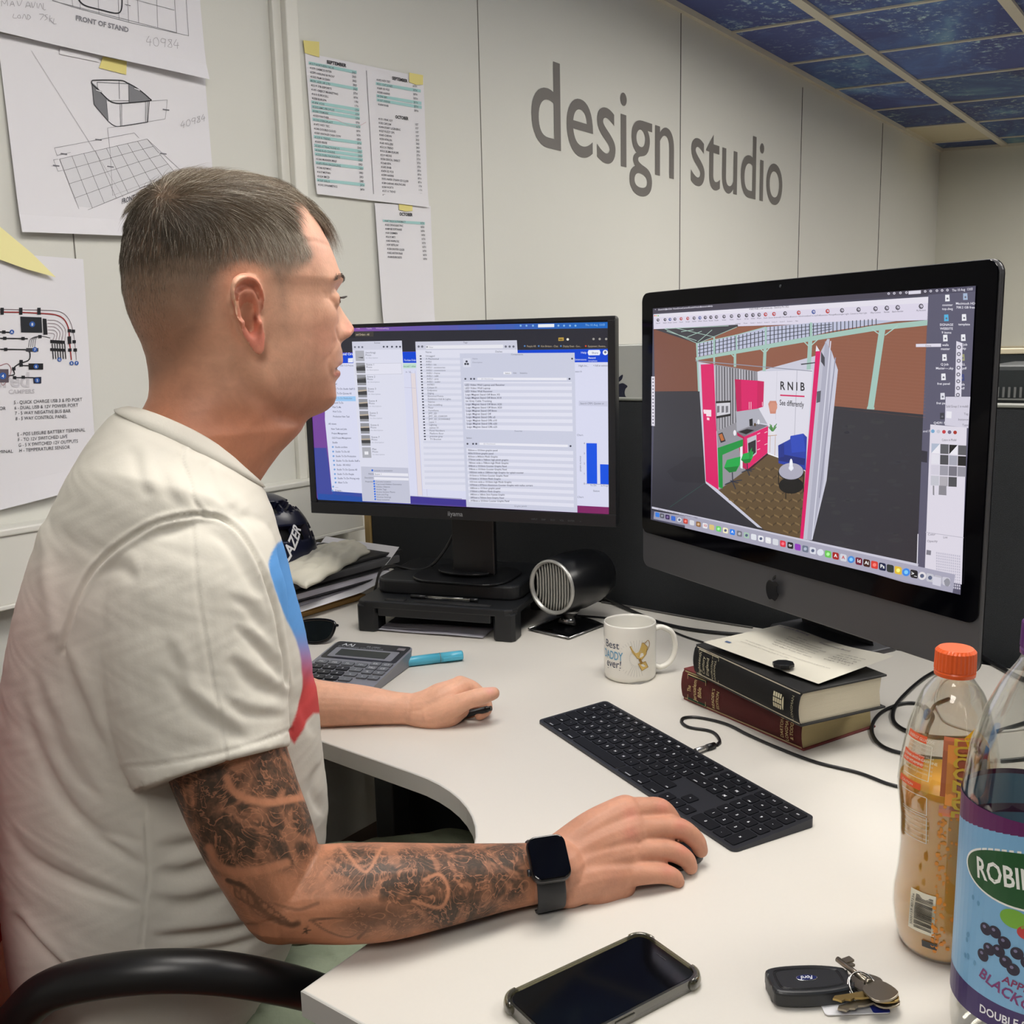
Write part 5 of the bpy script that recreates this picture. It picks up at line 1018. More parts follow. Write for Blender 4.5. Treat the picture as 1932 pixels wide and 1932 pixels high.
UX = (.4187-.010)/(xn+4); UY = (.1149-.007)/5.93
kv = []
for k, (x, y, w, h, s) in enumerate(keys):
    x0, x1 = .005+x*UX+.0011, .005+(x+w)*UX-.0011; y0, y1 = .0035+y*UY+.0011, .0035+(y+h)*UY-.0011
    kv.append((x0, x1, y0, y1, s))
cv = Canvas(); stuff = B()
for k, (x0, x1, y0, y1, s) in enumerate(sorted(kv, key=lambda q: -(q[0]))):
    b = B() if k < 98 else stuff; out = rrect(x1-x0, y1-y0, .0022, 3, (x0+x1)/2, (y0+y1)/2)
    lo = [b.bm.verts.new((x, y, kz(y)-.0003)) for x, y in out]; cx_, cy_ = (x0+x1)/2, (y0+y1)/2
    hi = [b.bm.verts.new((cx_+(x-cx_)*.97, cy_+(y-cy_)*.97, kz(y)+.0011)) for x, y in out]; b.bm.faces.new(hi)
    for i in range(len(out)): b.bm.faces.new((lo[i], lo[(i+1) % len(out)], hi[(i+1) % len(out)], hi[i]))
    if k < 98: b.obj('key', M_key, kb)
    h = .0048 if len(s) < 3 else .0028
    if s: cv.text(s, x1-.002 if len(s) > 3 else cx_, (y0+.0022) if len(s) > 3 else cy_-h*.35, h, (226, 228, 235), bold=.02, al=(1 if len(s) > 3 else .5), lay=1)
o = stuff.obj('keys', M_key, kb); o['kind'] = 'stuff'
link('key_legends', cv.mesh('key_legends', lambda x, y, e: (x, y, kz(y)+.00115+e)), mat('legend_print', rough=.5, attr=True), kb)
# ---- mobile phone
PL = D(1210, 1775, 0); e1 = np.array([-.83, -.56, 0]); e1 /= np.linalg.norm(e1); e2 = np.array([.557, -.83, 0]); e2 /= np.linalg.norm(e2)
pc_ = np.array([.107, .801, DZ])+e1*.0745+e2*.0375
t = thing('mobile_phone', 'black mobile phone in a clear bumper case lying at the near desk edge', 'phone', tuple(pc_), math.atan2(e1[1], e1[0]))
b = B(); b.prism(rrect(.146, .0715, .011), .0020, .0096, .0015); b.obj('body', mat('phone_body', (36, 36, 40), .3), t)
b = B(); b.prism(rrect(.1435, .0690, .0100), .0092, .0102, .0003); b.obj('screen', mat('phone_glass', (6, 6, 9), .06), t)
M_case = thinclear('clear_case', (178, 176, 160), .16, .12)
b = B(); oo = rrect(.151, .0765, .0130); oi = rrect(.1462, .0717, .0112)
for z0, z1 in ((.0004, .0112),):
    V = [[b.bm.verts.new((x, y, z)) for x, y in rr] for rr, z in ((oo, z0), (oo, z1), (oi, z1), (oi, z0+.001))]
    n_ = len(oo)
    for a_, c_ in ((0, 1), (1, 2), (2, 3)):
        for i in range(n_): b.bm.faces.new((V[a_][i], V[a_][(i+1) % n_], V[c_][(i+1) % n_], V[c_][i]))
    b.bm.faces.new(V[0][::-1]); b.bm.faces.new(V[3])
b.obj('case', M_case, t)
for sx in (-1, 1):
    for sy in (-1, 1):
        b = B(); ar = [(sx*(.0625+.0135*math.cos(a)), sy*(.0252+.0135*math.sin(a)), .0062) for a in np.linspace(-.25, PI/2+.25, 10)]
        b.tube(ar, [.0015]+[.0031]*8+[.0015], 8, flat=1.9); b.obj('bumper_corner', M_case, t)
b = B(); b.box(.0, .02, .0375, .0392, .004, .0085, .0006); b.obj('side_button', M_case, t); b = B(); b.box(-.0640, -.0630, -.006, .006, .01025, .0104); b.obj('earpiece', mat('earpiece', (40, 40, 44), .4), t)
# ---- car key and keys
fa = math.atan2(D(1600, 1868, .01)[1]-D(1455, 1875, .01)[1], D(1600, 1868, .01)[0]-D(1455, 1875, .01)[0])
fo = D(1528, 1868, .004)
t = thing('car_key_fob', 'black car key fob with an oval blue badge near the desk edge', 'key fob', (fo[0], fo[1], DZ), fa)
out = [(x, y) for x, y in spline([(-.034, -.008), (-.031, -.0155), (-.015, -.0185), (.010, -.0180), (.030, -.0135), (.0335, -.008), (.0335, .008), (.030, .0135), (.010, .0180), (-.015, .0185), (-.031, .0155), (-.034, .008)], 4, True)]
M_fob = mat('fob_plastic', (30, 32, 35), .38, bump=(1500, .25, 2, .0003))
b = B(); b.prism(out, .0015, .0150, .003, seg=3); b.obj('shell', M_fob, t)
b = B(); b.tube([(x*.80-.001, y*.72, .0150) for x, y in out], .0005, 6, close=True, cap=False); b.tube([(x*.76-.001, y*.66, .0150) for x, y in out], .0005, 6, close=True, cap=False); b.obj('ridge', mat('fob_ridge', (22, 23, 26), .3), t)
b = B(); b.prism([(.0088*math.cos(a)-.003, .0038*math.sin(a)) for a in np.linspace(0, 2*PI, 29)[:-1]], .0148, .0156, .0002); b.obj('badge_rim', mat('badge_chrome', (190, 192, 196), .15, .9), t)
b = B(); b.prism([(.0082*math.cos(a)-.003, .0033*math.sin(a)) for a in np.linspace(0, 2*PI, 29)[:-1]], .0155, .0158); b.obj('badge', mat('badge_blue', (20, 32, 84), .2), t)
cv = Canvas(); cv.text('Ford', -.0, 0, .0062, (225, 228, 235), al=.5, shear=.35, bold=.01, w=.0108)
link('badge_lettering', cv.mesh('badge_lettering', lambda x, y, e: (-x-.003, -y+.0018, .0159+e)), M_PRINT, t)
M_nik = mat('nickel_key', (150, 142, 128), .28, .9); M_brs = mat('brass_key', (170, 146, 92), .3, .9)
kr = D(1625, 1880, .004)
t = thing('key_ring', 'steel split ring joining the keys to the black fob', 'key ring', (kr[0], kr[1], DZ+.010), fa)
b = B(); b.tube([(.012*math.cos(a), .013*math.sin(a), .002*math.sin(a+1)+.0004*a) for a in np.linspace(0, 4*PI, 50)], .0008, 6); o = b.obj('ring', mat('ring_steel', (180, 178, 172), .2, 1.), t); o.rotation_euler = (.5, .35, 0)
def key(label, px, py, z, ang, m, kind):
    p = D(px, py, z); t = thing('door_key', label, 'key', tuple(p), ang, None)
    b = B(); b.prism([(x, y) for x, y in spline([(.0, -.006), (.006, -.012), (.018, -.012), (.022, -.004), (.022, .004), (.018, .012), (.006, .012), (.0, .006)], 3, True)], -.001, .001, .0004); b.obj('bow', m, t)
    b = B()
    if kind == 'mortice': b.tube([(0, 0, 0), (-.036, 0, 0)], .0024, 10); b.tube([(-.003, 0, 0), (.0, 0, 0)], .0036, 10); b.box(-.034, -.028, 0, .011, -.0011, .0011, .0003); b.box(-.026, -.023, 0, .007, -.0011, .0011, .0003)
    else:
        b.prism([(0, -.0035), (0, .0035), (-.028, .0035), (-.031, .001), (-.028, -.001), (-.026, -.0035), (-.022, -.0018), (-.018, -.0035), (-.014, -.002), (-.009, -.0035)], -.0009, .0009)
    b.obj('blade', m, t); return t
key('long silver mortice key pointing away from the fob', 1641, 1856, .017, fa-1.25+.08, M_nik, 'mortice')
key('brass door key in the bunch, under the mortice key', 1640, 1876, .0125, fa-.15+.3, M_brs, 'yale').rotation_euler[1] = 0
key('silver door key in the bunch, lying under the brass one', 1643, 1888, .0085, fa+.3, M_nik, 'yale')
key('thin silver key poking out behind the black fob', 1612, 1848, .0045, fa-.62, M_nik, 'yale')
def card(label, px, py, z, ang, w, h, col, stripe):
    p = D(px, py, z); t = thing('plastic_card', label, 'card', tuple(p), ang); b = B(); b.prism(rrect(w, h, .003), -.0004, .0004); b.obj('card', mat('card_plastic', col, .3), t)
    if stripe: b = B(); b.prism(rrect(.014, h-.0002, .002, cx=w/2-.007), .0004, .0006); b.obj('stripe', mat('card_stripe', stripe, .3), t)
card('white loyalty card with a blue corner under the keys', 1610, 1896, .0016, fa-.02, .052, .022, (232, 232, 236), (40, 52, 150))
card('small yellow tag among the keys', 1655, 1874, .0062, fa+.35, .014, .016, (226, 206, 60), None)
# ---- calculator
c0, c1, c3 = D(637, 1213, .026), D(788, 1226, .026), D(742, 1295, .014)
ex = c1-c0; ex[2] = 0; ex /= np.linalg.norm(ex); ey = np.array([-ex[1], ex[0], 0])
cw = .146; ch = .175
t = thing('calculator', 'grey desktop calculator with a dark display, behind the bare forearm', 'calculator', (c0[0]-ey[0]*ch, c0[1]-ey[1]*ch, DZ), math.atan2(ex[1], ex[0]))
M_cg = mat('calculator_grey', (132, 134, 142), .35, .25); M_cd = mat('calculator_dark', (26, 28, 34), .22)
def cz(y): return .012+.018*(max(y, 0)/ch)**1.2
b = B(); out = rrect(cw, ch, .012, cx=cw/2, cy=ch/2); n_ = len(out)
lo = [b.bm.verts.new((x*.96+cw*.02, y*.97+ch*.015, .001)) for x, y in out]; hi = [b.bm.verts.new((x, y, cz(y))) for x, y in out]; b.bm.faces.new(lo[::-1]); b.bm.faces.new(hi)
for i in range(n_): b.bm.faces.new((lo[i], lo[(i+1) % n_], hi[(i+1) % n_], hi[i]))
b.obj('body', M_cg, t)
def slab(x0, x1, y0, y1, r, dz0, dz1, m, nm, par=None):
    b = B(); o_ = rrect(x1-x0, y1-y0, r, 4, (x0+x1)/2, (y0+y1)/2); lo = [b.bm.verts.new((x, y, cz(y)+dz0)) for x, y in o_]; hi = [b.bm.verts.new((x, y, cz(y)+dz1)) for x, y in o_]; b.bm.faces.new(hi)
    for i in range(len(o_)): b.bm.faces.new((lo[i], lo[(i+1) % len(o_)], hi[(i+1) % len(o_)], hi[i]))
    return b.obj(nm, m, par or t)
slab(.004, .142, .106, .172, .006, -.001, .0012, M_cd, 'display_surround'); slab(.014, .132, .112, .148, .003, .0008, .0016, M_cg, 'display_frame'); slab(.026, .118, .118, .142, .001, .0012, .002, mat('lcd_glass', (64, 68, 66), .12), 'display'); slab(.122, .136, .155, .164, .001, .0008, .0016, mat('solar_cell', (120, 116, 120), .3), 'solar_cell')
cv = Canvas(); cv.text('AAJ', .018, .157, .0115, (196, 200, 205), bold=.01, xs=1.3); cv.text('DS-1200C', .065, .157, .006, (150, 154, 160)); cv.text('ELECTRONIC CALCULATOR', .014, .1508, .0052, (130, 134, 140), w=.085)
M_ck = mat('calculator_key', (98, 102, 108), .4); M_ck2 = mat('calculator_key_dark', (28, 30, 34), .35)
for (x, y, s, dk_) in ((.012, .082, 'MC', 0), (.036, .082, 'MR', 0), (.060, .082, 'M-', 0), (.084, .082, 'M+', 0), (.108, .090, 'EX', 0), (.128, .090, 'GT', 0), (.108, .075, 'MU', 0), (.128, .075, 'CE', 0), (.108, .060, '%', 0), (.128, .060, 'V', 0), (.012, .064, '7', 1), (.036, .064, '8', 1), (.060, .064, '9', 1), (.084, .064, '/', 0), (.012, .046, '4', 1), (.036, .046, '5', 1), (.060, .046, '6', 1), (.084, .046, 'x', 0), (.012, .028, '1', 1), (.036, .028, '2', 1), (.060, .028, '3', 1), (.084, .028, '-', 0), (.012, .010, '0', 1), (.036, .010, '00', 1), (.060, .010, '.', 1), (.084, .010, '+', 0), (.108, .042, '+', 0), (.128, .042, '=', 0)):
    w = .018 if x > .1 else .021; slab(x-.004, x-.004+w, y, y+.0125, .002, -.001, .0032, M_ck2 if dk_ else M_ck, 'key'); cv.text(s, x-.004+w/2, y+.0035, .007, (215, 218, 222), al=.5, lay=20)
link('printed_marks', cv.mesh('printed_marks', lambda x, y, e: (x, y, cz(y)+.0013+e*.85)), M_PRINT, t)
# ---- highlighter
h0, h1 = D(756, 1250, .0085), D(873, 1236, .0085); hd = h1-h0
t = thing('highlighter_pen', 'light blue highlighter pen lying beside the calculator', 'pen', (h0[0], h0[1], DZ+.0085), math.atan2(hd[1], hd[0])); L = np.linalg.norm(hd)
RY_ = Matrix.Rotation(PI/2, 4, 'Y'); M_hl = mat('aqua_plastic', (84, 178, 206), .3)
b = B(); b.lathe([(.006, 0), (.0082, .003), (.0085, L*.62)], 20, RY_); b.obj('barrel', M_hl, t); b = B(); b.lathe([(.0087, L*.62), (.0087, L*.63)], 20, RY_, cap=False); b.obj('ring', mat('grey_ring', (110, 116, 112), .4), t)
b = B(); b.lathe([(.0085, L*.63), (.0085, L*.97), (.0075, L*.995), (.002, L)], 20, RY_); b.obj('cap', M_hl, t); b = B(); b.box(L*.66, L*.99, -.010, -.0075, -.004, .002, .0008); b.obj('clip', M_hl, t)
# ---- sunglasses
gp = D(596, 1215, .0); t = thing('sunglasses', 'black sunglasses with dark green lenses beside the calculator', 'sunglasses', (gp[0], gp[1]+.01, DZ+.0225), -.12)
def lens_out(s=1.): return [(x*s, z*s) for x, z in spline([(-.026, .014), (0, .0185), (.026, .015), (.030, .004), (.022, -.014), (0, -.021), (-.020, -.016), (-.028, 0)], 5, True)]
M_gl = mat('black_acetate', (10, 10, 11), .1); M_ln = mat('dark_lens', (18, 22, 17), .03, spec=.8)
TL_ = Matrix.Rotation(math.radians(-32), 4, 'X') @ Matrix.Scale(1.12, 4)
for k, x0 in enumerate((0, -.068)):
    b = B(); b.tube([(x0+x, 0, z) for x, z in lens_out()], .0026, 8, close=True, mx=TL_); b.obj('rim', M_gl, t)
    b = B(); oo = lens_out(.97); b.bm.faces.new([b.bm.verts.new((x0+x, -.0006, z)) for x, z in oo]); r_ = bmesh.ops.extrude_face_region(b.bm, geom=b.bm.faces[:]); bmesh.ops.translate(b.bm, vec=(0, .0014, 0), verts=[g for g in r_['geom'] if isinstance(g, bmesh.types.BMVert)]); bmesh.ops.transform(b.bm, matrix=TL_, verts=b.bm.verts[:]); b.obj('lens', M_ln, t)
b = B(); b.tube([(-.030, 0, .006), (-.034, -.002, .009), (-.038, 0, .006)], .0026, 8, mx=TL_); b.obj('bridge', M_gl, t)
b = B(); b.tube([(.031, .004, .009), (.037, .010, .007), (.030, .020, .004), (-.040, .026, -.010), (-.085, .028, -.017)], .0028, 8, mx=None); b.obj('temple_arm', M_gl, t)
b = B(); b.tube([(-.100, .004, .009), (-.106, .012, .006), (-.098, .030, .000), (-.030, .036, -.010), (.020, .037, -.017)], .0028, 8, mx=None); b.obj('temple_arm', M_gl, t)
# ---- pile by the wall: cardboard, papers, binder, folder, parcel, helmet (a along the wall, b towards it)
def wb(name, label, cat, parts):
    t = thing(name, label, cat, (0, 0, DZ), WA)
    for nm, m, args in parts: b = B(); b.box(*args); b.obj(nm, m, t)
    return t
M_card = mat('brown_cardboard', (168, 132, 78), .8, mottle=(30, .08)); M_bind = mat('black_binder', (30, 30, 33), .4); M_fold = mat('grey_folder', (96, 96, 98), .25, spec=.5)
wb('cardboard_envelope', 'brown cardboard envelope at the bottom of the pile by the wall', 'envelope', [('envelope', M_card, (1.02, 1.435, 1.484, 1.735, .0005, .011, .003))])
wb('cardboard_envelope', 'brown cardboard envelope second from the bottom of the pile by the wall', 'envelope', [('envelope', M_card, (1.00, 1.415, 1.500, 1.737, .0115, .0225, .003))])
def papers(label, a0, a1, b0, b1, z, curl, m, seed):
    t = thing('loose_paper', label, 'paper', (0, 0, DZ), WA); b = B(); r = random.Random(seed); ph = r.random()*3
    G = []
    for a in np.linspace(a0, a1, 26):
        u = (a-a0)/(a1-a0); G.append([(a-.02*curl*10*max(0, u-.7)**2, bb, z+curl*max(0, u-.72)**1.6*6+.0012*math.sin(u*9+ph)*math.sin(v*4)+.0012) for v, bb in ((v, b0+(b1-b0)*v+.02*u*(seed % 3)) for v in np.linspace(0, 1, 5))])
    b.grid(G, smooth=True); b.obj('sheet', m, t)
papers('white paper sticking out of the pile with a turned-up corner, lowest', 1.10, 1.50, 1.445, 1.72, .0235, .03, M_paper, 1)
papers('white paper in the pile with its end curling up, middle', 1.12, 1.55, 1.47, 1.72, .0262, .06, M_pg, 2)
papers('white paper in the pile with its end curling up, uppermost', 1.12, 1.56, 1.48, 1.72, .0290, .075, M_paper, 4)
wb('ring_binder', 'black ring binder in the middle of the pile by the wall', 'binder', [('cover', M_bind, (1.00, 1.525, 1.487, 1.73, .0335, .037, .001)), ('cover', M_bind, (1.00, 1.525, 1.487, 1.73, .050, .0535, .001)), ('pages', M_pg, (1.02, 1.515, 1.492, 1.72, .037, .050))])
wb('plastic_folder', 'glossy grey plastic folder near the top of the pile by the wall', 'folder', [('cover', M_fold, (1.00, 1.56, 1.500, 1.735, .0540, .0705, .003))])
wb('black_folder', 'flat black folder under the white parcel bag', 'folder', [('cover', mat('black_folder', (34, 34, 36), .55), (1.05, 1.585, 1.515, 1.735, .071, .0775, .002))])
t = thing('parcel_bag', 'crumpled white parcel bag on top of the pile, beside the cycle helmet', 'bag', (0, 0, DZ), WA)
b = B(); G = []; nn = 44; wr = np.random.default_rng(3); ph = wr.uniform(0, 6, 8)
q4 = [(1.215, 1.415), (1.26, 1.62), (1.55, 1.665), (1.515, 1.55)]
for i in range(nn+1):
    rowp = []
    for j in range(nn+1):
        u, v = i/nn, j/nn; a = (q4[0][0]*(1-u)+q4[3][0]*u)*(1-v)+(q4[1][0]*(1-u)+q4[2][0]*u)*v; bb = (q4[0][1]*(1-u)+q4[3][1]*u)*(1-v)+(q4[1][1]*(1-u)+q4[2][1]*u)*v
        puff = (max(0, math.sin(PI*u))**.5)*(max(0, math.sin(PI*v))**.5)
        wv = math.sin(u*21+v*9+ph[0]+2*math.sin(v*6))*.5+math.sin(v*26-u*14+ph[1]+2*math.sin(u*5))*.4+math.sin(u*47+v*38+ph[2])*.25
        z = .084+.024*puff+.0048*wv*(.3+.7*puff)+.010*max(0, u-.85)*6*math.sin(v*3)
        rowp.append((a+.003*math.sin(v*19+ph[3]), bb+.003*math.sin(u*23+ph[4]), z))
    G.append(rowp)
b.grid(G); V = [[(p[0], p[1], .0782+max(0, .084-.0782)*0+.0003) for p in r_] for r_ in G]
edge = None
b.grid([[ (p[0], p[1], .0783) for p in r_] for r_ in G]); 
for side in ([r_[0] for r_ in G], [r_[-1] for r_ in G], G[0], G[-1]): b.grid([[p, (p[0], p[1], .0783)] for p in side])
bmesh.ops.remove_doubles(b.bm, verts=b.bm.verts[:], dist=.00005); b.obj('bag', mat('parcel_white', (214, 210, 194), .5, bump=(60, .35, 5, .003)), t)
# cycle helmet
hc = D(466, 1018, .13)-NB*.04-UA*.02
t = thing('cycle_helmet', 'dark navy cycle helmet with white brand lettering on the pile beside the wall', 'helmet', (hc[0], hc[1], DZ+.0785), .6)
M_hel = mat('helmet_navy', (24, 27, 48), .3); M_helb = mat('helmet_inner', (12, 12, 14), .7)
def hel(u, v, k=1.): # u azimuth, v 0 rim..1 top
    a, c, h = .136*k, .104*k, .138*k
    cr = math.cos(v*PI/2)**.75; return np.array([a*math.cos(u)*cr*(1+.04*math.cos(u)), c*math.sin(u)*cr, .022+h*math.sin(v*PI/2)-.02*math.cos(u)*(1-v)])
b = B(); vents = [(uc, vc) for uc in (-.35, .05, -.8, -1.25, -1.7, .5, 1.0, 1.5, 2.0, -2.2, 2.6, -2.7) for vc in (.30, .62)]
nu, nv = 120, 40; V = [[b.bm.verts.new(hel(2*PI*i/nu, j/nv*.995)) for j in range(nv+1)] for i in range(nu)]; V2 = [[b.bm.verts.new(hel(2*PI*i/nu, j/nv*.995, .90)) for j in range(nv+1)] for i in range(nu)]
def hole(i, j):
    u, v = 2*PI*(i+.5)/nu, (j+.5)/nv
    for uc, vc in vents:
        du = math.remainder(u-uc-.12*(v-vc)*3, 2*PI)*(1.1-v*.5); dv = (v-vc)*2.6
        if (du/.17)**2+(dv/.22)**4 < 1: return True
    return False
H_ = [[hole(i, j) for j in range(nv)] for i in range(nu)]
for i in range(nu):
    for j in range(nv):
        i2 = (i+1) % nu
        if not H_[i][j]:
            for VV in (V, V2):
                f = b.bm.faces.new((VV[i][j], VV[i2][j], VV[i2][j+1], VV[i][j+1])); f.smooth = True
            for (p, q_, ii, jj) in (((i, j), (i2, j), i, j-1), ((i, j+1), (i2, j+1), i, j+1), ((i, j), (i, j+1), i-1, j), ((i2, j), (i2, j+1), (i+1) % nu, j)):
                if jj < 0 or jj >= nv or H_[ii][jj]: b.bm.faces.new((V[p[0]][p[1]], V[q_[0]][q_[1]], V2[q_[0]][q_[1]], V2[p[0]][p[1]]))
b.obj('shell', M_hel, t)
b = B(); G = [[hel(2*PI*i/48, j/14*.99, .86) for j in range(15)] for i in range(48)]; b.grid(G, closeu=True); b.obj('inner_liner', M_helb, t)
cv = Canvas(); cv.text('LAZER', 0, 0, .030, (225, 226, 230), bold=.03, shear=.25, w=.085)
def hfn(x, y, e):
    u = -1.30+x*5-y*6.2; v = .02+x*3.6+y*3; p = hel(u, v); return p*(1+.012)+np.array([0, 0, 0])
link('brand_lettering', cv.mesh('brand_lettering', hfn), M_PRINT, t)
# ---- cables
M_cab = mat('cable_black', (20, 20, 22), .35); M_cabw = mat('cable_white', (214, 212, 208), .4)
def cable(label, px, r, z=None, m=None, name='cable', parts=None):
    P = [D(x, y, r if len(q_) < 3 else q_[2]) for q_ in px for x, y in [q_[:2]]]; t = thing(name, label, 'cable', tuple(P[0]))
    b = B(); b.tube(spline(P, 8), r, 8); b.obj('cord', m or M_cab, t, world=True); return t
t = cable('black braided keyboard cable looping behind the keyboard past the red book', [(1352, 1406), (1358, 1398), (1350, 1385), (1335, 1378), (1300, 1372), (1286, 1362), (1292, 1354), (1320, 1354), (1370, 1366), (1415, 1388), (1470, 1412), (1540, 1438), (1620, 1458), (1680, 1480), (1748, 1494), (1800, 1495), (1900, 1488), (2030, 1445), (2120, 1380)], .0022)
b = B(); p0, p1 = D(1312, 1417, .0055), D(1348, 1406, .004); b.tube([p0, p0*.35+p1*.65], .0036, 10); b.obj('plug', mat('plug_metal', (190, 190, 188), .25, .8), t, world=True); b = B(); b.tube([p0*.4+p1*.6, p1], .0042, 10); b.obj('plug_sleeve', M_cab, t, world=True)
cable('thick black cable running along the partition behind the mug', [(1120, 1118), (1153, 1134, .006), (1200, 1156), (1250, 1176), (1320, 1190), (1420, 1198), (1500, 1192)], .0035)
cable('thin black cable lying between the mug and the books', [(1050, 1160), (1110, 1163), (1160, 1168), (1240, 1180), (1290, 1200), (1340, 1216)], .002)
cable('grey cable on the desk along the foot of the partition', [(1135, 1136), (1180, 1143), (1250, 1156), (1330, 1170), (1420, 1184)], .002, m=mat('cable_grey', (90, 88, 86), .5))
cable('black cable making a big loop on the desk behind the orange drink', [(1800, 1250), (1745, 1278), (1700, 1318), (1685, 1345), (1692, 1368), (1730, 1385), (1790, 1392), (1850, 1388), (1940, 1362), (2050, 1330), (2150, 1310)], .0028)
cable('black cable coiled in a small loop beside the page edges', [(1790, 1318), (1765, 1330), (1748, 1355), (1745, 1340), (1732, 1328), (1700, 1328), (1662, 1345), (1645, 1372), (1655, 1400), (1690, 1418), (1760, 1430), (1840, 1436), (1940, 1430), (2060, 1400), (2160, 1350)], .0026)
cable('black cable crossing the others near the drink bottle', [(1745, 1332), (1760, 1350), (1752, 1372), (1748, 1385)], .0026)
cable('black cable running out of the picture beneath the large computer', [(1835, 1225), (1870, 1250), (1932, 1282), (1990, 1300), (2080, 1300), (2180, 1270)], .004)
cable('thin white cable curving behind the orange bottle cap', [(1800, 1275), (1775, 1290), (1765, 1320), (1772, 1345), (1790, 1365), (1850, 1380), (1930, 1375), (2040, 1350)], .0018, m=M_cabw)
# monitor cable behind
P = [MP+MU*(-.045)+MN*.06+np.array([0, 0, .05]), np.array([-.11, 1.95, DZ+.18]), np.array([-.17, 1.93, DZ+.09]), np.array([-.26, 1.95, DZ+.09]), np.array([-.30, 2.05, DZ+.01])]
t = thing('cable', 'black cable hanging down behind the left monitor stand', 'cable', tuple(P[0])); b = B(); b.tube(spline(P, 8), .003, 8); b.obj('cord', M_cab, t, world=True)
# ---- bottles
def fresn(name, col, tr=1., rough=.02, ior=1.45):
    return mat(name, col, rough, inp={'Transmission Weight': tr, 'IOR': ior})
def bottle(name, label, P, prof, cap, capcol, liq, liqcol):
    t = thing(name, label, 'bottle', (P[0], P[1], DZ), 0)
    wall = .0007; inner = [(max(r-wall, .001), z+(.0008 if i == 0 else 0)) for i, (r, z) in enumerate(prof)]
    b = B(); b.lathe(prof+inner[::-1], 56, cap=False); b.obj('plastic_wall', thinclear('pet_plastic', (246, 246, 244), .14), t)
    if liq:
        zs = [(r-.0012, z) for r, z in prof if z < liq]; rl = np.interp(liq, [z for r, z in prof], [r for r, z in prof])
        b = B(); b.lathe([(.0005, .003)]+[(max(r, .001), max(z, .003)) for r, z in zs]+[(rl-.0012, liq), (.0005, liq)], 56, cap=False); b.obj('drink', liqcol, t)
    if cap:
        r, z0, z1 = cap; b = B(); n_ = 60; ring = lambda rr, z, k: [b.bm.verts.new(((rr+(k*.0006*(1 if i % 2 else 0)))*math.cos(2*PI*i/n_), (rr+(k*.0006*(1 if i % 2 else 0)))*math.sin(2*PI*i/n_), z)) for i in range(n_)]
        R_ = [ring(r, z0, 0), ring(r+.0002, z0+.003, 0), ring(r-.0004, z0+.0042, 0), ring(r-.0002, z0+.005, 1), ring(r-.0006, z1-.0025, 1), ring(r-.0025, z1, 0)]
        for a_, c_ in zip(R_, R_[1:]):
            for i in range(n_): b.bm.faces.new((a_[i], a_[(i+1) % n_], c_[(i+1) % n_], c_[i]))
        b.bm.faces.new(R_[-1]); b.bm.faces.new(R_[0][::-1]); b.obj('cap', mat('cap_plastic', capcol, .35), t)
    return t
PR = [(.020, .0015), (.030, .0005), (.035, .006), (.0385, .021), (.0406, .036), (.0404, .05), (.0378, .07), (.0367, .093), (.0378, .12), (.0400, .138), (.0412, .15), (.0395, .171), (.0345, .201), (.0290, .221), (.0238, .234), (.0180, .242), (.0145, .247), (.0140, .262)]
zz = np.linspace(.0005, .262, 70); rp = [p[1] for p in PR]; PRs = [PR[0]]+[(float(np.interp(z, rp[1:], [p[0] for p in PR[1:]])), float(z)) for z in zz]
M_orange = mat('orange_drink', (252, 184, 78), .2, inp={'Transmission Weight': .05, 'IOR': 1.34, 'Subsurface Weight': .6, 'Subsurface Radius': (.02, .012, .005), 'Subsurface Scale': 1.})
LB = (.368, .787)
t = bottle('drink_bottle', 'half-full orange drink bottle with an orange screw cap', LB, PRs, (.0162, .249, .272), (232, 96, 40), .156, M_orange)
def wrapprint(t, prof, cv, name='label', off=.0004, mt=None):
    zs = [z for r, z in prof]; rs_ = [r for r, z in prof]
    def fn(x, y, e): r = np.interp(y, zs[1:], rs_[1:])+off+e; a = x; return (r*math.cos(a), r*math.sin(a), y)
    return link(name, cv.mesh(name, fn, eps=.00006), mt or M_LAB, t)
M_LAB = mat('label_print', rough=.35, attr=True)
# canvas: x = azimuth in radians (-PI/2 faces the near side), y = height
def wtext(cv, s, az, z, h, c, rr=.04, rot=0., lay=3, al=0, w=None, bold=0.):
    v, f, tw = text_tris(s, bold); k = h if w is None else w/max(tw, 1e-6); q = np.array(v)*[k, h]; q[:, 0] -= al*tw*k
    if rot: q = q@np.array([[math.cos(rot), math.sin(rot)], [-math.sin(rot), math.cos(rot)]])
    cv.add([(az+p[0]/rr, z+p[1]) for p in q], f, c, lay)
a0 = -PI/2-.45                      # azimuth facing the camera is about -PI/2-.44
cv = Canvas(); OG = (226, 92, 50); WH = (226, 222, 206)
def az(d): return -PI/2-.42+math.radians(d)
def patch(a_, b_, z0, z1, c, lay=1, n=8):
    for k in range(n): u0, u1 = a_+(b_-a_)*k/n, a_+(b_-a_)*(k+1)/n; cv.poly([(az(u0), z0), (az(u1), z0), (az(u1), z1), (az(u0), z1)], c, lay)
for z, z2 in ((.196, .202), (.1755, .1855), (.1565, .162)): patch(-68, -32, z, z2, OG)
wtext(cv, 'ENERGY GLUCOSE', az(-64), .1975, .0036, WH, lay=4); wtext(cv, 'DRINK WITH CAFFEINE', az(-66), .181, .0034, WH, lay=4); wtext(cv, 'AND VITAMINS', az(-66), .177, .0034, WH, lay=4); wtext(cv, 'CAUTION', az(-62), .158, .003, WH, lay=4)
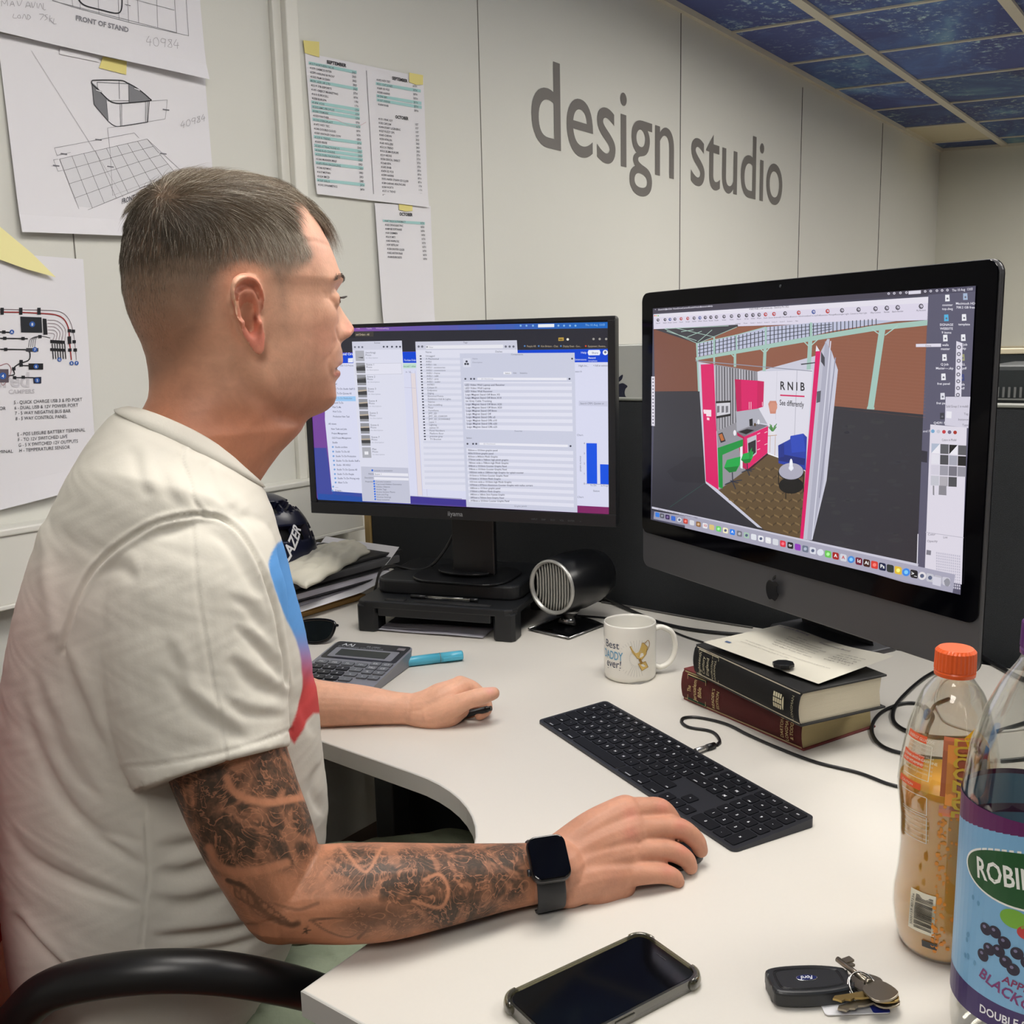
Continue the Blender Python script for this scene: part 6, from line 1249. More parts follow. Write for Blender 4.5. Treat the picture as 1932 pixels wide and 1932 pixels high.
for z0, z1 in ((.166, .195), (.136, .152), (.110, .134)):
    for k in range(6):
        for p in ((-60+k*6, z0), (-60+k*6, z1)): cv.poly([(az(p[0]), p[1]), (az(p[0]+6), p[1]), (az(p[0]+6), p[1]+.0005), (az(p[0]), p[1]+.0005)], WH, 2)
    cv.poly([(az(-24), z0), (az(-23), z0), (az(-23), z1), (az(-24), z1)], WH, 2)
for k in range(7): wtext(cv, 'carbonated water glucose citric acid', az(-60), .1915-k*.0034, .0024, (214, 206, 190), w=.028, lay=2)
for k in range(5): wtext(cv, 'store in a cool dry place once opened', az(-58), .131-k*.0045, .0024, (236, 224, 190), w=.026, lay=2)
# barcode
patch(-40, -8, .030, .066, (228, 222, 200), 3); r = random.Random(8)
for k in range(34):
    if r.random() < .8: z = .033+k*.00092; cv.poly([(az(-32), z), (az(-11), z), (az(-11), z+r.choice((.0003, .0006))), (az(-32), z+.0005)], (44, 40, 38), 5)
wtext(cv, '5000159 407236', az(-34), .034, .003, (60, 56, 50), rot=PI/2, lay=5, w=.028); patch(-22, -4, .017, .0235, (58, 60, 62), 3)
# main face
patch(-10, 40, .140, .206, (226, 128, 88), 2, 14); patch(-4, 8, .150, .200, (232, 150, 70), 3); 
cv.poly([(az(16), .206), (az(34), .214), (az(52), .200), (az(52), .150), (az(32), .150), (az(28), .185)], (240, 180, 30), 4)
cv.poly([(az(34), .150), (az(38), .186), (az(46), .200), (az(52), .196), (az(46), .186), (az(40), .150)], (40, 30, 24), 5)
wtext(cv, 'LUCOZADE', az(4), .206, .020, (206, 170, 60), rot=-PI/2, lay=6, w=.066, bold=.03)
for k in range(110): a_ = -18+abs(r.gauss(0, 8)); z = r.uniform(.012, .15); s = r.uniform(.0006, .0018); cv.disc(az(a_+8), z, s/.04, (224, 140, 40), 2, 8, s)
o = wrapprint(t, PRs, cv)
# squash bottle with wrap label
PB = [(.028, .001), (.040, .0005), (.046, .006), (.0475, .02), (.0475, .06), (.0472, .19), (.0475, .205), (.044, .235), (.036, .262), (.026, .285), (.0165, .300), (.0140, .305), (.0138, .325)]
zz = np.linspace(.0005, .325, 70); PBs = [PB[0]]+[(float(np.interp(z, [p[1] for p in PB[1:]], [p[0] for p in PB[1:]])), float(z)) for z in zz]
RB = (.372, .662)
t = bottle('squash_bottle', 'clear squash bottle with a blue and purple blackcurrant label, cut by the right edge', RB, PBs, (.0155, .307, .332), (90, 40, 110), .0, None)
cv = Canvas(); PU = (98, 36, 92); LBl = (124, 176, 216); GRN = (30, 84, 44); NV = (58, 40, 98)
def az(d): return -PI/2-.52+math.radians(d)
patch(-175, 180, .040, .196, LBl, 1, 60)
for k in range(60):
    u0, u1 = -175+k*5.92, -175+(k+1)*5.92; zt = lambda u: .176+.012*math.sin(math.radians(u+60)); cv.poly([(az(u0), zt(u0)), (az(u1), zt(u1)), (az(u1), .200), (az(u0), .200)], PU, 2); cv.poly([(az(u0), .040), (az(u1), .040), (az(u1), .058-.004*math.sin(math.radians(u1))), (az(u0), .058-.004*math.sin(math.radians(u0)))], NV, 2)
def ell(cx_, cz_, ra, rz, c, lay, tilt=0., n=40):
  if ra > .008:
    K = 30; st = math.sin(tilt); ct = math.cos(tilt); W_ = math.sqrt((ra*ct)**2+(rz*st)**2)
    def zr(x):
        A = (st/ra)**2+(ct/rz)**2; Bq = 2*x*ct*st*(1/ra**2-1/rz**2); Cq = (x*ct/ra)**2+(x*st/rz)**2-1; d = math.sqrt(max(Bq*Bq-4*A*Cq, 0)); return (-Bq-d)/(2*A), (-Bq+d)/(2*A)
    xs_ = [-W_*math.cos(PI*k/K) for k in range(K+1)]
    for x0, x1 in zip(xs_, xs_[1:]):
        (l0, h0_), (l1, h1_) = zr(x0), zr(x1); cv.poly([(az(cx_)+x0/.0475, cz_+l0), (az(cx_)+x1/.0475, cz_+l1), (az(cx_)+x1/.0475, cz_+h1_), (az(cx_)+x0/.0475, cz_+h0_)], c, lay)
  else: cv.poly([(az(cx_)+(ra*math.cos(a)*math.cos(tilt)-rz*math.sin(a)*math.sin(tilt))/.0475, cz_+ra*math.cos(a)*math.sin(tilt)+rz*math.sin(a)*math.cos(tilt)) for a in np.linspace(0, 2*PI, n+1)[:-1]], c, lay)
ell(4, .158, .050, .022, (240, 240, 236), 3, .10); ell(4, .158, .0485, .0205, GRN, 4, .10)
wtext(cv, 'ROBINSONS', az(-42), .1475, .0215, (238, 240, 236), rr=.0475, rot=.13, w=.078, lay=6, bold=.02)
for k in range(9): a_, z = -50+r.uniform(0, 12), .11+r.uniform(-.03, .03); ell(a_, z, .0012, .002, (96, 150, 190), 3)
for cx_, z in ((-30, .112), (-22, .113), (-14, .108), (-26, .098), (-18, .100), (-31, .091), (-12, .094), (-4, .103), (-6, .090), (4, .098)): ell(cx_, z, .0042, .0046, (34, 28, 52), 5); ell(cx_-1.2, z+.0014, .0012, .0012, (120, 116, 150), 6)
ell(-8, .128, .009, .007, (120, 176, 60), 5); ell(2, .120, .006, .005, (196, 60, 60), 6)
wtext(cv, 'APPLE &', az(-14), .078, .008, (130, 40, 90), rr=.0475, lay=6, rot=-.2, bold=.02); wtext(cv, 'BLACKCURRANT', az(-34), .074, .0115, (122, 50, 110), rr=.0475, lay=6, rot=-.35, w=.075, bold=.02)
wtext(cv, 'DOUBLE STRENGTH', az(-31), .0465, .0088, (236, 238, 244), rr=.0475, lay=6, w=.062, bold=.02)
wrapprint(t, PBs, cv, off=.0005)
# armchair parts of the office chair
ch = bpy.data.objects['office_chair']
# ================================================================== THE MAN AT THE DESK
def remesh(bb, voxel, smooth=2, name='m'):
    me = bb.mesh(name); ob = bpy.data.objects.new('tmp', me); COL.objects.link(ob)
    md = ob.modifiers.new('r', 'REMESH'); md.mode = 'VOXEL'; md.voxel_size = voxel
    if smooth: ms = ob.modifiers.new('s', 'SMOOTH'); ms.iterations = smooth; ms.factor = .5
    bpy.context.view_layer.update(); dg = bpy.context.evaluated_depsgraph_get()
    out = bpy.data.meshes.new_from_object(ob.evaluated_get(dg)); bpy.data.objects.remove(ob); out.materials.clear(); return out
def coords(me):
    a = np.empty(len(me.vertices)*3); me.vertices.foreach_get('co', a); return a.reshape(-1, 3)
def setco(me, V): me.vertices.foreach_set('co', V.ravel()); me.update()
def normals(me):
    a = np.empty(len(me.vertices)*3); me.vertices.foreach_get('normal', a); return a.reshape(-1, 3)
def vcol(me, C, name='Col'):
    ca = me.color_attributes.new(name, 'FLOAT_COLOR', 'POINT'); q = np.ones((len(C), 4)); q[:, :3] = C; ca.data.foreach_set('color', q.ravel())
def linc(c): return np.array(lin(c)[:3])
def G_(x, s): return np.exp(-(x/s)**2)
def sstep(x, a, b): t = np.clip((x-a)/(b-a), 0, 1); return t*t*(3-2*t)
def segdist(X, Y, pts):
    d = np.full(X.shape, 1e9)
    for (a, b), (c, e) in zip(pts, pts[1:]):
        vx, vy = c-a, e-b; L = vx*vx+vy*vy+1e-9; t = np.clip(((X-a)*vx+(Y-b)*vy)/L, 0, 1); d = np.minimum(d, np.hypot(X-a-t*vx, Y-b-t*vy))
    return d
def inpoly(X, Y, P):
    c = np.zeros(X.shape, bool); n = len(P)
    for i in range(n):
        x0, y0 = P[i]; x1, y1 = P[(i+1) % n]
        if y0 == y1: continue
        c ^= ((y0 > Y) != (y1 > Y)) & (X < (x1-x0)*(Y-y0)/(y1-y0)+x0)
    return c
# ---- head frame: x forward, y left, z up
HDEP = .97; PHI = math.radians(18); HW = math.radians(33.6)
HO = atdepth(450, 560, HDEP); HS = 5.18e-4
HF = np.array([math.cos(HW), math.sin(HW), 0]); HL = np.array([-math.sin(HW), math.cos(HW), 0]); HZ = np.array([0, 0, 1.])
def H2W(x, y, z): return HO+HF*x+HL*y+HZ*z
def zpx(y): return (560-y)*HS
KEYS = np.array([
 # ypx  xb   xf   w     m0   m25  m50  m75  m100
 [350, 395, 455, .022, 1, 1, 1, 1, 1], [354, 362, 498, .040, 1, 1, 1, 1, 1], [359, 338, 530, .053, 1, 1, 1, .98, .95], [377, 308, 562, .0655, 1, 1, 1, .97, .92], [400, 285, 588, .072, 1, 1, 1, .96, .9],
 [430, 270, 607, .0755, 1, 1, 1, .95, .9], [460, 261, 623, .0775, 1, 1, 1, .95, .9], [490, 255, 634, .0780, 1, 1, 1, .94, .92], [515, 253, 641, .0780, 1, 1, 1, .93, .95], [530, 253, 644, .0775, 1, 1, 1, .93, .98],
 [546, 252, 638, .0765, 1, 1, 1, .92, 1.0], [562, 254, 633, .0755, 1, 1, 1, .93, 1.02], [585, 257, 632, .0740, .98, 1, 1, .95, 1.05], [610, 264, 633, .0720, .95, 1, 1.0, .96, 1.02], [640, 275, 634, .0690, .92, .98, 1.0, .96, 1.0],
 [665, 281, 636, .0665, .9, .95, 1.02, .95, .98], [690, 283, 633, .0645, .88, .95, 1.03, .93, .95], [710, 283, 630, .0630, .88, .95, 1.03, .90, .9], [725, 282, 625, .0620, .9, .96, 1.02, .87, .88], [740, 279, 624, .0615, .92, .98, 1.0, .83, .85],
 [755, 271, 625, .0610, .95, 1, .98, .77, .8], [768, 262, 620, .0610, 1, 1, .96, .72, .68], [779, 254, 607, .0615, 1, 1, .96, .72, .6], [790, 245, 588, .0625, 1, 1, .97, .78, .65], [805, 233, 565, .0650, 1, 1, .98, .86, .8],
 [825, 219, 538, .064, 1, 1, 1, .95, .95], [850, 205, 508, .0645, 1, 1, 1, 1, 1], [880, 195, 482, .065, 1, 1, 1, 1, 1], [915, 195, 455, .066, 1, 1, 1, 1, 1], [960, 200, 430, .066, 1, 1, 1, 1, 1]], float)
def head_loft(b, rows=230, seg=200):
    ys = np.concatenate([np.linspace(350, 357, 12)[:-1], np.linspace(357, 960, rows)]); th = np.linspace(0, 2*PI, seg, endpoint=False); G = []
    for y in ys:
        k = [np.interp(y, KEYS[:, 0], KEYS[:, c]) for c in range(1, 9)]
        xb, xf = (k[0]-450)*HS, (k[1]-450)*HS; w = k[2]; c = (xb+xf)/2; e = (xf-xb)/2
        a = math.sqrt(max(e*e-(w*.85*math.sin(PHI))**2, 1e-8))/math.cos(PHI); cx = c/math.cos(PHI); z = zpx(y)
        x = cx+a*np.cos(th); t = (1+np.cos(th))/2; m = np.interp(t, [0, .25, .5, .75, 1], k[3:8]); yy = w*np.sin(th)*m
        if y < 800:            # nose, lips, mouth slit
            fr = np.cos(th) > 0
            NP = np.interp(y, [552, 561, 574, 587, 603, 612, 619, 626, 636, 643, 648, 655], [0, 3.5, 12, 20, 29.5, 35, 39, 38.5, 29, 17, 7, 0])*HS*1.06
            sg = np.interp(y, [555, 590, 612, 626, 638, 650], [.0075, .0085, .0115, .0150, .0165, .013])
            d = NP*np.exp(-(np.abs(yy)/sg)**2.4)
            d += .0065*G_(np.abs(yy)-.0155, .0052)*G_(z-zpx(631), .0062)      # nostril wings
            d += np.interp(y, [652, 662, 678, 687, 694, 699], [0, 5, 8, 9, 3, 0])*HS*np.exp(-(np.abs(yy)/.019)**3)
            d += np.interp(y, [698, 704, 712, 719, 726], [0, 5, 7, 3, 0])*HS*np.exp(-(np.abs(yy)/.0175)**3)
            d -= .0062*G_(z-zpx(697+6*(0)), .0016)*np.exp(-(np.abs(yy)/.023)**4)
            d -= .0022*G_(z-zpx(724), .004)*np.exp(-(np.abs(yy)/.02)**2)
            d += .0022*G_(z-zpx(528), .0065)*G_(np.abs(yy)-.020, .015)           # brow ridge
            d -= .0105*G_(z-zpx(560), .0095)*G_(np.abs(yy)-.0300, .0135)         # eye sockets
            d += .0030*G_(z-zpx(600), .013)*G_(np.abs(yy)-.047, .015)            # cheek bones
            d -= .0012*G_(z-zpx(655), .02)*G_(np.abs(yy)-.030-.0004*(y-640), .003)
            x = x+d*fr
        G.append([H2W(xx, yv, z) for xx, yv in zip(x, yy)])
    Gt = [[G[i][j] for i in range(len(G))] for j in range(seg)]
    n0 = len(b.bm.verts); b.grid(Gt, closeu=True); b.bm.verts.ensure_lookup_table()
    nr = len(G); top = [b.bm.verts[n0+j*nr] for j in range(seg)]; bot = [b.bm.verts[n0+j*nr+nr-1] for j in range(seg)]
    b.bm.faces.new(top); b.bm.faces.new(bot[::-1])
def ear(b, side):
    c0 = (464, 603); O_ = [(466, 529), (482, 534), (492, 552), (496, 580), (494, 600), (496, 622), (494, 646), (492, 660), (484, 668), (472, 665), (460, 646), (447, 615), (435, 584), (431, 560), (436, 540), (450, 531)]
    th = np.linspace(0, 2*PI, 90, endpoint=False); P = np.array(O_, float)-c0; P[:, 1] *= -1; an = np.unwrap(np.arctan2(P[:, 1], P[:, 0])); o = np.argsort(np.mod(an, 2*PI)); A = np.mod(an, 2*PI)[o]; R_ = np.hypot(P[:, 0], P[:, 1])[o]
    R0 = np.interp(th, np.r_[A-2*PI, A, A+2*PI], np.r_[R_, R_, R_]); R0 = (np.roll(R0, 1)+R0*2+np.roll(R0, -1))/4
    X0 = -.0195; Z0 = zpx(603); base = .0765
    def pt(r, j, h):
        X = r*R0[j]*HS*math.cos(th[j])*1.03; Z = r*R0[j]*HS*math.sin(th[j]); fl = .0055-.42*X+.06*Z
        return H2W(X0+X, side*(base+fl+h), Z0+Z)
    def hgt(r, t):
        c, s = math.cos(t), math.sin(t); back = max(0, min(1, (-c+.45)/.9)); lobe = max(0, min(1, (-s-.72)/.2)); topb = max(back, max(0, min(1, (s-.1)/.5)))
        h = 0.
        h += .0062*topb*(1-lobe)*math.exp(-((r-.90)/.075)**2)          # helix
        h -= .0036*topb*(1-lobe)*math.exp(-((r-.75)/.07)**2)
        h += .0042*max(back, .6*max(0, s))*(1-lobe)*math.exp(-((r-.60)/.10)**2)  # antihelix
        h -= .0150*math.exp(-(r/.42)**4)*(1-.35*max(0, s))             # concha
        h += .0055*math.exp(-((r-.62)/.22)**2)*math.exp(-((t-2*PI+.45 if t > PI else t+.45)/.35)**2)  # tragus
        h -= .0035*max(0, min(1, (c-.55)/.4))*max(0, r-.7)/.3*(1-0)*1.6
        return h
    rs = np.linspace(.03, 1, 26); G = []
    for j in range(len(th)):
        row = [pt(r, j, hgt(r, th[j])) for r in rs]
        row += [pt(1.015, j, hgt(1, th[j])-.0018), pt(.985, j, hgt(1, th[j])-.0040), pt(.88, j, -.0055), pt(.70, j, -.0160), pt(.62, j, -.030)]
        G.append(row)
    n0 = len(b.bm.verts); b.grid(G, closeu=True); b.bm.verts.ensure_lookup_table(); nr = len(G[0])
    b.bm.faces.new([b.bm.verts[n0+j*nr] for j in range(len(th))]); b.bm.faces.new([b.bm.verts[n0+j*nr+nr-1] for j in range(len(th))][::-1])
# ---- torso rows: back and front outline, lateral half width
TR = [((240, 772), (484, 903), .072), ((222, 776), (492, 912), .080), ((200, 792), (500, 930), .100), ((168, 832), (508, 952), .130), ((138, 878), (515, 980), .158), ((108, 935), (526, 1015), .178), ((80, 995), (540, 1062), .190), ((50, 1072), (555, 1120), .195), ((28, 1150), (570, 1180), .193), ((10, 1250), (586, 1260), .188), ((-4, 1350), (597, 1350), .182), ((-8, 1430), (606, 1430), .180), ((-6, 1500), (612, 1490), .180), ((-2, 1580), (606, 1555), .182), ((5, 1660), (585, 1630), .184), ((15, 1740), (545, 1715), .186), ((26, 1800), (505, 1790), .188), ((38, 1870), (440, 1865), .190), ((52, 1935), (405, 1935), .188)]
TD = .985
def tdep(k): return float(np.interp(k, [0, 2, 6], [.943, .952, TD]))
def torso(b, shrink=0., rows=90, seg=96, top=0, ret=False):
    K = np.array([[*p, *q, w] for p, q, w in TR[top:]], float); s = np.linspace(0, len(K)-1, rows); K2 = np.array([[np.interp(v, range(len(K)), K[:, c]) for c in range(5)] for v in s])
    for c in range(5):          # soften the kinks
        for _ in range(3): K2[1:-1, c] = (K2[:-2, c]+2*K2[1:-1, c]+K2[2:, c])/4
    G = []
    for xb, yb, xf, yf, w in K2:
        kk_ = len(G)/(rows-1)*(len(TR)-1-top)+top; hd_ = (xf-xb)/2*.985/FPX*.33; A = atdepth(xb, yb, tdep(kk_)-hd_); C = atdepth(xf, yf, tdep(kk_)+hd_); m = (A+C)/2; e1 = (C-A)/2; L = np.linalg.norm(e1); e1 = e1/L; e2 = np.array([-e1[1], e1[0], 0]); e2 /= np.linalg.norm(e2)
        L -= shrink; w_ = w-shrink; row = []
        for t in np.linspace(0, 2*PI, seg, endpoint=False):
            c, s_ = math.cos(t), math.sin(t); p = 2/2.35; row.append(m+e1*L*math.copysign(abs(c)**p, c)+e2*w_*math.copysign(abs(s_)**p, s_))
        k_ = len(G)/(rows-1)*(len(TR)-1-top)+top; tgt = np.interp(k_, [0, 1, 2, 3, 4, 5], [838, 848, 866, 900, 928, 955]); q_ = row[3*seg//4]; yc_ = toimg(np.array(q_))[1]
        lf = max(0, (yc_-tgt))*.9/FPX*float(np.clip((5.5-k_)/1.5, 0, 1)) if k_ < 5.5 else 0
        row = [p_+np.array([0, 0, lf*abs(math.sin(t_))**1.6]) for p_, t_ in zip(row, np.linspace(0, 2*PI, seg, endpoint=False))]
        G.append(row)
    if ret: return G
    n0 = len(b.bm.verts); b.grid([[G[i][j] for i in range(len(G))] for j in range(seg)], closeu=True); b.bm.verts.ensure_lookup_table(); nr = len(G)
    b.bm.faces.new([b.bm.verts[n0+j*nr] for j in range(seg)]); b.bm.faces.new([b.bm.verts[n0+j*nr+nr-1] for j in range(seg)][::-1])
def limb(b, pts, rad, seg=20, n=8, **k):
    P = [np.array([*p, r]) for p, r in zip(pts, rad)]; S = spline(P, n); b.tube([p[:3] for p in S], [max(p[3], .001) for p in S], seg, **k)
    b.ball(pts[0], rad[0]*.98, 16); b.ball(pts[-1], rad[-1]*.98, 16)
ad = atdepth
ELB = D(536, 1694, .044)
RARM = [ad(335, 1085, .885), ad(370, 1200, .86), ad(410, 1370, .838), ad(450, 1490, .826), ad(492, 1590, .820), ELB]
RARMR = [.062, .060, .054, .0510, .0480, .0405]
RFOR = [ELB, D(600, 1686, .045), D(670, 1684, .0445), D(740, 1680, .0435), D(850, 1667, .038), D(940, 1655, .033), D(1000, 1648, .030), D(1052, 1640, .031)]
RFORR = [.0405, .0445, .0455, .0440, .0378, .0325, .0298, .0288]
LARM = [np.array([-.425, 1.175, DZ+.33]), np.array([-.445, 1.25, DZ+.22]), np.array([-.45, 1.345, DZ+.075])]
LFOR = [np.array([-.45, 1.345, DZ+.075]), ad(560, 1322, 1.352), ad(600, 1329, 1.345), ad(680, 1331, 1.34), ad(740, 1336, 1.338), ad(775, 1338, 1.335)]
def hand_right(b):
    Y = lambda px, py, y: ad(px, py, y)
    # palm: overlapping metacarpal columns from the wrist to the knuckles
    wr = [Y(1060, 1612, .892), Y(1062, 1630, .884), Y(1064, 1650, .876), Y(1068, 1672, .868)]
    mc = [Y(1180, 1534, .925), Y(1190, 1568, .912), Y(1182, 1610, .899), Y(1170, 1650, .884)]
    mr = [.0185, .0190, .0185, .0175]
    for w, m, r in zip(wr, mc, mr): limb(b, [w, w*.5+m*.5+np.array([0, 0, .003]), m], [.021, .0205, r], 16)
    limb(b, [Y(1060, 1650, .885), Y(1120, 1662, .885), Y(1165, 1668, .888)], [.024, .026, .019], 16)
    limb(b, [Y(1070, 1640, .90), Y(1130, 1600, .91), Y(1185, 1590, .915)], [.024, .027, .02], 16)
    F = [([mc[0], Y(1215, 1526, .930), Y(1246, 1527, .935), Y(1268, 1548, .938), Y(1282, 1575, .940)], [.0165, .0118, .0112, .0095, .0080]),
         ([mc[1], Y(1235, 1562, .915), Y(1279, 1562, .922), Y(1311, 1583, .926), Y(1322, 1604, .928)], [.0160, .0112, .0108, .0095, .0078]),
         ([mc[2], Y(1225, 1605, .900), Y(1266, 1606, .906), Y(1293, 1620, .909), Y(1303, 1636, .910)], [.0158, .0112, .0106, .0092, .0076]),
         ([mc[3], Y(1212, 1649, .882), Y(1249, 1648, .888), Y(1271, 1655, .890), Y(1279, 1663, .891)], [.0140, .0104, .0098, .0086, .0070])]
    for p, r in F: limb(b, p, r, 16, 6)
    limb(b, [Y(1085, 1600, .915), Y(1140, 1590, .945), Y(1190, 1598, .955), Y(1228, 1606, .952)], [.018, .0145, .0115, .0092], 14, 6)
def hand_left(b):
    Y = ad; b2 = [.0225, .028, .031, .026]
    limb(b, [Y(772, 1338, 1.335), Y(805, 1334, 1.335), Y(838, 1322, 1.340), Y(868, 1302, 1.350)], [.0215, .0250, .0275, .0200], 18)
    limb(b, [Y(780, 1345, 1.330), Y(815, 1350, 1.325), Y(845, 1348, 1.325), Y(868, 1338, 1.330)], [.0190, .0215, .0190, .0140], 16)
    limb(b, [Y(868, 1294, 1.352), Y(892, 1300, 1.352), Y(910, 1318, 1.350), Y(917, 1337, 1.345), Y(905, 1349, 1.338)], [.0150, .0115, .0105, .0095, .0080], 14, 6)
    limb(b, [Y(862, 1306, 1.372), Y(893, 1312, 1.376), Y(908, 1334, 1.372), Y(900, 1348, 1.362), Y(886, 1350, 1.352)], [.0145, .011, .010, .009, .008], 14, 6)
    limb(b, [Y(852, 1320, 1.388), Y(880, 1324, 1.392), Y(892, 1342, 1.388), Y(880, 1352, 1.378)], [.0140, .0105, .0095, .008], 14, 6)
    limb(b, [Y(838, 1332, 1.398), Y(862, 1338, 1.402), Y(872, 1350, 1.398)], [.0125, .0095, .008], 14, 6)
    limb(b, [Y(812, 1350, 1.322), Y(850, 1336, 1.314), Y(880, 1322, 1.312), Y(908, 1314, 1.314), Y(931, 1308, 1.318)], [.0200, .0160, .0128, .0122, .0092], 18, 6)
THD = np.array([math.cos(.42), math.sin(.42), 0]); THL = np.array([-THD[1], THD[0], 0]); HIP = ad(215, 1900, .985)
HIP[2] = .535
def leg_pts(sd):
    h = HIP+THL*sd*.10; k = h+THD*.44+THL*sd*.035; k[2] = .495; a = k+THD*.06; a[2] = .10; return h, k, a
bb = B(); head_loft(bb); ear(bb, -1); ear(bb, 1)
for sd in (-1, 1): bb.ball(H2W(.0775, sd*.0305, zpx(567)), .0136, 32)
torso(bb, .012, 40, 48, 3)
limb(bb, RARM, RARMR, 28); limb(bb, RFOR, RFORR, 28, flat=.93); hand_right(bb)
limb(bb, LARM, [.058, .052, .042], 20); limb(bb, LFOR, [.042, .0385, .0350, .0290, .0240, .0225], 24); hand_left(bb)
for sd in (-1, 1):
    h, k, a = leg_pts(sd); limb(bb, [h, h*.5+k*.5, k], [.085, .075, .058], 20); limb(bb, [k, k*.6+a*.4, a], [.055, .052, .036], 18); limb(bb, [a, a+THD*.08-np.array([0, 0, .03]), a+THD*.17-np.array([0, 0, .06])], [.036, .036, .028], 14)
limb(bb, [HIP+THL*.09, HIP-THL*.09], [.10, .10], 20)
limb(bb, [ad(300, 1850, .985), HIP+np.array([0, 0, .06])], [.12, .12], 20)
body = remesh(bb, .00165, 2, 'person')
def hlocal(V):
    d = V-HO; return d@HF, d@HL, d[:, 2]
V = coords(body); Nn = normals(body)
hx, hy, hz = hlocal(V)
X, Y = toimg(V)
face = (hz > zpx(800)) & (hz < .16)
# fine facial modelling after the surface is fused
xi = hx*math.cos(PHI)+np.abs(hy)*math.sin(PHI); FX = 450+xi/HS; FY = 560-hz/HS          # photo-profile coordinates, the same for both sides
disp = np.zeros(len(V)); fm = face & (np.abs(hy) < .09)
def groove(pts, depth, w): 
    global disp
    d = segdist(FX, FY, [tuple(p) for p in spline(pts, 5)]); disp = disp-np.where(fm, depth*np.exp(-(d/w)**2), 0)
groove([(630, 612), (626, 622), (629, 636), (634, 645)], .0012, 3.5)           # nostril wing
groove([(620, 646), (611, 668), (606, 690), (612, 712)], .0009, 6)             # nasolabial fold
groove([(622, 704), (626, 700), (634, 697)], .0014, 3)
groove([(624, 556), (632, 553), (640, 555)], .0007, 3); groove([(604, 566), (612, 568), (622, 572)], .0005, 3); groove([(606, 560), (600, 556)], .0004, 3)
groove([(560, 470), (590, 466), (620, 470)], .0004, 5)
def shelf(pts, depth, w):
    global disp
    d = segdist(FX, FY, [tuple(p) for p in spline(pts, 5)]); disp = disp-np.where(head0, depth*np.exp(-(d/w)**2), 0)
head0 = (hz > zpx(850)) & (hz < .16)
shelf([(440, 700), (475, 742), (515, 775), (560, 796), (590, 806)], .0042, 17); shelf([(452, 560), (440, 600), (446, 640), (470, 675)], .0016, 9)
disp += np.where(fm, .0016*G_(FX-478, 20)*G_(FY-715, 26), 0)
nost = fm & (hz < zpx(630))
disp -= np.where(fm, .0045*G_(np.abs(hy)-.0075, .0042)*G_(hx-(.1085), .006)*G_(hz-zpx(646), .0035), 0)
V = V+Nn*disp[:, None]; setco(body, V); Nn = normals(body)
# ---- colours of the skin (mostly pigment; shade painted into ear hollow and mouth slit)
C = np.tile(linc((222, 170, 142)), (len(V), 1))
def tint(c, w): 
    global C
    w = np.clip(w, 0, 1)[:, None]; C = C*(1-w)+linc(c)*w
head = hz > zpx(900); isR = (V@UA*0+V[:, 1] < 1.1)
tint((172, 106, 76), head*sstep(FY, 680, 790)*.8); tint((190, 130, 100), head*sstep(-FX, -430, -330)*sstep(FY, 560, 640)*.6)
tint((222, 168, 146), head*G_(FX-600, 50)*G_(FY-470, 45)*.8); tint((208, 132, 112), fm*G_(FX-600, 38)*G_(FY-640, 42)*.35)
EO = [(464+(x-464)*1.16, 600+(y-600)*1.10) for x, y in ((466, 529), (482, 534), (492, 552), (496, 580), (494, 600), (496, 622), (494, 646), (492, 662), (483, 668), (470, 660), (458, 638), (446, 612), (435, 584), (431, 560), (436, 540), (450, 531))]
earm = fm & inpoly(FX, FY, EO) & (np.abs(hy) > np.interp(FY, KEYS[:, 0], KEYS[:, 3])+.0022)
tint((214, 134, 108), earm*.75); tint((206, 112, 96), earm*G_(FY-640, 22)*.6); tint((120, 62, 48), fm*G_(FX-474, 5)*G_(FY-604, 9)*(np.abs(hy) > .062)*.9)  # ear redness, then shade painted into the ear hollow
tint((214, 128, 112), fm*G_(FX-662, 16)*G_(FY-622, 16)*.6)
lips = fm & (FX > 606); tint((186, 104, 94), lips*(G_(FY-688, 4.5)*sstep(FX, 622, 632)*.55+G_(FY-709, 5)*sstep(FX, 614, 624)*.8)); tint((96, 50, 44), lips*G_(FY-697.5, 2.6)*sstep(FX, 617, 625))  # lip colour, then a dark line as painted shade between the lips
tint((160, 128, 112), fm*G_(FY-664, 10)*sstep(FX, 610, 640)*.3)
arm = ~head & (np.abs(V[:, 2]-DZ-.1) < .5)
# ---- hair: density and length fields in profile coordinates
HB = [(200, 300), (420, 290), (600, 330), (640, 395), (628, 402), (604, 398), (584, 388), (566, 386), (556, 396), (556, 420), (566, 446), (582, 468), (590, 490), (582, 508), (566, 524), (550, 538), (546, 560), (546, 600), (540, 644), (520, 646), (508, 622), (504, 560), (496, 530), (476, 517), (452, 518), (432, 530), (424, 560), (412, 604), (398, 636), (376, 668), (346, 700), (312, 720), (284, 728), (262, 720), (250, 660), (200, 600)]
hb = [tuple(p) for p in HB]
ins = inpoly(FX, FY, hb); dd = segdist(FX, FY, hb+[hb[0]]); sdf = np.where(ins, dd, -dd); sdf = np.maximum(sdf, np.minimum((.040-np.abs(hy))/HS*.8, (418-FY)*1.))*(FX > 300)+sdf*(FX <= 300)
okh = head & ~earm & (hz > zpx(735))
den = okh*sstep(sdf, -6, 14+24*sstep(FY, 480, 560))
fade = sstep(FY, 500, 640); spx = FX
hairc = np.tile(linc((116, 102, 84)), (len(V), 1))
def hc_(c, w):
    global hairc
    w = np.clip(w, 0, 1)[:, None]; hairc = hairc*(1-w)+linc(c)*w
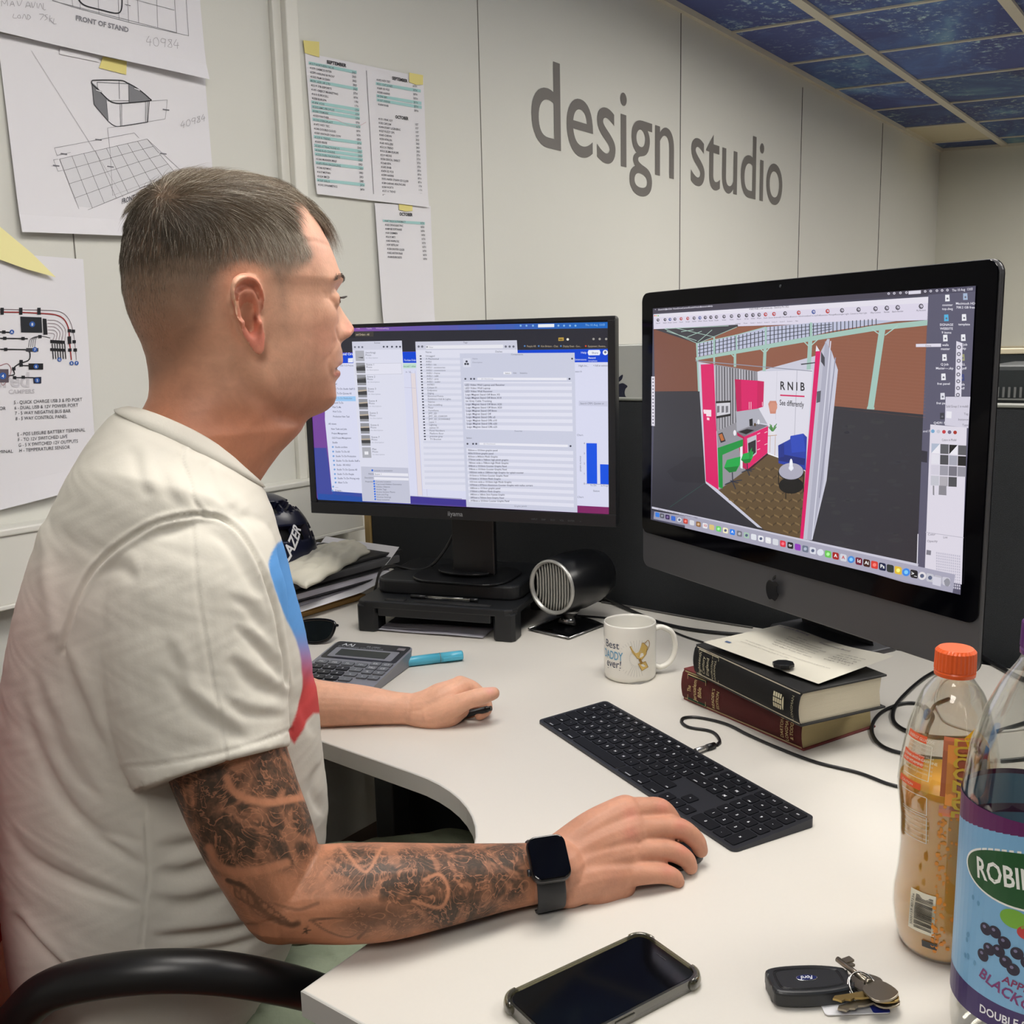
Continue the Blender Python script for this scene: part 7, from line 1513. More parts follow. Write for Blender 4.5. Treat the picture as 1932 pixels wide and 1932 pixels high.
hc_((62, 55, 45), G_(FX-270, 70)*G_(FY-450, 70)); hc_((66, 58, 46), G_(FX-340, 60)*G_(FY-440, 40)*.8); hc_((156, 144, 130), sstep(FX, 400, 500)*sstep(FY, 430, 475)*.9); hc_((120, 106, 92), sstep(FY, 480, 540)*sstep(FX, 330, 420)*.6); hc_((84, 70, 56), sstep(FY, 560, 640)*(FX < 400)*.7)
sk = 1-.50*fade; sk = sk*(1-.10*sstep(FX, 400, 470)*sstep(FY, 430, 480)); sk = sk*(1-.4*sstep(FX, 500, 540)*sstep(FY, 500, 540))
C = C*(1-(den*sk*.9)[:, None])+hairc*.8*(den*sk*.9)[:, None]
# ---- tattoo ink on the right arm (drawn over the arm, from the sleeve to the wrist)
AX = np.array(RARM+RFOR[1:]); 
def armcoord(P):
    best = np.full(len(P), 1e9); s = np.zeros(len(P)); acc = 0
    for a, c in zip(AX, AX[1:]):
        L = np.linalg.norm(c-a); t = np.clip(((P-a)@(c-a))/L/L, 0, 1); d = np.linalg.norm(P-(a+t[:, None]*(c-a)), axis=1); m = d < best; best[m] = d[m]; s[m] = acc+t[m]*L; acc += L
    return s, best
near = ~head & (V[:, 1] < 1.0) & (V[:, 2] > DZ-.03) & (X > 250) & (X < 1040) & (Y > 1380); s_, d_ = armcoord(V); ra = near & (d_ < .075)
wl = np.interp(X, [985, 1015], [1, 0]); INK = np.zeros(len(V)); REG = np.zeros(len(V))
for cx, cy, sx, sy, a in ((400, 1500, 105, 70, 1.), (540, 1460, 80, 62, 1.), (420, 1590, 70, 62, 1.), (520, 1590, 85, 56, .95), (560, 1540, 70, 50, .95), (680, 1640, 72, 52, .95), (770, 1655, 90, 62, 1.), (870, 1645, 80, 66, 1.), (950, 1640, 70, 70, 1.), (720, 1735, 90, 40, .6), (860, 1720, 110, 42, .85), (480, 1690, 60, 60, .35), (590, 1650, 50, 50, .35)): REG = np.maximum(REG, np.minimum(1, 1.25*a*np.exp(-(((X-cx)/sx)**2+((Y-cy)/sy)**2)**2.2)))
KEEP = np.ones(len(V))
def ribbon(pts, w, v):
    global INK, KEEP
    d = segdist(X, Y, [tuple(p) for p in spline(pts, 6)]); k = np.exp(-(d/w)**4)
    if v < .3: KEEP = KEEP*(1-k*(1-v))
    INK = INK*(1-k)+(v if v > .3 else 0)*k
ribbon([(428, 1468), (440, 1492), (470, 1508), (510, 1514), (550, 1508), (590, 1500)], 7.5, .05); ribbon([(395, 1600), (410, 1632), (450, 1646), (500, 1640), (540, 1628)], 9, .12); ribbon([(612, 1562), (620, 1600), (650, 1580)], 6, .15)
ribbon([(640, 1592), (655, 1560+50), (690, 1645), (720, 1600)], 3, .1); ribbon([(780, 1700), (830, 1712), (846, 1680), (830, 1650), (800, 1660)], 3.5, .1)
ribbon([(432, 1662), (470, 1680), (500, 1722), (545, 1744), (562, 1742)], 6, .8); [ribbon([(440+k*13, 1668+k*9), (452+k*12, 1664+k*9.6), (466+k*11, 1676+k*9)], 2.6, .75) for k in range(8)]; [ribbon([(442+k*12, 1672+k*9), (446+k*13, 1692+k*8), (466+k*12, 1702+k*7)], 2.6, .7) for k in range(7)]; ribbon([(428, 1660), (460, 1672)], 4, .9); ribbon([(440, 1670), (480, 1720), (520, 1740)], 2.5, .6)
ribbon([(508, 1702), (560, 1716), (600, 1704)], 4, .5); ribbon([(585, 1736), (640, 1732), (690, 1740)], 2.6, .75); ribbon([(585, 1736), (620, 1758), (660, 1768), (688, 1748)], 2.2, .6); ribbon([(690, 1732), (696, 1748), (676, 1770)], 4, .7)
for cx, cy, r in ((578, 1755, 9), (677, 1718, 8), (932, 1720, 6), (700, 1752, 3), (604, 1742, 2)):
    a = np.arctan2(Y-cy, X-cx); rr = r*(.62+.38*np.cos(5*a+.5)); k = sstep(rr-np.hypot(X-cx, Y-cy), -1, 1); INK = INK*(1-k)+.92*k
ribbon([(742, 1758), (748, 1750), (754, 1760), (762, 1752), (768, 1764), (760, 1772)], 2, .55)
for bx, by in ((885, 1660), (902, 1660), (885, 1688), (902, 1688)):
    k = np.exp(-(((X-bx)/5.5)**4+((Y-by)/7)**4)); INK = INK*(1-k)+.9*k
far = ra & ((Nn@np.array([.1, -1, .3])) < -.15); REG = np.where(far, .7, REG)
INK = np.clip(INK, 0, 1)*ra*wl; REG = REG*KEEP*ra*wl
C = np.where(ra[:, None], C*np.array([.68, .54, .44]), C)
hnd = ~head & (X > 1010) & (V[:, 1] < 1.05); C = np.where(hnd[:, None], linc((198, 144, 118)), C)
def knuck(px, py, r, c, w):
    k = np.exp(-(((X-px)/r)**2+((Y-py)/r)**2))*(~head); tint(c, k*w)
for p in ((1130, 1600), (1180, 1640), (1100, 1560)): knuck(*p, 26, (168, 114, 86), .35)
for p in ((1190, 1535), (1250, 1520), (1285, 1556), (1290, 1600), (1262, 1640), (1190, 1572)): knuck(*p, 14, (206, 128, 112), .55)
knuck(1160, 1660, 22, (180, 126, 104), .5); knuck(925, 1303, 8, (222, 160, 148), .8)
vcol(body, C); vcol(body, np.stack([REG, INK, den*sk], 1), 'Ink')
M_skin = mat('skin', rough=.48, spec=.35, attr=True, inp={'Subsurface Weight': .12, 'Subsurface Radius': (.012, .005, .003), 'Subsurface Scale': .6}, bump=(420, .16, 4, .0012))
def skin_nodes(m):
    nt = m.node_tree; L = nt.links.new; b = nt.nodes['Principled BSDF']; src = [l for l in nt.links if l.to_socket == b.inputs['Base Color']][0].from_socket
    tc = nt.nodes.new('ShaderNodeTexCoord'); va = nt.nodes.new('ShaderNodeVertexColor'); va.layer_name = 'Ink'; sp = nt.nodes.new('ShaderNodeSeparateColor'); L(va.outputs[0], sp.inputs[0])
    def noise(sc, det, dist, ro=.5):
        n = nt.nodes.new('ShaderNodeTexNoise'); n.inputs['Scale'].default_value = sc; n.inputs['Detail'].default_value = det; n.inputs['Distortion'].default_value = dist; n.inputs['Roughness'].default_value = ro; L(tc.outputs['Object'], n.inputs['Vector']); return n.outputs['Fac']
    def ramp(s, pts):
        r = nt.nodes.new('ShaderNodeValToRGB'); e = r.color_ramp.elements
        for i, (p, v) in enumerate(pts):
            x = e[i] if i < 2 else e.new(p)
            x.position = p; x.color = (v, v, v, 1)
        L(s, r.inputs[0]); return r.outputs[0]
    def mth(op, a, c):
        n = nt.nodes.new('ShaderNodeMath'); n.operation = op; n.use_clamp = True
        for i, v in enumerate((a, c)):
            if isinstance(v, (int, float)): n.inputs[i].default_value = v
            else: L(v, n.inputs[i])
        return n.outputs[0]
    shade = ramp(noise(24, 3, 2.6), [(.40, 1.), (.52, .88), (.62, .50)])                      # broad dark and light shapes
    lines = ramp(noise(30, 2, 3.6), [(.47, 1.), (.498, .30), (.53, 1.)])                     # pale outlines curling through
    fine = ramp(noise(190, 4, 1.2), [(.3, .78), (.7, 1.)])
    ink = mth('MULTIPLY', mth('MULTIPLY', shade, lines), fine); ink = mth('MULTIPLY', mth('MULTIPLY', ink, 1.12), sp.outputs[0]); ink = mth('MAXIMUM', ink, sp.outputs[1]); ink = mth('MULTIPLY', ink, .93)
    mo = ramp(noise(55, 6, .6, .65), [(.3, .86), (.7, 1.1)]); mx0 = nt.nodes.new('ShaderNodeMix'); mx0.data_type = 'RGBA'; mx0.blend_type = 'MULTIPLY'; mx0.inputs['Factor'].default_value = .8; L(src, mx0.inputs['A']); L(mo, mx0.inputs['B'])
    mx = nt.nodes.new('ShaderNodeMix'); mx.data_type = 'RGBA'; L(ink, mx.inputs['Factor']); L(mx0.outputs['Result'], mx.inputs['A']); mx.inputs['B'].default_value = lin((46, 44, 37)); L(mx.outputs['Result'], b.inputs['Base Color'])
skin_nodes(M_skin)
man = link('person', body, M_skin); body.polygons.foreach_set('use_smooth', [True]*len(body.polygons))
tag(man, 'seated person in a white printed t-shirt, tattooed forearm, hand on a mouse', 'person')
# ---- eyes
for sd in (-1, 1):
    b = B(); c = H2W(.0775, sd*.0305, zpx(567)); G = []; fwd = HF; lat = HL
    for u in np.linspace(-.75, .75, 17):
        row = []
        for v in np.linspace(-1, 1, 9):
            e = v*.22*math.sqrt(max(0, 1-(u/.76)**2))-.03; d_ = fwd*math.cos(u)*math.cos(e)+lat*math.sin(u)*math.cos(e)+HZ*math.sin(e); row.append(c+d_*.0141)
        G.append(row)
    b.grid(G); me = b.mesh('eye'); Ve = coords(me); d2 = (Ve-c)/.0141; r2 = np.arccos(np.clip(d2@HF, -1, 1)); Ce = np.tile(linc((214, 206, 200)), (len(Ve), 1)); Ce[r2 < .42] = linc((84, 96, 104)); Ce[r2 < .2] = linc((12, 12, 14)); vcol(me, Ce)
    link('eye', me, mat('eye_surface', rough=.1, attr=True), man)
    b = B()
    for k in range(26):
        u = -.7+1.4*k/25; e = .20*math.sqrt(max(0, 1-(u/.76)**2))-.02; d_ = HF*math.cos(u)*math.cos(e)+HL*math.sin(u)*math.cos(e)+HZ*math.sin(e); p = c+d_*.0141; b.tube([p, p+HF*.003+HL*math.sin(u)*.002-HZ*.0004, p+HF*.0065+HL*math.sin(u)*.004+HZ*.0010], [.00022, .00016, .00005], 4)
    b.obj('eyelashes', mat('lash_dark', (30, 24, 22), .6), man)
# ---- hair strands
tri = []; me = body
pv = np.empty(len(me.loops), int); me.loops.foreach_get('vertex_index', pv); ls = np.empty(len(me.polygons), int); me.polygons.foreach_get('loop_start', ls); lt = np.empty(len(me.polygons), int); me.polygons.foreach_get('loop_total', lt)
q = ls[lt == 4]; Q4 = np.stack([pv[q+i] for i in range(4)], 1)
fd = den[Q4].mean(1); keep = np.where(fd > .02)[0]; Q4 = Q4[keep]; fd = fd[keep]
A3 = np.linalg.norm(np.cross(V[Q4[:, 1]]-V[Q4[:, 0]], V[Q4[:, 3]]-V[Q4[:, 0]]), axis=1); fx, fy = FX[Q4].mean(1), FY[Q4].mean(1)
wgt = fd*A3*np.where(fy < 470, 1.25, 1.); NS = 30000
pick = rng.choice(len(Q4), NS, p=wgt/wgt.sum()); uu, vv = rng.random(NS)[:, None], rng.random(NS)[:, None]; q = Q4[pick]
P0 = (V[q[:, 0]]*(1-uu)+V[q[:, 1]]*uu)*(1-vv)+(V[q[:, 3]]*(1-uu)+V[q[:, 2]]*uu)*vv
N0 = Nn[q].mean(1); N0 /= np.linalg.norm(N0, axis=1)[:, None]; px_, py_ = FX[q].mean(1), FY[q].mean(1); base = hairc[q].mean(1); sd_ = sdf[q].mean(1)
LEN = np.interp(py_, [340, 400, 450, 490, 530, 600, 700], [.030, .029, .019, .0095, .0050, .0032, .0022]); LEN = np.where((px_ < 330) & (py_ > 400), np.interp(py_, [400, 450, 520, 600, 700], [.020, .014, .008, .0045, .0022]), LEN)
LEN = np.where((px_ > 560) & (py_ < 420), np.interp(py_, [380, 400, 418], [.054, .048, .034]), LEN); LEN *= rng.uniform(.65, 1.12, NS)*np.clip(.35+sd_/22, .35, 1) if True else 1
LEN = np.where((px_ > 540) & (py_ > 420), LEN*.7, LEN); LEN = LEN*np.where((px_ < 330) & (py_ < 470), .72, 1.)
_, hy0, _ = hlocal(P0)
fwd_w = np.clip((470-py_)/90, 0, 1)*np.clip((px_-300)/60, -.4, 1)
dirv = HF[None]*fwd_w[:, None]*1.25+HZ[None]*(-(1-np.clip(fwd_w, 0, 1))*1.0-.12)[:, None]+HF[None]*(np.where(px_ > 440, .30, -.05)*(1-np.clip(fwd_w, 0, 1)))[:, None]
dirv += -HL[None]*(np.sign(-hy0)*-.25*np.clip((440-py_)/60, 0, 1))[:, None]+rng.normal(0, .16, (NS, 3)); whorl = np.exp(-(((px_-325)/26)**2+((py_-385)/22)**2)); dirv += (N0*1.2-HF[None]*.6+HZ[None]*.5)*(whorl*.45)[:, None]
T0 = dirv-N0*(dirv*N0).sum(1)[:, None]; T0 /= np.linalg.norm(T0, axis=1)[:, None]+1e-9
lift = np.interp(py_, [340, 420, 480, 560], [.30, .36, .34, .30])+rng.normal(0, .08, NS)+whorl*.3; lift = np.where((px_ > 560) & (py_ < 420), .52+rng.normal(0, .07, NS), lift); lift = lift+np.clip((px_-480)/80, 0, 1)*.18*(py_ < 420)
SG = 5; pts = []
for k in range(SG+1):
    t = k/SG; s = LEN*t; drop = s*s/(2*.085); pts.append(P0-N0*.0004+T0*(s*np.cos(lift*(1-t)))[:, None]+N0*(s*np.sin(lift)*(1-.55*t)-drop)[:, None]-HZ[None]*(s*s*np.where(px_ > 560, 3., 1.5))[:, None])
pts = np.array(pts); side = np.cross(T0, N0); rad = np.where(py_ > 500, .000055, .00011)*rng.uniform(.8, 1.3, NS); VV = []; CC = []
grey = np.clip((px_-380)/160, 0, .75)*np.clip((py_-395)/60, 0, 1); gsel = rng.random(NS) < (.16+grey*.60); sh = rng.uniform(.72, 1.3, NS)[:, None]; cst = base*sh; cst = np.where(gsel[:, None], linc((226, 216, 200))[None]*rng.uniform(.5, 1.05, NS)[:, None], cst)
cst = np.where((py_ > 500)[:, None] & (px_ > 500)[:, None], linc((196, 176, 156))[None]*rng.uniform(.5, .95, NS)[:, None], cst)
for k in range(SG+1):
    rr = (rad*(1-.85*(k/SG)**2))[:, None]
    for a in (0, 2*PI/3, 4*PI/3): VV.append(pts[k]+side*rr*math.cos(a)+N0*rr*math.sin(a)); CC.append(cst)
VV = np.array(VV).transpose(1, 0, 2).reshape(-1, 3); CC = np.array(CC).transpose(1, 0, 2).reshape(-1, 3); nv = (SG+1)*3; fc = []
for k in range(SG):
    for a in range(3): fc.append([k*3+a, k*3+(a+1) % 3, k*3+3+(a+1) % 3, k*3+3+a])
fc = np.array(fc); F_ = (np.arange(NS)[:, None, None]*nv+fc[None]).reshape(-1, 4)
hm = bpy.data.meshes.new('hair'); hm.vertices.add(len(VV)); hm.vertices.foreach_set('co', VV.ravel()); hm.loops.add(len(F_)*4); hm.loops.foreach_set('vertex_index', F_.ravel().astype(np.int32)); hm.polygons.add(len(F_)); hm.polygons.foreach_set('loop_start', np.arange(len(F_), dtype=np.int32)*4); hm.polygons.foreach_set('use_smooth', [True]*len(F_)); hm.update(calc_edges=True)
vcol(hm, CC); ho = link('hair', hm, mat('hair_strand', rough=.34, attr=True, spec=.35), man); ho['kind'] = 'stuff'
b = B(); r = random.Random(6)
for sd in (-1, 1):
    for k in range(230):
        u = r.random(); yy = .010+.040*u; z = zpx(531-11*math.sin(min(u*1.5, 1)*PI*.5)+9*max(0, u-.6)*2)+r.gauss(0, .0013)
        k_ = np.interp(560-z/HS, KEYS[:, 0], KEYS[:, 2]); w_ = .0775; cxx = .0; xs = (k_-450)*HS/math.cos(PHI); xx = xs-.0005-(yy/.0775)**2*.055*.8
        # find the skin below the brow hair by nearest vertex
        P = H2W(xx, sd*yy, z); j = np.argmin(((V-P)**2).sum(1)) if k % 1 == 0 else 0; p = V[j]; n = Nn[j]; d_ = HL*sd*.9+HF*-.1+HZ*(.5-.8*u); d_ = d_-n*(d_@n); d_ /= np.linalg.norm(d_)
        b.tube([p, p+d_*.004+n*.0012, p+d_*.0075+n*.0008], [.00016, .00013, .00004], 3)
o = b.obj('eyebrows', mat('brow_hair', (70, 56, 46), .6), man)
# ---- T-shirt
bb = B(); torso(bb, 0., 110, 128, 1)
def sleeve(b, P, R_, seg=40, end=.03):
    S = spline([np.array([*p, r]) for p, r in zip(P, R_)], 8); pts = [p[:3] for p in S]; rr = [p[3] for p in S]; ax_ = pts[-1]-pts[-2]; ax_ /= np.linalg.norm(ax_)
    pts += [pts[-1]+ax_*.0005, pts[-1]-ax_*.002, pts[-1]-ax_*end]; rr += [rr[-1]-.0015, rr[-1]-.0055, rr[-1]-.009]; b.tube(pts, rr, seg, ref=(.1, -1, .1))
sleeve(bb, [ad(400, 1010, .93), ad(362, 1075, .875), ad(362, 1180, .860), ad(370, 1270, .850), ad(388, 1380, .838), ad(404, 1450, .826)], [.060, .082, .0855, .0820, .0750, .0690])
sleeve(bb, [ad(400, 1010, 1.05), np.array([-.425, 1.165, DZ+.325]), np.array([-.44, 1.22, DZ+.25]), np.array([-.445, 1.27, DZ+.18])], [.06, .080, .076, .070])
shirt = remesh(bb, .0024, 3, 't_shirt'); V = coords(shirt); Nn = normals(shirt); X, Y = toimg(V)
nr_ = (Nn@np.array([.15, -.95, .25])) > -.25; dsp = np.zeros(len(V))
def crease(pts, w, dep, side=1):      # a groove with a soft ridge on one side
    global dsp
    P = [tuple(p) for p in spline(pts, 5)]; d = segdist(X, Y, P); tp = 1.
    if dep > .00185 and w > 5:
        a = np.array(P[0]); c = np.array(P[-1]); L = ((c-a)**2).sum(); t = np.clip(((X-a[0])*(c-a)[0]+(Y-a[1])*(c-a)[1])/L, 0, 1); tp = np.sin(PI*np.clip(t, 0, 1))**.9; w = w*(.7+.45*tp)
    k = dep*tp*np.exp(-(d/w)**2); dep = dep*tp
    a = np.array(P[0]); c = np.array(P[-1]); sg = np.tanh(((X-a[0])*(c[1]-a[1])-(Y-a[1])*(c[0]-a[0]))/np.hypot(*(c-a))/9); k = -k+.5*np.abs(dep)*side*(.4+.6*sg)*np.exp(-((d-w*1.7)/(w*1.1))**2)
    dsp = dsp+np.where(nr_, k, 0)
def ridge(pts, w, h):
    global dsp
    d = segdist(X, Y, [tuple(p) for p in spline(pts, 5)]); dsp = dsp+np.where(nr_, h*np.exp(-(d/w)**2), 0)
crease([(118, 1230), (130, 1180), (160, 1100), (200, 1050), (250, 1012), (300, 985), (362, 972), (388, 973), (420, 980), (456, 1010), (490, 1070), (515, 1140), (530, 1220), (540, 1290)], 4.5, .0030)
crease([(346, 846), (343, 868), (352, 890), (360, 915), (366, 945), (388, 972)], 4, .0018)
crease([(362, 980), (368, 1060), (376, 1140), (388, 1210), (402, 1290), (416, 1360), (430, 1450)], 3.5, .0009)
crease([(238, 1446), (300, 1442), (400, 1424), (480, 1402), (550, 1376)], 3, .0012); 
for p, w, dpt in (([(300, 1262), (350, 1322), (400, 1362), (470, 1402)], 13, .0040), ([(312, 1200), (330, 1260), (350, 1300)], 12, .0026), ([(430, 1240), (480, 1290), (548, 1322)], 13, .0042), ([(440, 1180), (490, 1225), (535, 1290)], 10, .0034), ([(420, 1320), (470, 1350), (540, 1352)], 10, .0030), ([(420, 1120), (470, 1150), (520, 1230)], 12, .0022), ([(395, 1000), (440, 1040), (490, 1130)], 12, .0026),
                  ([(280, 1010), (330, 1000), (370, 990)], 10, .0022), ([(190, 1075), (230, 1075), (262, 1100)], 14, .0030), ([(255, 860), (262, 900), (275, 930)], 12, .0015), ([(300, 880), (318, 930), (345, 960)], 12, .0020), ([(390, 880), (410, 930), (440, 960)], 10, .0016),
                  ([(38, 1320), (62, 1400), (110, 1500), (170, 1560), (268, 1592)], 12, .0055), ([(14, 1560), (60, 1624), (150, 1672), (272, 1712)], 11, .0055), ([(110, 1215), (150, 1330), (210, 1450)], 13, .0045), ([(60, 1260), (90, 1360), (130, 1450), (200, 1520)], 12, .0035), ([(20, 1720), (70, 1790), (130, 1840)], 10, .006), ([(150, 1560), (210, 1600), (276, 1640)], 10, .003),
                  ([(280, 1700), (350, 1712), (430, 1690), (480, 1680)], 15, .0050), ([(285, 1770), (370, 1770), (440, 1760), (500, 1735)], 12, .0060), ([(290, 1600), (350, 1600), (420, 1585)], 14, .0035), ([(290, 1648), (350, 1650), (450, 1620)], 14, .0045), ([(330, 1800), (420, 1795), (500, 1765)], 9, .005), ([(600, 1440), (590, 1490), (606, 1540)], 8, .003), ([(590, 1260), (575, 1330), (590, 1390)], 10, .003)): crease(p, w, dpt)
ridge([(82, 1000), (86, 1060), (94, 1130), (104, 1190)], 16, .0025); crease([(268, 1480), (273, 1530), (277, 1600), (280, 1660), (272, 1715), (266, 1790)], 3, .0012)
nz = .00045*np.sin(V[:, 0]*95+V[:, 2]*60+2*np.sin(V[:, 2]*40))*np.sin(V[:, 1]*70+V[:, 2]*85)+.0002*np.sin(V[:, 0]*230+3*np.sin(V[:, 2]*120))*np.sin(V[:, 2]*260)
V = V+Nn*(dsp+nz)[:, None]; setco(shirt, V)
# printed colours: bright front graphic and a faint pink back, fixed to the cloth by angle round the chest
K = np.array([[*p, *q] for p, q, w in TR], float); yc = (K[:, 1]+K[:, 3])/2; zc = np.array([(ad(k[0], k[1], TD)+ad(k[2], k[3], TD))[2]/2 for k in K])
hh = V[:, 2]; yrow = Y
Am = np.array([ad(k[0], k[1], TD-.045) for k in K]); Cm = np.array([ad(k[2], k[3], TD+.045) for k in K]); mid = (Am+Cm)/2; hl = np.linalg.norm(Cm-Am, axis=1)/2; e1 = (Cm-Am)[6]; e1[2] = 0; e1 /= np.linalg.norm(e1); e2 = np.array([-e1[1], e1[0], 0])
mx_ = np.stack([np.interp(-hh, -zc, mid[:, i]) for i in range(3)], 1); hw_ = np.interp(-hh, -zc, hl); ff = ((V-mx_)@e1)/hw_; th = np.degrees(np.arccos(np.clip(ff, -1, 1))); lt_ = (V-mx_)@e2
CS = np.tile(linc((217, 213, 202)), (len(V), 1))
te = np.interp(yrow, [1018, 1030, 1040, 1071, 1114, 1164, 1226, 1300, 1335, 1379, 1404, 1412], [-12, 12, 22, 31, 32, 28, 19, 21, 27, 36, 34, -12]); bot = 1345+np.clip(th-10, 0, 40)*2.4
GP = spline([(522, 1026), (510, 1050), (506, 1074), (517, 1114), (538, 1164), (560, 1212), (568, 1256), (573, 1300), (566, 1330), (548, 1372), (546, 1388), (555, 1404)], 5)
GP = [tuple(p) for p in GP]+[(592, 1346), (720, 1346), (720, 1000), (560, 1000)]; ig = inpoly(X, Y, GP); dg_ = segdist(X, Y, GP+[GP[0]]); g = sstep(np.where(ig, dg_, -dg_), -2.5, 2.5)*(np.abs(lt_) < .19)*(ff > .2)
gc = np.where((yrow < 1190)[:, None], linc((84, 150, 222))[None], linc((214, 84, 84))[None]); mixw = sstep(yrow, 1180, 1300)[:, None]; gc = linc((96, 156, 220))[None]*(1-mixw)+linc((206, 78, 78))[None]*mixw
CS = CS*(1-g[:, None])+gc*g[:, None]
pk = sstep(th, 95, 172)*sstep(yrow, 960, 1200)*.5; CS = CS*(1-pk[:, None])+linc((206, 164, 160))[None]*pk[:, None]
vcol(shirt, CS)
M_sh = mat('cotton_jersey', rough=.85, spec=.15, attr=True, bump=(320, .12, 4, .001)); so = link('t_shirt', shirt, M_sh, man); shirt.polygons.foreach_set('use_smooth', [True]*len(shirt.polygons))
# ribbed collar
RW = torso(None, 0., 110, 90, 0, ret=True); r0, r1 = [np.array(q) for q in RW[1]], [np.array(q) for q in RW[int(109/18*1.15)]]; cen = sum(r0)/90
b = B(); G = []
for p0, p1 in zip(r0, r1):
    o = (p0+p1)/2-cen; o /= np.linalg.norm(o); u = p0-p1; u = u/max(np.linalg.norm(u), 1e-6); row = [p1+u*-.002+o*.0012, p1+o*.0036, p1+u*.0085+o*.0038, p1+u*.0165+o*.0026, p1+u*.0180+o*.0004, p1+u*.0165-o*.0020, p1+u*.004-o*.0025]; row.append(row[0]); G.append(row)
b.grid(G, closeu=True); b.obj('collar', mat('collar_rib', (216, 212, 201), .85, bump=(400, .2, 2, .001)), so)
# ---- shorts
M_sho = mat('sage_cotton', (138, 148, 126), .9, bump=(300, .3, 3, .0015), mottle=(90, .12)); bb = B()
for sd in (-1, 1):
    h, k, a = leg_pts(sd); limb(bb, [h-THD*.02, h*.5+k*.5+np.array([0, 0, .004]), k+THD*.01], [.108, .098, .086], 28, flat=.92)
limb(bb, [HIP+THL*.09-THD*.01, HIP-THL*.09-THD*.01], [.122, .122], 24); sh = remesh(bb, .004, 3, 'shorts'); V = coords(sh); Nn = normals(sh); X, Y = toimg(V); dsp = np.zeros(len(V)); nr_ = np.ones(len(V), bool)
for p, w, dpt in (([(560, 1790), (620, 1800), (640, 1830)], 6, .004), ([(500, 1800), (580, 1790), (680, 1800)], 8, .004), ([(360, 1900), (430, 1875), (500, 1890), (530, 1940)], 7, .004), ([(380, 1940), (440, 1905), (500, 1915)], 5, .003), ([(620, 1560), (660, 1575), (720, 1600)], 8, .003)): crease(p, w, dpt)
V = V+Nn*(dsp+.0022*np.sin(V@THD*60+V@THL*35)*np.sin(V@THL*50))[:, None]; setco(sh, V); link('shorts', sh, M_sho, man); sh.polygons.foreach_set('use_smooth', [True]*len(sh.polygons))
b = B()
for sd in (-1, 1):
    h, k, a = leg_pts(sd); c = a+THD*.06; b2 = Matrix.Translation((c[0], c[1], .0)) @ Matrix.Rotation(.42, 4, 'Z'); b.prism(rrect(.29, .10, .045), .001, .075, .02, mx=b2)
    b.obj('shoe', mat('shoe_grey', (70, 70, 72), .7), man); b = B()
b.bm.free()
# ---- watch on the right wrist
wa_, wb_ = RFOR[-2], RFOR[-1]; wax = wb_-wa_; wax /= np.linalg.norm(wax); wc = D(1028, 1650, .030); up = CP-wc; up = np.array([.08, -.62, .78]); up -= wax*(up@wax); up /= np.linalg.norm(up); wsd = np.cross(up, wax)
t = thing('smartwatch', 'black square smartwatch with a dark strap on the right wrist', 'watch', tuple(wc)); mxw = frame(wc-np.array(wc)+np.array([0, 0, 0]), wax, wsd, up)
def wm(): return mxw
b = B(); n_ = 48; G = []
for i in range(n_):
    a = 2*PI*i/n_; row = []
    for x, r in ((-.0135, .0310), (-.0135, .0327), (-.012, .0336), (.012, .0322), (.0135, .0313), (.0135, .0296)):
        row.append(mxw @ Vector((x, math.cos(a)*r*1.0, math.sin(a)*r*.98)))
    row.append(row[0]); G.append([tuple(p) for p in row])
b.grid(G, closeu=True); b.obj('strap', mat('strap_black', (38, 39, 42), .55), t)
b = B(); b.prism(rrect(.0375, .0430, .0090), .0315, .0405, .003, seg=3, mx=mxw @ Matrix.Rotation(0, 4, 'Z')); b.obj('case', mat('watch_case', (70, 70, 72), .28, .7), t)
b = B(); b.prism(rrect(.0360, .0415, .0085), .0398, .0422, .0014, seg=3, mx=mxw); b.obj('screen', mat('watch_glass', (6, 6, 9), .06), t)
b = B(); b.lathe([(.0032, 0), (.0034, .002), (.003, .0032), (.001, .0034)], 18, mxw @ Matrix.Translation((-.0187, -.010, .0365)) @ Matrix.Rotation(-PI/2, 4, 'Y')); b.obj('crown', mat('crown_dark', (60, 60, 62), .3, .7), t)
# ---- mouse under the right hand, pen in the left
mc_ = D(1265, 1622, .012); t = thing('computer_mouse', 'low dark computer mouse under the fingers of the right hand', 'mouse', (mc_[0]-.012, mc_[1]+.018, DZ), .25)
b = B(); b.ball((0, 0, .0), 1, 32, (.052, .027, .0215)); bmesh.ops.bisect_plane(b.bm, geom=b.bm.verts[:]+b.bm.edges[:]+b.bm.faces[:], plane_co=(0, 0, .001), plane_no=(0, 0, -1), clear_outer=True); b.obj('shell', mat('mouse_dark', (26, 26, 30), .25), t)
b = B(); b.prism([(.050*math.cos(a), .025*math.sin(a)) for a in np.linspace(0, 2*PI, 33)[:-1]], .0002, .002); b.obj('base', M_alu, t)
p0, p1 = ad(870, 1350, 1.345), ad(927, 1336, 1.330); t = thing('pen', 'black pen held in the curled left hand', 'pen', tuple(p0)); d_ = p1-p0; d_ /= np.linalg.norm(d_)
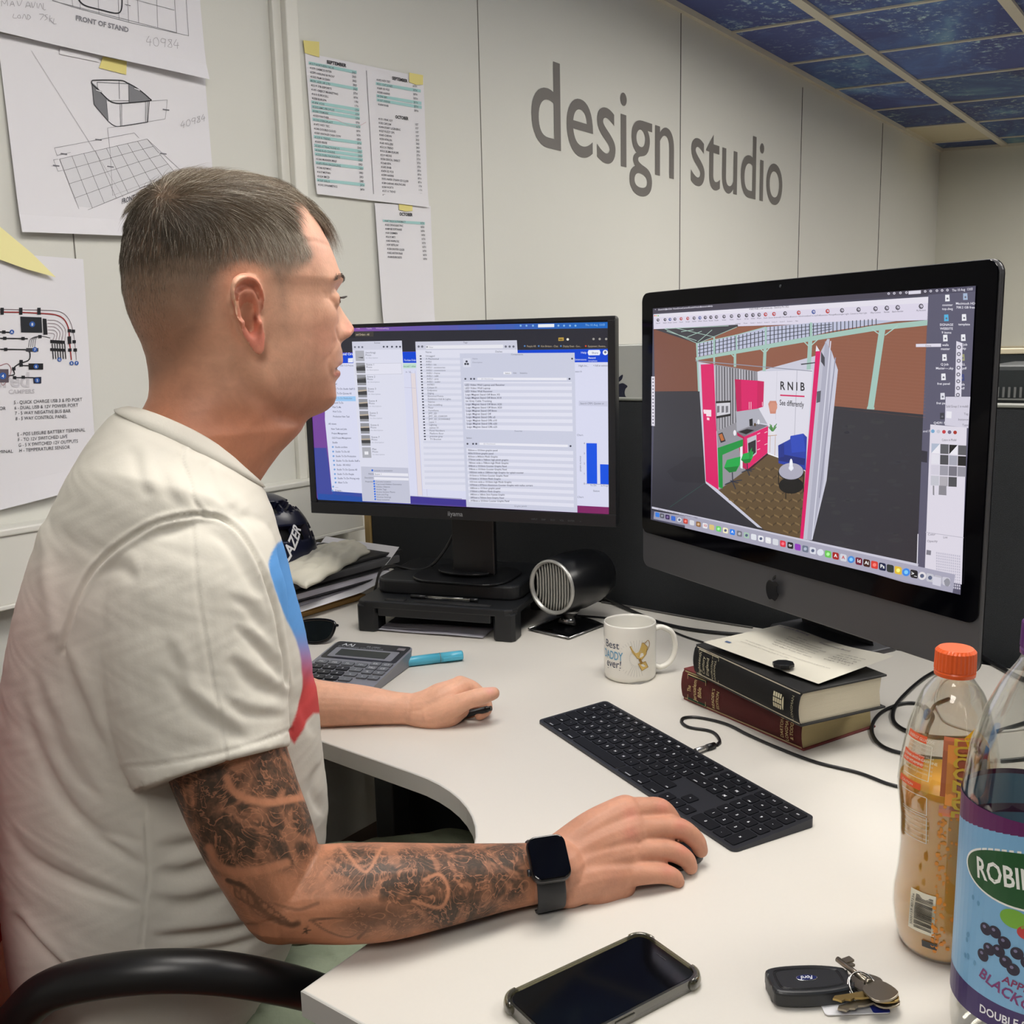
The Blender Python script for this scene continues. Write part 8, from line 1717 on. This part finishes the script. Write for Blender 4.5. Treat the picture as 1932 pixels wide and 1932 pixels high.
b = B(); b.tube([p0-d_*.03, p1-d_*.008], .0048, 12); b.obj('barrel', M_blk, t, world=True); b = B(); b.tube([p1-d_*.0085, p1-d_*.006, p1-d_*.0055, p1], [.0048, .0048, .0036, .0036], 12); b.obj('cap_end', M_blk2, t, world=True)
# ---- office chair: seat, red back, column, star base, black armrests
chb = np.array([math.cos(.38), math.sin(.38), 0]); chl = np.array([-chb[1], chb[0], 0]); cc = HIP+chb*.06; ch.location = (cc[0], cc[1], 0); ch.rotation_euler = (0, 0, .38)
b = B(); b.prism(rrect(.48, .50, .10, cx=.06), .40, .455, .02); b.obj('seat', M_red, ch)
b = B(); G = [[(-.165-.028*(1-(y/.25)**2)+.02-(z-.5)*.10, y, z) for z in np.linspace(.50, 1.0, 12)] for y in np.linspace(-.235, .235, 16)]; b.grid(G, thick=.045); b.obj('backrest', M_red, ch)
b = B(); b.tube([(.02, 0, .09), (.02, 0, .41)], .028, 16); b.tube([(-.05, 0, .39), (-.24, 0, .42), (-.27, 0, .60)], .02, 10, flat=1.6); b.obj('column', M_blk, ch)
b = B()
for k in range(5): a = 2*PI*k/5+.3; b.tube([(.02, 0, .10), (.02+.30*math.cos(a), .30*math.sin(a), .065)], [.03, .018], 8)
b.obj('base', M_blk, ch)
for k in range(5): a = 2*PI*k/5+.3; b = B(); b.lathe([(.026, -.02), (.028, -.012), (.028, .012), (.026, .02)], 16, Matrix.Translation((.02+.30*math.cos(a), .30*math.sin(a), .029)) @ Matrix.Rotation(PI/2, 4, 'X')); b.obj('castor', M_blk, ch)
ap = [(-60, 2060), (-20, 1990), (30, 1925), (75, 1880), (130, 1856), (230, 1838), (330, 1832), (430, 1838), (530, 1856), (620, 1880), (720, 1915)]; ady = [.80, .79, .775, .765, .757, .75, .752, .765, .795, .85, .93]
for k in (0, 1):
    P = spline([ad(x, y, d) for (x, y), d in zip(ap, ady)], 6); 
    if k: P = [p+chl*.56 for p in P]
    b = B(); b.tube(P, [.0178]*len(P), 16, flat=1.); b.obj('armrest', M_arm, ch, world=True)
